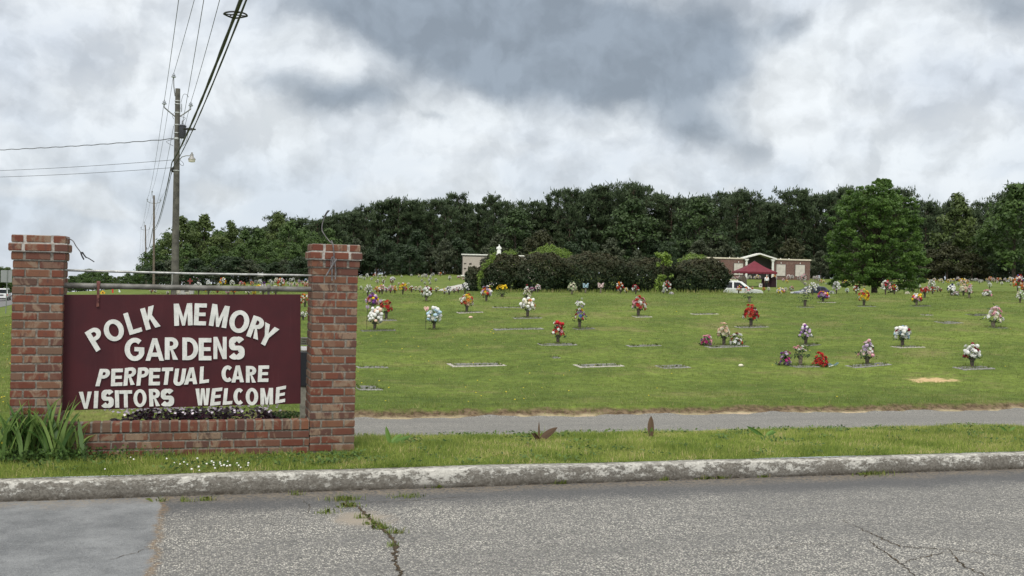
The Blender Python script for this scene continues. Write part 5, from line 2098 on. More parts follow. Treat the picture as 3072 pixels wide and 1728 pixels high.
# pale mausoleum with the statue
ZL = 174.0
kl = mpp(ZL)
g0 = gp(1470, ZL)
bz = CAM[2] + (hy(1440) - 830) * kl
pm = empty('granite_mausoleum', (g0[0], g0[1], bz), -YAW)
tag(pm, 'low flat-roofed pinkish granite mausoleum half hidden by the hedge', 'building')
lx_ = lambda px_: (px_ - 1470) * kl
lz_ = lambda y: (830 - y) * kl
mb = MB()
mb.box(((lx_(1386) + lx_(1660)) / 2, 1.4, lz_(767) / 2 - .3), (lx_(1660) - lx_(1386), 2.8, lz_(767) + .6))
mb.build('wall', M_pinkst, pm)
mb = MB()
mb.box(((lx_(1384) + lx_(1662)) / 2, 1.4, lz_(766) + .09), (lx_(1662) - lx_(1382), 3.0, .17))
mb.build('roof_slab', M_white, pm)
mb = MB()
mb.box(((lx_(1385.5) + lx_(1660)) / 2, -.015, lz_(769)), (lx_(1660) - lx_(1385.5), .03, .12))
mb.box((lx_(1386.2), -.015, lz_(800)), (.12, .03, lz_(772)))
mb.build('dark_trim', M_darkst, pm)
for (px_, y, w, h) in ((1394.5, 791.5, 7, 2.4), (1410.5, 792, 7, 4), (1394.5, 806.5, 7, 3)):
    mb = MB()
    mb.box((lx_(px_), -.04, lz_(y)), (w * kl, .05, h * kl))
    mb.build('bronze_plaque', M_bronze, pm)
mb = MB()
mb.box((lx_(1392), -.25, .10), (1.0, .4, .2))
mb.build('step', M_white, pm)
# statue of a robed figure on the roof: lathe with folds, head, arms
sg = empty('statue', (at_depth(1497, 764, ZL - 0.8)))
sg.rotation_euler = (0, 0, -YAW)
tag(sg, 'white robed statue with bowed head standing above the pale mausoleum', 'statue')
M_stat = mat('white marble', (.78, .79, .77), .5, fn=noisy((.72, .73, .71), (.82, .82, .80), 5))
mb = MB()
prof = [(.36, -.3), (.37, .05), (.34, .3), (.30, .6), (.27, .85), (.29, 1.05), (.27, 1.2), (.12, 1.30), (.09, 1.34)]
nn_ = 24
vs, fs = [], []
for r_, z in prof:
    for q in range(nn_):
        a = q * 2 * math.pi / nn_
        fold = 1 + (.07 * math.sin(a * 7 + z * 3) if z < 1.1 else 0)
        vs.append((r_ * fold * math.cos(a) * 1.0 - .05 * (1.2 - z) * .8, r_ * fold * math.sin(a) * .8, z))
for i in range(len(prof) - 1):
    for q in range(nn_):
        a, b_ = i * nn_ + q, i * nn_ + (q + 1) % nn_
        fs.append((a, b_, b_ + nn_, a + nn_))
fs.append(tuple(range((len(prof) - 1) * nn_, len(prof) * nn_)))
mb.add(vs, fs)
mb.build('robe', M_stat, sg, smooth=True)
mb = MB()
mb.ball((.01, -.04, 1.43), .125, sub=2, squash=(.9, 1, 1.15))
mb.ball((.01, -.155, 1.42), .022, sub=1)
mb.build('head', M_stat, sg, smooth=True)
for s in (-1, 1):
    mb = MB()
    mb.tube([(s * .25 - .03, 0, 1.17), (s * .33 - .03, -.06, .92), (s * .12 - .02, -.28, .93)], [.10, .09, .06], 8)
    mb.build('arm', M_stat, sg, smooth=True)
mb = MB()
mb.box((-.03, .2, -.42), (.9, .8, .26))
mb.build('plinth', M_stat, sg)

# light path up to the mausoleum
M_path = mat('pale gravel path', (.40, .385, .36), .95, fn=noisy((.34, .325, .30), (.48, .46, .43), 3, coord='geo'))
pl = [on_ground(x, y, 58, 250)[0] for x, y in ((1285, 874), (1320, 868), (1350, 860), (1385, 853), (1440, 848), (1500, 846))]
pr = [on_ground(x, y, 58, 250)[0] for x, y in ((1345, 876), (1372, 870), (1392, 865), (1410, 861), (1440, 857), (1500, 856))]
NA = 40
A = np.array([[np.interp(t, np.linspace(0, 1, 6), [p[c] for p in pl]) for c in range(2)] for t in np.linspace(0, 1, NA)])
B = np.array([[np.interp(t, np.linspace(0, 1, 6), [p[c] for p in pr]) for c in range(2)] for t in np.linspace(0, 1, NA)])
ts = np.linspace(0, 1, 9)
PX = A[:, None, 0] * (1 - ts) + B[:, None, 0] * ts
PYY = A[:, None, 1] * (1 - ts) + B[:, None, 1] * ts
grid_obj('path', PX, PYY, T(PX, PYY) + .03, M_path)
# highway on the far left
M_hw = mat('highway asphalt', (.13, .13, .13), .9)
HD = np.array([-.335 * cY + sY, .335 * sY + cY])
HD /= np.linalg.norm(HD)
vanp = gp(12, 186.0)
HN = np.array([HD[1], -HD[0]])
ss_ = np.linspace(-70, 420, 90)
tt_ = np.linspace(-6.5, 5.5, 9)
HX = vanp[0] + HD[0] * ss_[:, None] + HN[0] * tt_[None]
HY = vanp[1] + HD[1] * ss_[:, None] + HN[1] * tt_[None]
grid_obj('highway', HX, HY, T(HX, HY) + .04, M_hw)

# ------------------------------------------------------------------ vehicles
M_glass = mat('car glass', (.012, .015, .018), .15, spec=.25)
M_tyre = mat('tyre', (.02, .02, .02), .9)
M_rim = mat('rim', (.45, .45, .46), .35, .8)
M_black = mat('black trim', (.015, .015, .016), .6)
M_red = mat('tail lamp red', (.55, .02, .02), .3)
M_lampw = mat('headlamp', (.7, .7, .7), .15)
M_plate = mat('licence plate', (.04, .045, .05), .5)


def car(name, loc, heading, paint, L, Wd, low, gh, inset, wins, wheels, wr, label, rear=None, rack=False):
    """low / gh: side outlines (x from the tail, z); gh sits on the belt line and is narrower at the top"""
    o = empty(name, loc, heading)
    tag(o, label, 'car' if name != 'van' else 'van')
    x0 = -L / 2
    h = Wd / 2
    mb = MB()
    k = len(low)
    vs = [(x0 + x, s * (h - (.10 if z < .5 or z < .42 else .0) - .05 * (x < .1 or x > L - .1)), z) for s in (-1, 1) for x, z in low]
    mb.add(vs, [tuple(range(k)), tuple(range(2 * k - 1, k - 1, -1))] + [(i, k + i, k + (i + 1) % k, (i + 1) % k) for i in range(k)])
    zb, zt = min(z for _, z in gh), max(z for _, z in gh)
    yw = lambda z: h - .02 - inset * (z - zb) / (zt - zb)
    k = len(gh)
    vs = [(x0 + x, s * yw(z), z) for s in (-1, 1) for x, z in gh]
    mb.add(vs, [tuple(range(k)), tuple(range(2 * k - 1, k - 1, -1))] + [(i, k + i, k + (i + 1) % k, (i + 1) % k) for i in range(k)])
    mb.build('body', paint, o, bevel=.05)
    for poly in wins:
        for s in (-1, 1):
            mb = MB()
            vs = [(x0 + x, s * (yw(z) + .006), z) for x, z in poly] + [(x0 + x, s * (yw(z) - .02), z) for x, z in poly]
            q = len(poly)
            mb.add(vs, [tuple(range(q)), tuple(range(2 * q - 1, q - 1, -1))] + [(i, (i + 1) % q, q + (i + 1) % q, q + i) for i in range(q)])
            mb.build('window', M_glass, o)
    # windscreen and rear window on the sloping ends of the greenhouse
    for nm, (a, b_) in (('rear_window', (gh[0], gh[1])), ('windscreen', (gh[-1], gh[-2]))):
        mb = MB()
        d = Vector((b_[0] - a[0], 0, b_[1] - a[1]))
        nrm = Vector((-d.z, 0, d.x)).normalized() * (1 if nm == 'rear_window' else -1)
        P = []
        for f in (.14, .90):
            x, z = a[0] + (b_[0] - a[0]) * f, a[1] + (b_[1] - a[1]) * f
            w = yw(z) - .10
            P.append([(x0 + x, -w, z), (x0 + x, w, z)])
        q = [P[0][0], P[0][1], P[1][1], P[1][0]]
        mb.add([tuple(Vector(p) + nrm * .012) for p in q] + [tuple(Vector(p) - nrm * .02) for p in q], [(0, 1, 2, 3), (7, 6, 5, 4), (0, 4, 5, 1), (1, 5, 6, 2), (2, 6, 7, 3), (3, 7, 4, 0)])
        mb.build(nm, M_glass, o)
    for wx_ in wheels:
        for s in (-1, 1):
            mb = MB()
            mb.lathe([(wr * .6, -.10), (wr * .97, -.10), (wr, -.06), (wr, .06), (wr * .97, .10), (wr * .6, .10)], (x0 + wx_, s * (h - .10), wr), 20, axis='Y')
            w_ = mb.build('wheel', M_tyre, o, smooth=True)
            mb = MB()
            mb.lathe([(.02, -.04), (wr * .55, -.02), (wr * .62, .0)] if s < 0 else [(wr * .62, .0), (wr * .55, .02), (.02, .04)], (x0 + wx_, s * (h + .005), wr), 14, axis='Y')
            mb.build('rim', M_rim, w_, smooth=True)
    for s in (-1, 1):
        mb = MB()
        mb.box((x0 + .03, s * (h - .16), low[1][1] - .12), (.08, .18, .26))
        mb.build('tail_lamp', M_red, o)
        mb = MB()
        mb.box((x0 + L - .06, s * (h - .25), .74), (.10, .32, .16))
        mb.build('headlight', M_lampw, o)
        mb = MB()
        mb.box((x0 + gh[-1][0] - .38, s * (h + .09), gh[-1][1] + .06), (.10, .18, .14))
        mb.build('mirror', M_black if name == 'suv' else paint, o, bevel=.02)
    mb = MB()
    mb.box((x0 - .02, 0, .42), (.14, Wd - .25, .2))
    mb.box((x0 + L + .0, 0, .42), (.14, Wd - .25, .2))
    mb.build('bumper', M_black, o, bevel=.03)
    if rear:
        mb = MB()
        mb.box((x0 - .015, 0, rear), (.04, .55, .22))
        mb.build('licence_plate', M_plate, o)
    if rack:
        for s in (-1, 1):
            mb = MB()
            mb.tube([(x0 + .6, s * (h - inset - .1), zt + .0), (x0 + .75, s * (h - inset - .1), zt + .08), (x0 + 2.4, s * (h - inset - .1), zt + .08), (x0 + 2.55, s * (h - inset - .1), zt)], .022, 6)
            mb.build('roof_rail', M_rim, o)
    return o


M_wcar = mat('white car paint', (.72, .73, .74), .25, spec=.5, Coat_Weight=.5)
M_bcar = mat('dark blue car paint', (.018, .024, .07), .2, spec=.5, Coat_Weight=.6)
g0 = gp(2212, 107)
g0[2] = CAM[2] + (hy(2212) - 843.5) * mpp(107) - 1.80
car('suv', g0, -YAW - .12, M_wcar, 4.75, 1.85, [(.0, .45), (.0, 1.05), (.12, 1.12), (3.55, 1.12), (4.55, 1.0), (4.72, .85), (4.75, .45)],
    [(.10, 1.11), (.52, 1.76), (.8, 1.80), (2.75, 1.78), (3.62, 1.11)], .17,
    [[(.42, 1.17), (.62, 1.68), (.72, 1.70), (.80, 1.17)], [(.95, 1.15), (.98, 1.68), (1.85, 1.70), (1.85, 1.15)], [(2.0, 1.15), (2.0, 1.70), (2.55, 1.69), (3.12, 1.22), (3.12, 1.15)]],
    [.92, 3.75], .36, 'white SUV parked on the road behind the crest, seen from the side', .85, True)
g0 = gp(2436, 116)
g0[2] = CAM[2] + (hy(2436) - 858.5) * mpp(116) - 1.44
car('sedan', g0, math.pi - YAW + .55, M_bcar, 4.5, 1.78, [(.0, .42), (.0, .86), (.1, .93), (3.3, .92), (4.3, .80), (4.48, .66), (4.5, .42)],
    [(.35, .92), (1.05, 1.38), (1.3, 1.43), (2.35, 1.41), (3.25, .92)], .16,
    [[(.95, .98), (1.2, 1.33), (1.75, 1.36), (1.75, .98)], [(1.85, .98), (1.85, 1.36), (2.3, 1.34), (2.85, .98)]],
    [.85, 3.6], .32, 'dark blue car with only roof and bonnet showing above the crest', .7)
g0 = vanp.copy()
g0[2] = float(T(g0[0], g0[1])) + .05
hd_ = math.atan2(HD[1], HD[0])
car('van', g0, hd_, M_wcar, 5.2, 1.95, [(.0, .45), (.0, 1.15), (.06, 1.2), (4.3, 1.15), (5.05, 1.0), (5.2, .8), (5.2, .45)],
    [(.04, 1.18), (.14, 2.0), (.3, 2.06), (3.4, 2.05), (4.35, 1.16)], .12,
    [[(.3, 1.28), (.34, 1.82), (1.6, 1.84), (1.6, 1.28)], [(1.75, 1.28), (1.75, 1.84), (2.7, 1.84), (2.7, 1.28)], [(2.85, 1.28), (2.85, 1.84), (3.3, 1.84), (3.9, 1.28)]],
    [1.0, 4.1], .36, 'white work van seen from behind on the highway left of the pillar', 1.0, True)

# ------------------------------------------------------------------ funeral tent, chairs, mourner
M_tent = mat('wine red canvas', (.125, .009, .022), .8, fn=noisy((.112, .008, .019), (.14, .011, .025), 2))
M_pole = mat('tent pole', (.55, .55, .54), .4, .6)
ZT = 152.0
kt = mpp(ZT)
tg = gp(2262, ZT)
tz0 = CAM[2] + (hy(2262) - 861.5) * kt
tent = empty('funeral_tent', (tg[0], tg[1], tz0), -YAW)
tag(tent, 'wine red pyramid funeral tent with scalloped valance on thin poles', 'tent')
tx = lambda px_: (px_ - 2262) * kt
tzz = lambda y: (861.5 - y) * kt
hw, ez, vz, pk = 56 * kt, tzz(815.5), tzz(820), tzz(782.5)
mb = MB()
vs = [(-hw, -hw, ez), (hw, -hw, ez), (hw, hw, ez), (-hw, hw, ez), (0, 0, pk)]
ring_, fs = [], []
NS = 10
# slightly sagging roof panels
for s in range(4):
    a, b_ = Vector(vs[s]), Vector(vs[(s + 1) % 4])
    ap_ = Vector(vs[4])
    grid = []
    for i in range(7):
        f = i / 6
        rowp = []
        for j in range(NS + 1):
            e = a.lerp(b_, j / NS)
            p = e.lerp(ap_, f)
            p.z -= .13 * math.sin(math.pi * f) * (1 + .25 * math.sin(math.pi * j / NS))
            rowp.append(tuple(p))
        grid.append(rowp)
    base = [p for r_ in grid for p in r_]
    mb.add(base, [(i * (NS + 1) + j, i * (NS + 1) + j + 1, (i + 1) * (NS + 1) + j + 1, (i + 1) * (NS + 1) + j) for i in range(6) for j in range(NS)])
mb.build('canopy', M_tent, tent)
for s in range(4):
    a, b_ = Vector(vs[s]), Vector(vs[(s + 1) % 4])
    out_ = Vector(((a.x + b_.x) / 2, (a.y + b_.y) / 2, 0)).normalized() * .01
    mb = MB()
    top_, bot_ = [], []
    for j in range(41):
        p = a.lerp(b_, j / 40) + out_
        top_.append(tuple(p))
        bot_.append((p.x, p.y, vz - .07 * abs(math.sin(j / 40 * math.pi * 10))))
    mb.add(top_ + bot_, [(j, j + 1, 42 + j, 41 + j) for j in range(40)])
    mb.build('valance', M_tent, tent)
for sx_ in (-1, 1):
    for sy_ in (-1, 1):
        mb = MB()
        mb.tube([(sx_ * (hw - .05), sy_ * (hw - .05), -.4), (sx_ * (hw - .05), sy_ * (hw - .05), ez)], .03, 7)
        mb.build('pole', M_pole, tent)
mb = MB()
mb.lathe([(.08, pk - .05), (.06, pk + .06), (.02, pk + .10)], n=8)
mb.build('finial', M_black, tent)

M_velvet = mat('dark velvet cover', (.022, .006, .010), .9)
ch_lab = ['dark velvet covered chair left of the man in the white shirt', 'dark velvet covered chair just right of the man in the white shirt', 'dark velvet covered chair at the right tent pole', 'dark velvet covered chair in the second row under the tent']


def to_w(root, p):
    return root.matrix_basis @ Vector(p)


def chair_mesh():
    root = empty('covered_chair', (0, 0, 0))
    mb = MB()
    prof = [(-.26, 0), (-.25, .45), (-.23, .95), (-.14, 1.06), (0, 1.09), (.14, 1.06), (.23, .95), (.25, .45), (.26, 0)]
    mb.prism(prof, (0, .02, 0), (1, 0, 0), (0, 0, 1), (0, .10, 0))
    mb.build('backrest_cover', M_velvet, root, bevel=.03)
    mb = MB()
    mb.box((0, -.24, .23), (.50, .50, .46), taper=.94)
    mb.build('seat_cover', M_velvet, root, bevel=.03)
    return root


ch0 = chair_mesh()
for i, (px_, yb, dy, sc) in enumerate([(2281, 861, -.2, 1.0), (2300, 861, -.1, 1.35), (2312, 861, -.35, 1.35), (2290, 860, 1.2, 1.1)]):
    o = ch0 if i == 0 else copy_tree(ch0)
    w = to_w(tent, (tx(px_), -hw * .55 + dy, .0))
    o.location = (w.x, w.y, tz0)
    o.rotation_euler = (0, 0, -YAW + math.pi + random.uniform(-.2, .2))
    o.scale = (sc, sc, sc)
    tag(o, ch_lab[i], 'chair', 'covered chairs under the tent')
w = to_w(tent, (tx(2272.5), -hw * .75, 0))
bx = empty('white_box', (w.x, w.y, tz0), -YAW)
tag(bx, 'small white box with dark mark beside the covered chairs', 'box')
mb = MB()
mb.box((0, 0, .26), (.42, .3, .52))
mb.build('box_body', mat('white box', (.66, .62, .60), .6), bx, bevel=.01)
mb = MB()
mb.box((.02, -.153, .28), (.14, .01, .2))
mb.build('box_mark', M_black, bx)
mb = MB()
mb.box((-.08, .25, .60), (1.0, .3, .05))
mb.build('box_tray', M_black, bx)
# dome-topped dark stone left under the tent
w = gp(2229, 138)
dz = CAM[2] + (hy(2229) - 846) * mpp(138)
dm_ = empty('domed_stone', (w[0], w[1], dz), -YAW)
tag(dm_, 'brown-grey domed vault cover behind the white SUV', 'vault')
kd = mpp(138)
mb = MB()
pr_2 = [(-9 * kd, -.5), (-9 * kd, .42), (-6 * kd, .58), (-4.5 * kd, .70), (4.5 * kd, .70), (6 * kd, .58), (9 * kd, .42), (9.4 * kd, -.5)]
mb.prism(pr_2, (0, -.5, 0), (1, 0, 0), (0, 0, 1), (0, 1.6, 0))
mb.build('vault_body', mat('brown grey stone', (.075, .06, .045), .85, fn=noisy((.06, .045, .035), (.10, .08, .06), 3)), dm_, bevel=.04)
mb = MB()
mb.tube([(-4 * kd, -.3, .68), (-2 * kd, -.3, .82), (2 * kd, -.3, .82), (4 * kd, -.3, .68)], .07, 6)
mb.build('lifting_hoop', M_black, dm_)


def skin_mesh(name, pts, edges, rad, m, parent, sub=1):
    me = bpy.data.meshes.new(name)
    me.from_pydata([tuple(p) for p in pts], edges, [])
    o = bpy.data.objects.new(name, me)
    C.objects.link(o)
    o.modifiers.new('skin', 'SKIN')
    sv_ = me.skin_vertices[0].data
    for i, r_ in enumerate(rad):
        sv_[i].radius = (r_, r_) if not isinstance(r_, tuple) else r_
        sv_[i].use_root = (i == 0)
    md = o.modifiers.new('sub', 'SUBSURF')
    md.levels = md.render_levels = sub
    bpy.context.view_layer.update()
    me2 = bpy.data.meshes.new_from_object(o.evaluated_get(bpy.context.evaluated_depsgraph_get()))
    me2.name = name
    bpy.data.objects.remove(o)
    me2.materials.clear()
    me2.materials.append(m)
    me2.polygons.foreach_set('use_smooth', [True] * len(me2.polygons))
    return link_mesh(name, me2, parent)


# man standing with his back to us; x right, y away, z up
M_skin = mat('skin', (.50, .31, .23), .6)
w = to_w(tent, (tx(2286.5), -hw * 1.05, 0))
man = empty('person', (w.x, w.y, tz0 - .05), -YAW)
tag(man, 'man in white shirt, dark trousers and white cap standing with his back turned under the tent', 'person')
P = {'pel': (0, 0, .95), 'wst': (0, 0, 1.10), 'chs': (0, -.01, 1.32), 'nk': (0, 0, 1.47), 'hd': (0, .015, 1.58), 'crn': (0, .01, 1.70)}
names = list(P)
pts = list(P.values())
rad = [(.16, .11), (.145, .10), (.175, .115), .058, .088, .075]
ed = [(0, 1), (1, 2), (2, 3), (3, 4), (4, 5)]
for s in (-1, 1):
    b0 = len(pts)
    pts += [(s * .19, -.01, 1.40), (s * .245, -.03, 1.14), (s * .235, .05, .90), (s * .23, .07, .82)]
    rad += [.058, .045, .036, .028]
    ed += [(2, b0), (b0, b0 + 1), (b0 + 1, b0 + 2), (b0 + 2, b0 + 3)]
    for q, (dy, L) in enumerate(((-.03, .075), (-.01, .09), (.01, .085), (.03, .065))):
        i_ = len(pts)
        pts += [(s * .228, .07 + dy, .775), (s * .222, .085 + dy, .775 - L * .9)]
        rad += [.010, .008]
        ed += [(b0 + 3, i_), (i_, i_ + 1)]
    i_ = len(pts)
    pts += [(s * .20, .105, .79), (s * .185, .125, .755)]
    rad += [.011, .009]
    ed += [(b0 + 3, i_), (i_, i_ + 1)]
    l0 = len(pts)
    pts += [(s * .095, 0, .88), (s * .11, .01, .48), (s * .115, -.01, .09), (s * .125, .14, .035)]
    rad += [.088, .056, .040, .035]
    ed += [(0, l0), (l0, l0 + 1), (l0 + 1, l0 + 2), (l0 + 2, l0 + 3)]
body = skin_mesh('body', pts, ed, rad, M_skin, man)
sp_, sr, se = [P['wst'], (0, 0, 1.0), P['chs'], (0, 0, 1.445)], [(.17, .125), (.172, .125), (.195, .135), .075], [(0, 1), (0, 2), (2, 3)]
for s in (-1, 1):
    b0 = len(sp_)
    sp_ += [(s * .20, -.01, 1.40), (s * .25, -.03, 1.14), (s * .24, .04, .94)]
    sr += [.075, .062, .052]
    se += [(2, b0), (b0, b0 + 1), (b0 + 1, b0 + 2)]
skin_mesh('shirt', sp_, se, sr, mat('white shirt', (.78, .78, .80), .8), man)
tp, tr_, te = [P['pel'], (0, 0, 1.02)], [(.172, .125), (.165, .12)], [(0, 1)]
for s in (-1, 1):
    b0 = len(tp)
    tp += [(s * .10, 0, .86), (s * .115, .01, .48), (s * .118, -.01, .06)]
    tr_ += [.105, .080, .065]
    te += [(0, b0), (b0, b0 + 1), (b0 + 1, b0 + 2)]
skin_mesh('trousers', tp, te, tr_, mat('black trousers', (.012, .011, .012), .85), man)
mb = MB()
mb.ball((0, .005, 1.70), .105, sub=2, squash=(.92, 1.02, .62))
mb.box((0, .11, 1.69), (.15, .08, .012))
mb.build('cap', mat('white cap', (.70, .69, .67), .8), man, smooth=True)
for s in (-1, 1):
    mb = MB()
    mb.ball((s * .085, .01, 1.60), .022, sub=1, squash=(.5, 1, 1.4))
    mb.build('ear', M_skin, man)

# ------------------------------------------------------------------ utility poles and wires
M_wood = mat('grey pole wood', (.085, .08, .07), .9, fn=noisy((.06, .057, .05), (.125, .118, .10), 2.5))
M_wood2 = mat('brown pole wood', (.12, .095, .075), .9, fn=noisy((.09, .07, .055), (.16, .13, .10), 2.5))
M_steel = mat('galvanised bracket', (.25, .255, .26), .5, .5)
M_ins = mat('porcelain', (.36, .38, .42), .25)
M_band = mat('steel band', (.50, .51, .50), .4, .6)
M_wire = mat('conductor', (.07, .072, .078), .6)
M_wirek = mat('black cable', (.022, .022, .024), .6)
M_trafo = mat('transformer grey', (.03, .032, .04), .4)
ZP = 58.0
kp = mpp(ZP)
D3 = np.array([HD[0], HD[1], 0.0])           # along the line, away from us
NR = np.array([HN[0], HN[1], 0.0])           # to the right
pole_px = [(526, 855, 533.5, 266, ZP), (463, 868, 462, 586, ZP + 74), (441, 868, 436, 675, ZP + 150), (429, 868, 427, 780, ZP + 228)]
poles, att = [], []
plab = ['tall grey utility pole with transformer and lamp right of the left pillar', 'second utility pole, bare, thinner and further along the highway', 'third utility pole leaning slightly, far along the highway', 'fourth, smallest utility pole near the tree line']
for i, (xb, yb, xt, yt, Z) in enumerate(pole_px):
    g0 = gp(xb, Z)
    top = at_depth(xt, yt, Z)
    o = empty('utility_pole', g0)
    tag(o, plab[i], 'pole', 'utility poles along the highway')
    poles.append(o)
    G0 = np.array(g0)
    mb = MB()
    rb, rt_ = (.205, .125) if i == 0 else (.15, .10)
    mb.tube([(0, 0, -.5), (top - G0) * .5, top - G0], [rb * 1.02, (rb + rt_) / 2, rt_], 14)
    mb.build('shaft', M_wood if i == 0 else M_wood2, o, smooth=True)
    tl = top - G0
    s = 1.0
    arm_z = tl + np.array([0, 0, -1.45 * s if i == 0 else -.95])
    ends = {}
    for sd in (-1, 1):
        wdt = (.66 if i == 0 else .74)
        e = arm_z + NR * sd * wdt + np.array([0, 0, .42 if i == 0 else .20]) + D3 * (-.1)
        mb = MB()
        mb.tube([arm_z + NR * sd * rt_ * .9, arm_z + NR * sd * wdt * .6 + np.array([0, 0, .22 if i == 0 else .06]), e], .035, 6)
        mb.tube([e, e + np.array([0, 0, .16])], .03, 6)
        mb.build('bracket_arm', M_steel, o)
        mb = MB()
        mb.lathe([(.03, 0), (.115, .02), (.12, .07), (.06, .10), (.09, .12), (.085, .16), (.04, .18), (.035, .24)], e + np.array([0, 0, .14]), 10)
        mb.build('insulator', M_ins, o, smooth=True)
        ends[sd] = G0 + e + np.array([0, 0, .36])
    e = tl + NR * -.22 + np.array([0, 0, .55 if i == 0 else .35])
    mb = MB()
    mb.tube([tl + NR * -.13 + np.array([0, 0, -.4]), tl + NR * -.2 + np.array([0, 0, .1]), e], .03, 6)
    mb.build('pole_top_pin', M_steel, o)
    mb = MB()
    mb.lathe([(.03, 0), (.115, .02), (.12, .07), (.06, .10), (.09, .12), (.085, .16), (.04, .18), (.035, .24)], e, 10)
    mb.build('insulator', M_ins, o, smooth=True)
    neu = at_depth(*( [(521, 378, Z), (457, 643, Z), (434, 715, Z), (426, 797, Z)][i]))
    com = at_depth(*( [(516, 487, Z), (458, 685, Z), (440, 742, Z), (427, 808, Z)][i]))
    com2 = at_depth(*( [(517, 505, Z), (458, 690, Z), (440, 745, Z), (427, 810, Z)][i]))
    att.append({'a': ends[-1], 'b': G0 + e + np.array([0, 0, .22]), 'c': ends[1], 'n': neu, 'm': com, 'm2': com2})
P1 = poles[0]
G0 = np.array(P1.location)


def loc1(x, y, dZ=0):
    return at_depth(x, y, ZP + dZ) - G0


# transformer, bands, lamp
tc_ = loc1(547.5, 396, -.1)
mb = MB()
hT = 38 * kp
mb.lathe([(.02, -hT / 2), (.17, -hT / 2), (.18, -hT / 2 + .04), (.18, hT / 2 - .05), (.195, hT / 2 - .04), (.195, hT / 2), (.12, hT / 2 + .05), (.02, hT / 2 + .06)], tc_, 16)
tf = mb.build('transformer', M_trafo, P1, smooth=True)
mb = MB()
q = loc1(547.5, 372, -.1)
mb.lathe([(.03, -.06), (.07, -.03), (.035, 0), (.065, .05), (.03, .08), (.055, .12), (.02, .2)], q, 8)
mb.build('bushing', M_ins, tf, smooth=True)
for y in (303, 312, 338, 374.5, 399, 414, 417, 512):
    mb = MB()
    q = loc1(533 - (y - 266) * .016, y)
    f = (y - 266) / 600
    r_ = .125 + .08 * f + .012
    mb.lathe([(r_, -.025), (r_ + .004, 0), (r_, .025)], q, 14)
    mb.build('band', M_band, P1)
mb = MB()
a, b_, c_, d_ = loc1(537, 482), loc1(545, 471), loc1(558, 467), loc1(571, 467)
mb.tube([a, b_, c_, d_], .024, 7)
mb.build('lamp_arm', M_steel, P1, smooth=True)
q = loc1(575.5, 472)
mb = MB()
mb.lathe([(.02, .26), (.045, .25), (.05, .17), (.085, .16), (.085, .06), (.12, .0), (.19, -.08), (.195, -.11)], q + np.array([0, 0, .0]), 14)
lm = mb.build('lamp_head', mat('lamp housing', (.30, .29, .28), .5, .3), P1, smooth=True)
mb = MB()
mb.lathe([(.185, -.10), (.16, -.24), (.02, -.26)], q, 14)
mb.build('lamp_lens', mat('lamp lens', (.62, .58, .50), .4), lm, smooth=True)
# drop-out fuse and loops of wire
mb = MB()
mb.tube([loc1(540, 324), loc1(544.5, 324)], .02, 6)
mb.tube([loc1(544.5, 311), loc1(544.3, 325), loc1(544, 336)], [.025, .035, .03], 7)
mb.build('fuse_cutout', M_ins, P1)


def curve_pts(P, n=6):
    P = [np.array(p, float) for p in P]
    out_ = []
    for i in range(len(P) - 1):
        p0, p1, p2, p3 = P[max(i - 1, 0)], P[i], P[i + 1], P[min(i + 2, len(P) - 1)]
        for k_ in range(n):
            t = k_ / n
            out_.append(.5 * ((2 * p1) + (-p0 + p2) * t + (2 * p0 - 5 * p1 + 4 * p2 - p3) * t * t + (-p0 + 3 * p1 - 3 * p2 + p3) * t ** 3))
    return out_ + [P[-1]]


for pts_ in ([(566, 292), (560, 284), (551, 283), (546, 296), (543, 308)], [(538, 344), (545, 350), (556, 354), (552, 360), (548, 366)], [(520, 340), (518, 350), (522, 357)],
             [(557, 384), (563, 395), (562, 412), (556, 430), (545, 440)], [(551, 417), (550, 430), (544, 438)], [(540, 480), (547, 486), (551, 492), (549, 497), (543, 495), (539, 490)],
             [(522, 417), (500, 424), (505, 430), (520, 438)]):
    mb = MB()
    mb.tube(curve_pts([loc1(x, y, -.2) for x, y in pts_]), .011, 5)
    mb.build('wire_loop', M_wire, P1)
mb = MB()
q = loc1(519, 510)
mb.lathe([(.06, -.12), (.10, -.06), (.10, .08), (.05, .14)], q, 10)
mb.build('splice_case', M_wirek, P1)
mb = MB()
mb.tube([loc1(514, 869, -.22), loc1(517, 840, -.22), loc1(517, 820, -.22)], .016, 6)
mb.build('ground_wire_guard', M_band, P1)


def span(a, b_, sag, n=24):
    a, b_ = np.array(a, float), np.array(b_, float)
    return [a + (b_ - a) * t - np.array([0, 0, sag * 4 * t * (1 - t)]) for t in np.linspace(0, 1, n)]


BACK = -D3 * 75.0


def back_end(A0, x_target, sag, dz=0.0, y_target=0):
    best, bv = None, 1e9
    for dl in np.linspace(-3, 3, 241):
        e = np.array(A0) + BACK + NR * dl + np.array([0, 0, dz])
        P = [project(p) for p in span(e, A0, sag, 60) if (p - CAM) @ fwd > 4]
        xs_ = [(abs(y - y_target), x) for x, y, z in P]
        ys_ = sorted(P, key=lambda q: q[1])
        x = float(np.interp(y_target, [q[1] for q in ys_], [q[0] for q in ys_]))
        if abs(x - x_target) < bv:
            bv, best = abs(x - x_target), e
    return best


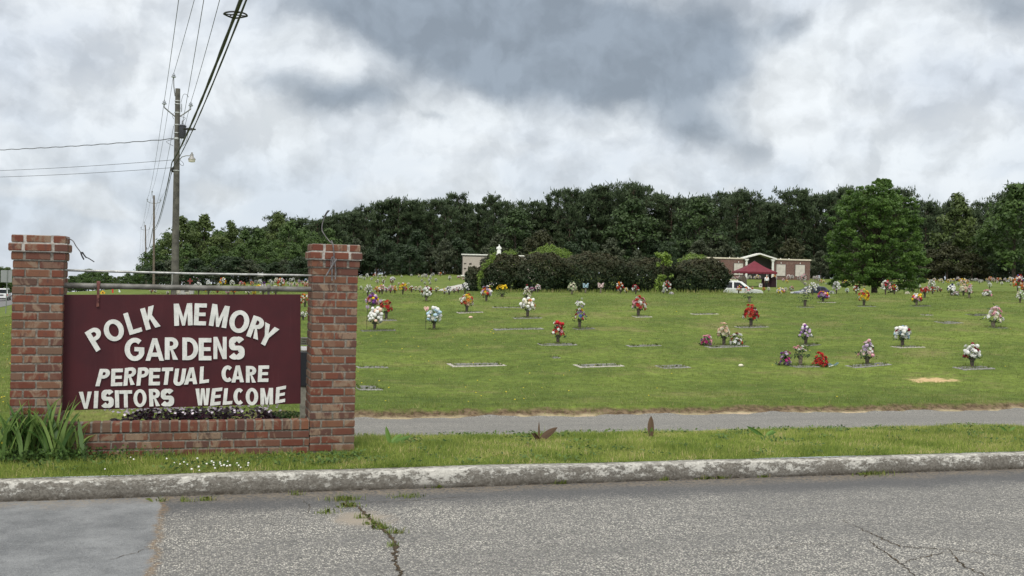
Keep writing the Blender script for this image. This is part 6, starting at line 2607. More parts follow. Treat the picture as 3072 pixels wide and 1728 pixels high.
wl = {'a': 'thin conductor on the left bracket arms of the poles', 'b': 'thin conductor on the pole-top pins', 'c': 'thin conductor on the right bracket arms of the poles', 'n': 'thin neutral wire fixed below the transformer of the nearest pole'}
XT = {'a': 536, 'b': 583, 'n': 611, 'c': 659}
for key in 'abcn':
    mb = MB()
    A0 = att[0][key]
    if key == 'n':
        A0b = at_depth(548, 300, ZP)          # runs to the near pole above the transformer
        fr_ = at_depth(548, 368, ZP)
        near_ = span(back_end(fr_, XT[key], .5, 1.7), fr_, .5)
    else:
        near_ = span(back_end(A0, XT[key], .7), A0, .7)
    path_ = near_ + ([] if key == 'n' else [])
    mb.tube(path_, .011, 5)
    segs = [(att[i][key], att[i + 1][key]) for i in range(3)]
    for (a, b_) in segs:
        mb.tube(span(a, b_, .9, 14), [.011] * 14, 5)
    o = mb.build('power_line', M_wire)
    tag(o, wl[key], 'wire', 'power lines along the highway')
cb = [('m', .034, 'thick black bundled telephone cable running overhead to the nearest pole'), ('m2', .018, 'thinner black cable just beside the thick bundled one')]
cable_pts = {}
for key, r_, lab in cb:
    mb = MB()
    A0 = att[0][key]
    b2 = back_end(A0, 739 if key == 'm2' else 722, .9, .35)
    pts_ = span(b2, A0, .9, 60)
    cable_pts[key] = pts_
    rr = [r_ * (1 + .16 * math.sin(i * 1.9)) for i in range(60)]
    mb.tube(pts_, rr, 7)
    for i in range(3):
        mb.tube(span(att[i][key], att[i + 1][key], 1.1, 16), r_ * .8, 6)
    o = mb.build('telephone_cable', M_wirek)
    tag(o, lab, 'cable', 'telephone cables along the highway')
# cable storage hoops ("snowshoes") hung on the bundle
for (tx_, ty_, w_, lab, tilt) in ((716, 32, 1.0, 'large metal cable hoop hanging on the bundle at the top of the picture', .0), (581, 385, .95, 'distant metal cable hoop on the bundle just right of the transformer', .0)):
    best = min(cable_pts['m'], key=lambda p: abs(project(p)[1] - ty_) if (p - CAM) @ fwd > 3 else 1e9)
    Zc = project(best)[2]
    c_ = best
    hw_ = 34 * mpp(Zc) if ty_ < 100 else 18 * mpp(Zc)
    o = empty('cable_hoop', c_)
    tag(o, lab, 'cable hoop')
    mb = MB()
    # flat teardrop: round on one end, pointed on the other, long axis along the cable
    loop = []
    for q in range(33):
        a = q / 32 * 2 * math.pi
        x_, y_ = math.cos(a), math.sin(a)
        loop.append(tuple(NR * hw_ * y_ * (1 if x_ > 0 else (1 + x_ * .55)) + D3 * hw_ * 1.3 * x_ * (-1.0) + np.array([0, 0, -.02])))
    mb.tube(loop, .016, 6, caps=False)
    mb.build('hoop_rim', M_wirek, o)
    mb = MB()
    mb.tube([tuple(NR * -hw_ + np.array([0, 0, -.02])), tuple(NR * hw_ + np.array([0, 0, -.02]))], .012, 5)
    mb.tube([tuple(NR * -hw_ * .4 + D3 * hw_ * .9), (0, 0, 0.01), tuple(NR * hw_ * .4 - D3 * hw_ * .9)], .012, 5)
    mb.build('hoop_brace', M_wirek, o)
# service drops to the left
for (pa_, pb_, dZ, r_, lab) in (((522, 416), (-40, 448), 10, .022, 'twisted service cable running left from below the transformer'), ((515, 480), (-40, 510), 10, .012, 'upper of two thin wires running left from the nearest pole'),
                                ((516, 503), (-40, 529), 10, .012, 'lower of two thin wires running left from the nearest pole')):
    a, b_ = at_depth(*pa_, ZP), at_depth(*pb_, ZP + dZ)
    b_ = a + (b_ - a) * 1.25
    mb = MB()
    pts_ = span(a, b_, .10, 60 if r_ > .02 else 16)
    if r_ > .02:
        pts_ = [p + np.array([0, 0, .018 * math.sin(i * 1.6)]) for i, p in enumerate(pts_)]
    mb.tube(pts_, r_, 5)
    o = mb.build('service_wire', M_wire)
    tag(o, lab, 'wire')
# far multi-arm pole pair
g0 = gp(417, 330)
hp = empty('power_pylon', g0, -YAW)
tag(hp, 'far double pole with several crossarms between the sign and the tree line', 'pylon')
ztop = CAM[2] + (hy(417) - 797) * mpp(330) - g0[2]
kk = mpp(330)
for s in (-1, 1):
    mb = MB()
    mb.tube([(s * 5 * kk, 0, -.5), (s * 5 * kk, 0, ztop)], .13, 7)
    mb.build('pole', M_steel, hp)
for q in range(4):
    mb = MB()
    mb.box((0, 0, ztop - .2 - q * .75), (17 * kk, .12, .14))
    mb.build('crossarm', M_steel, hp)

# ------------------------------------------------------------------ road signs on the far left
M_sback = mat('sign back aluminium', (.30, .31, .32), .5, .5)
M_spost = mat('sign post steel', (.22, .24, .23), .5, .5)
q, Zq = on_ground(15, 941)
k_ = mpp(Zq)
rs = empty('road_sign', q, -YAW)
tag(rs, 'back of a rectangular grey road sign on a thin post left of the left pillar', 'road sign')
zt_, zb_ = CAM[2] + (hy(17) - 810.5) * k_ - q[2], CAM[2] + (hy(17) - 847) * k_ - q[2]
mb = MB()
mb.box((2 * k_, 0, (zt_ + zb_) / 2), (34 * k_, .004, zt_ - zb_))
mb.build('sign_plate', M_sback, rs, bevel=.001)
mb = MB()
mb.box((4 * k_, -.025, zt_ / 2 - .1), (2.2 * k_, .04, zt_ + .2), rot=Matrix.Rotation(.022, 3, 'Y'))
mb.build('sign_post', M_spost, rs)
Zs = 170
g0 = gp(310, Zs)
k_ = mpp(Zs)
ys = empty('warning_sign', g0, -YAW)
tag(ys, 'yellow diamond warning sign peeking over the sign board', 'road sign')
zc_ = CAM[2] + (hy(310) - 879) * k_ - g0[2]
mb = MB()
r_ = 8.2 * k_
mb.prism([(-r_, 0), (0, -r_), (r_, 0), (0, r_)], (0, 0, zc_), (1, 0, 0), (0, 0, 1), (0, .01, 0))
mb.build('sign_plate', mat('sign yellow', (.75, .42, .02), .5), ys)
mb = MB()
mb.prism([(-r_ * .42, -.06), (r_ * .42, -.06), (r_ * .42, .06), (-r_ * .42, .06)], (0, -.006, zc_), (1, 0, 0), (0, 0, 1), (0, .004, 0))
mb.prism([(-.06, -r_ * .1), (.06, -r_ * .1), (.06, r_ * .5), (-.06, r_ * .5)], (0, -.0125, zc_), (1, 0, 0), (0, 0, 1), (0, .004, 0))
mb.build('crossroad_mark', M_black, ys)
mb = MB()
mb.tube([(0, .04, -.3), (0, .04, zc_)], .03, 6)
mb.build('sign_post', M_spost, ys)
for (px_, y0, y1, m_, lab) in ((337, 858, 884, mat('red flag', (.55, .035, .02), .7), 'red feather flag on a slanting pole behind the sign board'), (358, 868, 884, mat('white flag', (.66, .72, .72), .7), 'white feather flag beside the red one behind the sign board')):
    g0 = gp(px_, Zs)
    fl = empty('feather_flag', g0, -YAW)
    tag(fl, lab, 'flag')
    za, zb = CAM[2] + (hy(px_) - y0) * k_ - g0[2], CAM[2] + (hy(px_) - y1 - 6) * k_ - g0[2]
    mb = MB()
    w_ = 5.5 * k_
    mb.prism([(0, zb), (w_, zb + .1), (w_ * .85, za * .75 + zb * .25), (w_ * .2, za), (-w_ * .1, za)], (0, 0, 0), (1, 0, 0), (0, 0, 1), (0, .008, 0))
    mb.build('flag_cloth', m_, fl)
    mb = MB()
    mb.tube([(0, .01, -.2), (0, .01, (za + zb) / 2), (-.05, .01, za)], .02, 5)
    mb.build('flag_pole', M_spost, fl)

# ------------------------------------------------------------------ graves: markers, vases, bouquets
COL = {'W': ('white', (.76, .76, .74)), 'C': ('cream', (.74, .70, .56)), 'P': ('pink', (.70, .34, .40)), 'R': ('red', (.50, .022, .030)), 'D': ('crimson', (.20, .008, .022)), 'Y': ('yellow', (.78, .54, .03)),
       'O': ('orange', (.72, .22, .03)), 'H': ('peach', (.78, .55, .43)), 'L': ('lilac', (.50, .38, .55)), 'V': ('purple', (.17, .045, .26)), 'B': ('blue', (.06, .14, .46)), 'S': ('pale blue', (.44, .60, .72)),
       'G': ('pale green', (.50, .60, .36)), 'N': ('navy', (.02, .025, .07)), 'K': ('grey', (.36, .36, .36)), 'A': ('pale pink', (.72, .55, .57)), 'M': ('magenta', (.45, .03, .20))}


def petal(name, c):
    def fn(g, b, nt):
        n = g.noise(obj_co(g), 9, 3, .6)
        g.put(b.inputs['Base Color'], g.mix(g.ss(n, .35, .7), c, tuple(v * .72 for v in c)))
    m = mat(name, c, .7, spec=.2, fn=fn)
    return m


PET = {k: petal(v[0] + ' petals', v[1]) for k, v in COL.items()}
M_fol = leafmat('bouquet foliage', (.012, .028, .012), (.045, .085, .030), .15, .2, .5)
M_vase = mat('bronze vase', (.060, .048, .038), .6, .2, fn=noisy((.042, .034, .027), (.11, .088, .068), 20))
M_vaset = mat('tan vase', (.16, .125, .09), .7, .2, fn=noisy((.13, .105, .08), (.23, .19, .145), 20))
M_gran = mat('grey granite', (.22, .215, .20), .8, fn=noisy((.15, .148, .14), (.31, .30, .285), 22, bmp=.2))
M_grand = mat('dark granite', (.12, .12, .115), .8, fn=noisy((.08, .08, .078), (.19, .185, .175), 22, bmp=.2))
M_granl = mat('pale granite', (.40, .375, .32), .8, fn=noisy((.30, .28, .24), (.48, .45, .39), 14, bmp=.2))
HEADS = {}


def head_mesh(kind, c):
    """one artificial flower of radius 1 facing +z"""
    if (kind, c) in HEADS:
        return HEADS[(kind, c)]
    st = random.getstate()
    random.seed(hash((len(kind), ord(c))) % 999)
    mb = MB()
    if kind == 'mum':
        bm = bmesh.new()
        bmesh.ops.create_icosphere(bm, subdivisions=2, radius=1.0)
        for v in bm.verts:
            v.co *= random.uniform(.82, 1.08)
        bm.verts.index_update()
        mb.add([tuple(v.co) for v in bm.verts], [tuple(v.index for v in f.verts) for f in bm.faces])
        bm.free()
    elif kind == 'rose':
        for ring_n, r0, r1, z0, z1 in ((7, .35, 1.0, -.25, .15), (6, .25, .75, -.1, .42), (5, .12, .45, .05, .62)):
            off = random.random()
            for q in range(ring_n):
                a = (q + off) / ring_n * 6.283
                w = 3.3 / ring_n
                P = [(r0 * math.cos(a - w * .4), r0 * math.sin(a - w * .4), z0), (r0 * math.cos(a + w * .4), r0 * math.sin(a + w * .4), z0),
                     (r1 * math.cos(a + w * .55), r1 * math.sin(a + w * .55), z1), (r1 * 1.06 * math.cos(a), r1 * 1.06 * math.sin(a), z1 + .1), (r1 * math.cos(a - w * .55), r1 * math.sin(a - w * .55), z1)]
                mb.add(P, [(0, 1, 2, 3, 4)])
        mb.ball((0, 0, .35), .28, sub=1)
    else:
        for q in range(6):
            a = q / 6 * 6.283
            d, s = (math.cos(a), math.sin(a)), (-math.sin(a), math.cos(a))
            mb.add([(0, 0, -.1), (d[0] * .55 + s[0] * .27, d[1] * .55 + s[1] * .27, .18), (d[0] * 1.15, d[1] * 1.15, .02), (d[0] * .55 - s[0] * .27, d[1] * .55 - s[1] * .27, .18)], [(0, 1, 2, 3)])
        mb.ball((0, 0, .1), .16, sub=1)
    me = mb.mesh('flower_head', PET[c], kind == 'mum')
    HEADS[(kind, c)] = me
    random.setstate(st)
    return me


def head_spots(shape, n, w, h):
    out_ = []
    ga = 2.39996
    for i in range(n):
        f = (i + .5) / n
        a = i * ga + random.uniform(-.25, .25)
        if shape in ('dome', 'ground'):
            lo = -.45 if shape == 'dome' else -.1
            z = lo + (1 - lo) * f
            r = math.sqrt(max(0, 1 - z * z))
            p = (w / 2 * r * math.cos(a), w / 2 * r * math.sin(a) * .9, (z - lo) / (1 - lo) * h)
            nv = (r * math.cos(a), r * math.sin(a), z + .2)
        elif shape in ('cone', 'tall'):
            k = (1 - .80 * f) if shape == 'cone' else (1 - .35 * f) * (.75 + .25 * math.sin(f * 9))
            p = (w / 2 * k * math.cos(a), w / 2 * k * math.sin(a), h * f)
            nv = (math.cos(a), math.sin(a), .35 + f)
        else:                                  # flat, open
            r = math.sqrt(f)
            p = (w / 2 * r * math.cos(a), w / 2 * r * math.sin(a) * .7, h * (1 - .35 * r * r) if shape == 'flat' else h * (.6 + .4 * random.random()))
            nv = (.5 * r * math.cos(a), .5 * r * math.sin(a), 1)
        out_.append((p, nv))
    return out_


def foliage_soup(w, h, shape, n, parent=None, tail=.0):
    z0 = -tail
    c = rng.normal(size=(n, 3)) * [w * .20, w * .19, h * .20] + [0, 0, h * .45]
    k = n // 3
    a = rng.random(k) * 6.283
    rr = w * (.30 + .26 * rng.random(k))
    c[:k] = np.stack([np.cos(a) * rr, np.sin(a) * rr, h * .12 * rng.normal(size=k) + (h * .10 if shape != 'ground' else .02)], 1)
    c[:k // 3, :2] *= 1.25
    if tail:
        c[k:2 * k] = rng.normal(size=(k, 3)) * [w * .12, w * .12, .02] + [0, 0, -.02]
    if shape == 'ground':
        c[:, 2] = np.abs(c[:, 2])
    v = rhombi(c, rng.normal(size=(n, 3)) + [0, 0, .3], .05 + .055 * rng.random(n), .35)
    return v, np.repeat(rng.random(n), 4)


def vase(loc, h, label, group, m=None, r=.058):
    o = empty('flower_vase', loc)
    tag(o, label, 'vase', group)
    mb = MB()
    mb.lathe([(r * .74, 0), (r * .80, h * .02), (r * .78, h * .06), (r * .84, h * .35), (r * .92, h * .75), (r, h * .96), (r * 1.06, h), (r * .9, h)], n=14)
    mb.build('vase_body', m or M_vase, o, smooth=True)
    mb = MB()
    mb.lathe([(r * 1.15, -.03), (r * 1.15, .012), (r * .6, .016)], n=14)
    mb.build('foot_ring', M_vase, o, smooth=True)
    return o


def marker(loc, w, d, label, m, group=None, plate=True, rot=0.0):
    z = float(T(loc[0], loc[1]))
    dx = .3
    sl = (float(T(loc[0] + dx, loc[1])) - float(T(loc[0] - dx, loc[1]))) / (2 * dx)
    sy_ = (float(T(loc[0], loc[1] + dx)) - float(T(loc[0], loc[1] - dx))) / (2 * dx)
    o = empty('grave_marker', (loc[0], loc[1], z + .012))
    o.rotation_euler = (math.atan(sy_) * .8, -math.atan(sl), rot)
    tag(o, label, 'grave marker', group)
    mb = MB()
    mb.box((0, 0, -.045), (w, d, .09), taper=.995)
    mb.build('slab', m, o, bevel=.006)
    if plate:
        mb = MB()
        mb.box((0, .02 * d, .002), (w * .84, d * .62, .008))
        p = mb.build('name_plate', M_grand if m != M_grand else M_bronze, o, bevel=.002)
    return o


def bouquet(loc, w, h, shape, cols, label, group=None, kinds=('rose', 'mum', 'rose', 'lily'), n=None, hs=None, rotz=None):
    o = empty('flower_bouquet', loc, 0)
    tag(o, label, 'bouquet', group)
    n = n or {'dome': 30, 'ground': 24, 'cone': 30, 'tall': 38, 'flat': 26, 'open': 12}[shape]
    hs = hs or w * {'dome': .135, 'ground': .14, 'cone': .115, 'tall': .13, 'flat': .10, 'open': .11}[shape]
    v, t = foliage_soup(w, h, shape, 110, tail=.02 if shape != 'ground' else 0)
    soup('foliage', v, 4, M_fol, {'tint': t}, parent=o)
    o.rotation_euler = (random.gauss(0, .07), random.gauss(0, .09), 0)
    for i, (p, nv) in enumerate(head_spots(shape, n, w - hs * 1.2, h - hs)):
        jj = random.uniform(.82, 1.12) if random.random() < .85 else random.uniform(1.1, 1.25)
        p = (p[0] * jj, p[1] * jj, p[2] * (jj if p[2] > h * .5 else 1))
        c = random.choice(cols) if not callable(cols) else cols(p[2] / h, i)
        kd = random.choice(kinds)
        q = Vector(nv).to_track_quat('Z', 'Y').to_matrix().to_4x4()
        s = hs * random.uniform(.82, 1.18)
        mw = Matrix.Translation(Vector(p) + Vector((0, 0, hs * .4))) @ q @ Matrix.Rotation(random.random() * 6, 4, 'Z') @ Matrix.Scale(s, 4)
        link_mesh('flower_head', head_mesh(kd, c), o, mw)
    return o


A3 = lambda x, y: (1060 + x / 3.623, 760 + y / 3.623)
B3 = lambda x, y: (1700 + x / 3.623, 760 + y / 3.623)
C3 = lambda x, y: (2372 + x / 3.623, 760 + y / 3.623)
random.seed(21)
rng = np.random.default_rng(21)
# conv, base x, base y, y where flowers begin, top y, width (crop px), shape, colours, description, marker width (crop px; 0 none), kinds
NEAR = [(A3, 232, 835, 742, 590, 155, 'dome', 'WWWWH', 'round white and peach bouquet nearest the right brick pillar', 400, ('mum',)),
        (A3, 357, 722, 628, 508, 148, 'dome', 'RRRDDG', 'dark red bouquet behind the white and peach one by the right pillar', 250, ('rose', 'lily')),
        (A3, 203, 640, 548, 432, 142, 'dome', 'YRLPRYV', 'mixed yellow, red and lilac bouquet just right of the right brick pillar', 0, ('rose', 'mum')),
        (A3, 877, 828, 735, 592, 155, 'dome', 'WWWSSW', 'round white and pale blue bouquet with a heart stake beside it', 0, ('mum', 'rose')),
        (A3, 1232, 640, 552, 440, 150, 'dome', 'YOHWOYRC', 'orange, yellow and cream rose bouquet in the middle left of the field', 300, ('rose',)),
        (A3, 1893, 700, 606, 460, 152, 'dome', 'WWCOCW', 'white bouquet with orange roses at the right end of its row', 345, ('rose', 'mum')),
        (A3, 792, 522, 462, 347, 120, 'dome', 'WWWWD', 'round white bouquet with dark red roses before the far path', 0, ('mum', 'rose')),
        (A3, 1618, 475, 440, 338, 132, 'flat', 'Y', 'flat-topped bright yellow bouquet in front of the dark hedge', 0, ('lily', 'mum')),
        (A3, 1445, 522, 455, 350, 116, 'dome', 'PRLYWLO', 'pink, red and lilac bouquet left of the flat yellow one', 0, ('rose', 'mum')),
        (A3, 1885, 495, 455, 340, 100, 'cone', 'CWCDW', 'tall cream lily bouquet with dark red tips before the hedge', 0, ('lily', 'rose')),
        (A3, 2375, 450, 400, 315, 94, 'dome', 'CCGC', 'cream bouquet before the hedge next to the pale blue bow', 0, ('rose',)),
        (B3, 140, 815, 715, 495, 138, 'tall', lambda f, i: random.choice('WLWWL') if f > .60 else (random.choice('BYWVSR') if f > .25 else random.choice('RBWR')), 'tallest bouquet, white and lilac above blue, yellow and red', 230, ('rose', 'lily')),
        (A3, 2222, 985, 885, 730, 150, 'tall', 'RRPRWR', 'tall red and pink rose bouquet with white buds on a flat dark marker', 450, ('rose', 'rose', 'mum')),
        (B3, 778, 685, 600, 472, 162, 'dome', 'RRWRPWD', 'round red and white rose bouquet alone in the middle of the field', 210, ('rose',)),
        (B3, 1985, 535, 470, 362, 128, 'open', 'ROPVLPR', 'leaning red, pink and purple bouquet in front of the white SUV', 0, ('rose', 'lily')),
        (B3, 2003, 797, 705, 568, 168, 'dome', 'RRWRD', 'red bouquet with big white roses above the peach one', 390, ('rose', 'rose', 'mum')),
        (B3, 1708, 1000, 900, 762, 148, 'dome', 'HHCHC', 'peach rose bouquet between two low ground bouquets', 0, ('rose',)),
        (C3, 163, 990, 900, 755, 155, 'cone', 'LLWLAV', 'lilac and white bouquet above the pink and white open one', 170, ('mum', 'lily')),
        (C3, 105, 1215, 1110, 985, 185, 'open', 'PWWPW', 'open pink and white bouquet between purple and red ground bouquets', 0, ('rose', 'lily')),
        (C3, 830, 1210, 1120, 935, 192, 'cone', 'WAPWWL', 'tall cone of white and pink lilies on a wide grey marker', 505, ('lily', 'rose', 'mum')),
        (C3, 1213, 1015, 920, 775, 168, 'dome', 'WWSWD', 'white bouquet with pale blue and dark red, second from the right in the near rows', 350, ('rose', 'mum')),
        (C3, 1970, 1238, 1130, 980, 175, 'dome', 'WWWDW', 'white bouquet with red roses nearest the right edge', 430, ('rose', 'mum')),
        (C3, 2200, 805, 730, 560, 205, 'cone', lambda f, i: random.choice('CWW') if f < .3 else (random.choice('PAWP') if f < .8 else 'W'), 'wide white and pink pyramid bouquet upper right', 150, ('lily', 'rose')),
        (C3, 155, 585, 505, 385, 142, 'open', 'WWGCW', 'loose white and pale green bouquet with a wicker hoop', 180, ('lily', 'rose')),
        (C3, 350, 532, 485, 398, 124, 'dome', 'VYROPLV', 'bright purple, yellow and red bouquet right of the wicker hoop one', 200, ('rose', 'mum')),
        (C3, 795, 575, 510, 390, 124, 'dome', 'YYWRYP', 'yellow, white and red bouquet below the maple trunk', 240, ('rose',)),
        (C3, 1367, 572, 515, 430, 106, 'dome', 'YYRPLW', 'small round yellow, red and lilac bouquet right of the maple', 210, ('rose', 'mum')),
        (C3, 1457, 490, 420, 360, 95, 'dome', 'RRWRP', 'red and white bouquet on a tall vase right of the maple', 0, ('rose',)),
        (C3, 1742, 460, 410, 338, 85, 'dome', 'WWWN', 'bouquet of white balls on dark green far right', 0, ('mum',)),
        (C3, 1878, 465, 410, 335, 98, 'dome', 'CCHCW', 'cream and peach bouquet far right', 0, ('rose', 'lily')),
        (C3, 1938, 485, 425, 345, 85, 'cone', 'PAWPA', 'pink and white cone bouquet far right', 0, ('rose',))]
VG = 'flower vases in the near rows'
mk_i = 0
for i, (cv, bx_, by_, fy_, ty_, w_, shape, cols, lab, mw_, kinds) in enumerate(NEAR):
    x, y = cv(bx_, by_)
    q, Z = on_ground(x, y, 15, 75)
    k = mpp(Z)
    s = k / 3.623
    vh = (by_ - fy_) * s
    h, w = (fy_ - ty_) * s, w_ * s
    short = lab.split(' on a ')[0].split(' with ')[0]
    short = ' '.join(short.split()[:11])
    vase(q, vh, 'dark bronze vase under the ' + short, VG, M_vaset if i % 4 == 2 else M_vase, max(.05, w * .125))
    bouquet(q + np.array([0, 0, vh - .01]), w, h, shape, list(cols) if isinstance(cols, str) else cols, lab, None, kinds)
    if mw_:
        mk_i += 1
        mcol = (M_gran, M_grand, M_gran, M_granl)[mk_i % 4]
        marker((q[0] + (.08 if mk_i % 2 else -.05), q[1] - .12, 0), mw_ * s * .92, .40, 'flat grave marker under the ' + short, mcol, 'flat markers under vases')
# bouquets lying or standing on the ground
for cv, bx_, by_, ty_, w_, cols, lab in [(B3, 1515, 1003, 875, 132, 'VMWWPM', 'low purple and white ground bouquet left of the peach one'), (B3, 1840, 1000, 862, 152, 'DWWWR', 'low white and dark red ground bouquet right of the peach one'),
                                         (B3, 2370, 1222, 1050, 142, 'VVMLV', 'low purple ground bouquet with teal leaves'), (C3, 325, 1228, 1075, 182, 'R', 'bright red ground bouquet by the open pink and white one'),
                                         (C3, 1795, 462, 405, 82, 'WWAK', 'low white ground bouquet at the far right'), (C3, 2138, 467, 395, 106, 'WDPPW', 'low pink and white ground bouquet at the far right')]:
    x, y = cv(bx_, by_)
    q, Z = on_ground(x, y, 15, 75)
    s = mpp(Z) / 3.623
    bouquet(q, w_ * s, (by_ - ty_) * s, 'ground', list(cols), lab, None, ('rose', 'lily', 'rose'))
# markers standing alone in the turf
for cv, xa, xb, y, d, m_, lab in [(A3, 1025, 1655, 1214, .95, M_granl, 'pair of pale flat markers joined end to end in the near field'), (B3, 80, 612, 1222, .85, M_granl, 'long pale marker right of the joined pair'),
                                  (B3, 985, 1318, 1235, .85, M_gran, 'grey weathered marker between pale marker and purple ground bouquet'), (B3, 1492, 1985, 1014, .6, M_gran, 'long grey marker under the peach bouquet'),
                                  (B3, 640, 1035, 1006, .5, M_gran, 'sunken grey marker left of the low purple and white bouquet'), (B3, 1345, 1650, 661, .55, M_granl, 'thin pale marker upper middle of the field'),
                                  (A3, 30, 378, 1240, .5, M_gran, 'grey marker beside the right pillar, upper one'), (C3, 1595, 1840, 752, .9, M_gran, 'bare grey marker left of the wide pyramid bouquet'),
                                  (C3, 1930, 2130, 668, .9, M_grand, 'dark marker behind the wide pyramid bouquet'), (C3, 0, 300, 1232, .5, M_gran, 'dark grey marker under the open pink and white bouquet'),
                                  (A3, 1500, 1850, 590, .5, M_gran, 'sunken marker in front of the dark hedge'), (A3, 1510, 2080, 823, .5, M_gran, 'grass-grown marker left of the tallest bouquet'), (A3, 2150, 2240, 1135, .4, M_gran, 'tiny half-buried marker in the middle field'),
                                  (C3, 1430, 1530, 672, .5, M_granl, 'small tan marker right of the pale lilac bouquet')]:
    x, y = cv((xa + xb) / 2, y)
    q, Z = on_ground(x, y, 14, 75)
    marker(q, (xb - xa) * mpp(Z) / 3.623 * .96, d * .62, lab, m_, 'flat markers without flowers')
q, Z = on_ground(1103, 1165, 14, 40)
marker(q, 72 * mpp(Z), .8, 'grey marker closest to the lane beside the right pillar', M_gran, 'flat markers without flowers')
# stakes
def stake(x, yb, yt, wpx, kind, cols, lab):
    q, Z = on_ground(x, yb, 15, 75)
    k = mpp(Z)
    o = empty('garden_stake', q)
    tag(o, lab, 'garden stake')
    h = (yb - yt) * k
    mb = MB()
    mb.tube([(0, 0, -.05), (.0, 0, h * .5), (.01, 0, h - wpx * k * .5)], .006, 5)
    mb.build('rod', M_black, o)
    r_ = wpx * k / 2
    if kind == 'heart':
        hp_ = [(0.01 + r_ * .9 * 16 * math.sin(t) ** 3 / 16, h - r_ + r_ * (13 * math.cos(t) - 5 * math.cos(2 * t) - 2 * math.cos(3 * t) - math.cos(4 * t)) / 15) for t in np.linspace(0, 6.283, 25)[:-1]]
        mb = MB()
        mb.prism(hp_, (0, 0, 0), (1, 0, 0), (0, 0, 1), (0, .02, 0))
        mb.build('heart', PET['H'], o)
        mb = MB()
        mb.ball((.01 + r_ * .2, -.005, h - r_ * 1.1), r_ * .38, sub=1, squash=(1, .4, 1))
        mb.build('heart_centre', PET['P'], o)
        mb = MB()
        mb.ball((0, 0, h * .33), .022, sub=1)
        mb.build('bead', M_black, o)
    else:
        mb = MB()
        for q_ in range(6):
            a = q_ / 6 * 6.283
            c_, s_ = math.cos(a), math.sin(a)
            mb.add([(0.01, 0, h - r_ * 1.9), (.01 + c_ * r_ * .8 - s_ * r_ * .3, s_ * r_ * .8 + c_ * r_ * .3, h - r_), (.01 + c_ * r_ * .75, s_ * r_ * .75, h + r_ * .15), (.01 + c_ * r_ * .8 + s_ * r_ * .3, s_ * r_ * .8 - c_ * r_ * .3, h - r_)], [(0, 1, 2, 3)])
        mb.build('tulip_flower', PET['L'], o)
        mb = MB()
        mb.ball((0, 0, h * .35), .022, sub=1)
        mb.build('bead', M_black, o)


stake(1100, 988, 915, 14, 'tulip', 'L', 'lilac tulip stake nearest the right brick pillar')
stake(1140, 928, 897, 14, 'tulip', 'L', 'lilac tulip stake behind the dark red bouquet')
stake(1277, 987, 917, 18, 'heart', 'H', 'pinkish heart stake left of the pale blue bouquet')
# bows, odd ornaments
M_pv = PET


def bow(x, yb, yt, wpx, c, lab):
    q, Z = on_ground(x, yb, 15, 90)
    k = mpp(Z)
    h = (yb - yt) * k
    w = wpx * k
    vase(q, h * .5, 'small vase under the ' + lab, 'vases under bows', M_vaset, .045)
    o = empty('ribbon_bow', q + np.array([0, 0, h * .5]))
    tag(o, lab, 'bow')
    mb = MB()
    for s in (-1, 1):
        for zz, ww, tw in ((.30, 1.0, .35), (.18, .8, -.1)):
            mb.tube([(0, 0, h * .16), (s * w * .28 * ww, -.03, h * (.16 + zz)), (s * w * .5 * ww, 0, h * (.14 + zz * (1 + tw))), (s * w * .38 * ww, .03, h * .10), (0, 0, h * .14)], [.02, w * .12, w * .10, w * .12, .02], 6)
    mb.build('bow_loops', PET[c], o, smooth=True)
    mb = MB()
    mb.ball((0, -.03, h * .16), w * .12, sub=1)
    mb.build('bow_knot', PET[c], o)


bow(1756.6, 879, 851, 16, 'S', 'pale blue ribbon bow before the hedge')
bow(1802, 879.5, 850, 17, 'A', 'pale pink ribbon bow before the hedge')

# ---- all smaller bouquets further away: one mesh each, several materials
FARMESH = {}


def far_mesh(cols, shape, var):
    key = (cols, shape, var)
    if key in FARMESH:
        return FARMESH[key]
    cl = sorted(set(cols))
    n = 20 if shape != 'wide' else 34
    w, h = (1.0, .95) if shape != 'wide' else (1.0, .55)
    V, MI, TI = [], [], []
    NFO = 60 if shape != 'wide' else 130
    fv, ft = foliage_soup(w, h, 'dome', NFO)
    fv = fv.reshape(-1, 4, 3)
    cen = fv.mean(axis=1, keepdims=True)
    fv = (cen + (fv - cen) * 1.9).reshape(-1, 3)
    V.append(fv)
    MI += [0] * NFO
    TI.append(ft)
    for p, nv in head_spots('dome', n, w * .86, h * .9):
        c = random.choice(cols)
        k = 16
        d = rng.normal(size=(k, 3))
        d /= np.linalg.norm(d, axis=1, keepdims=True)
        hv = rhombi(np.array(p) + d * .085 + np.array([0, 0, .06]), d + rng.normal(size=(k, 3)) * .4, np.full(k, .14), .75)
        V.append(hv)
        MI += [1 + cl.index(c)] * k
        TI.append(np.zeros(k * 4))
        q_ = np.array(p) + [0, 0, .06]
        sd = np.array([-q_[1], q_[0], 0]) / (math.hypot(q_[0], q_[1]) + 1e-6) * .02
        V.append(np.array([(0, 0, .02), q_ * .5 + sd, q_, q_ * .5 - sd]))
        MI += [0]
        TI.append(np.zeros(4))
    me = soup('flower_bouquet', np.concatenate(V), 4, [M_fol] + [PET[c] for c in cl], {'tint': np.concatenate(TI)}, mi=MI, link=False)
    FARMESH[key] = me
    return me


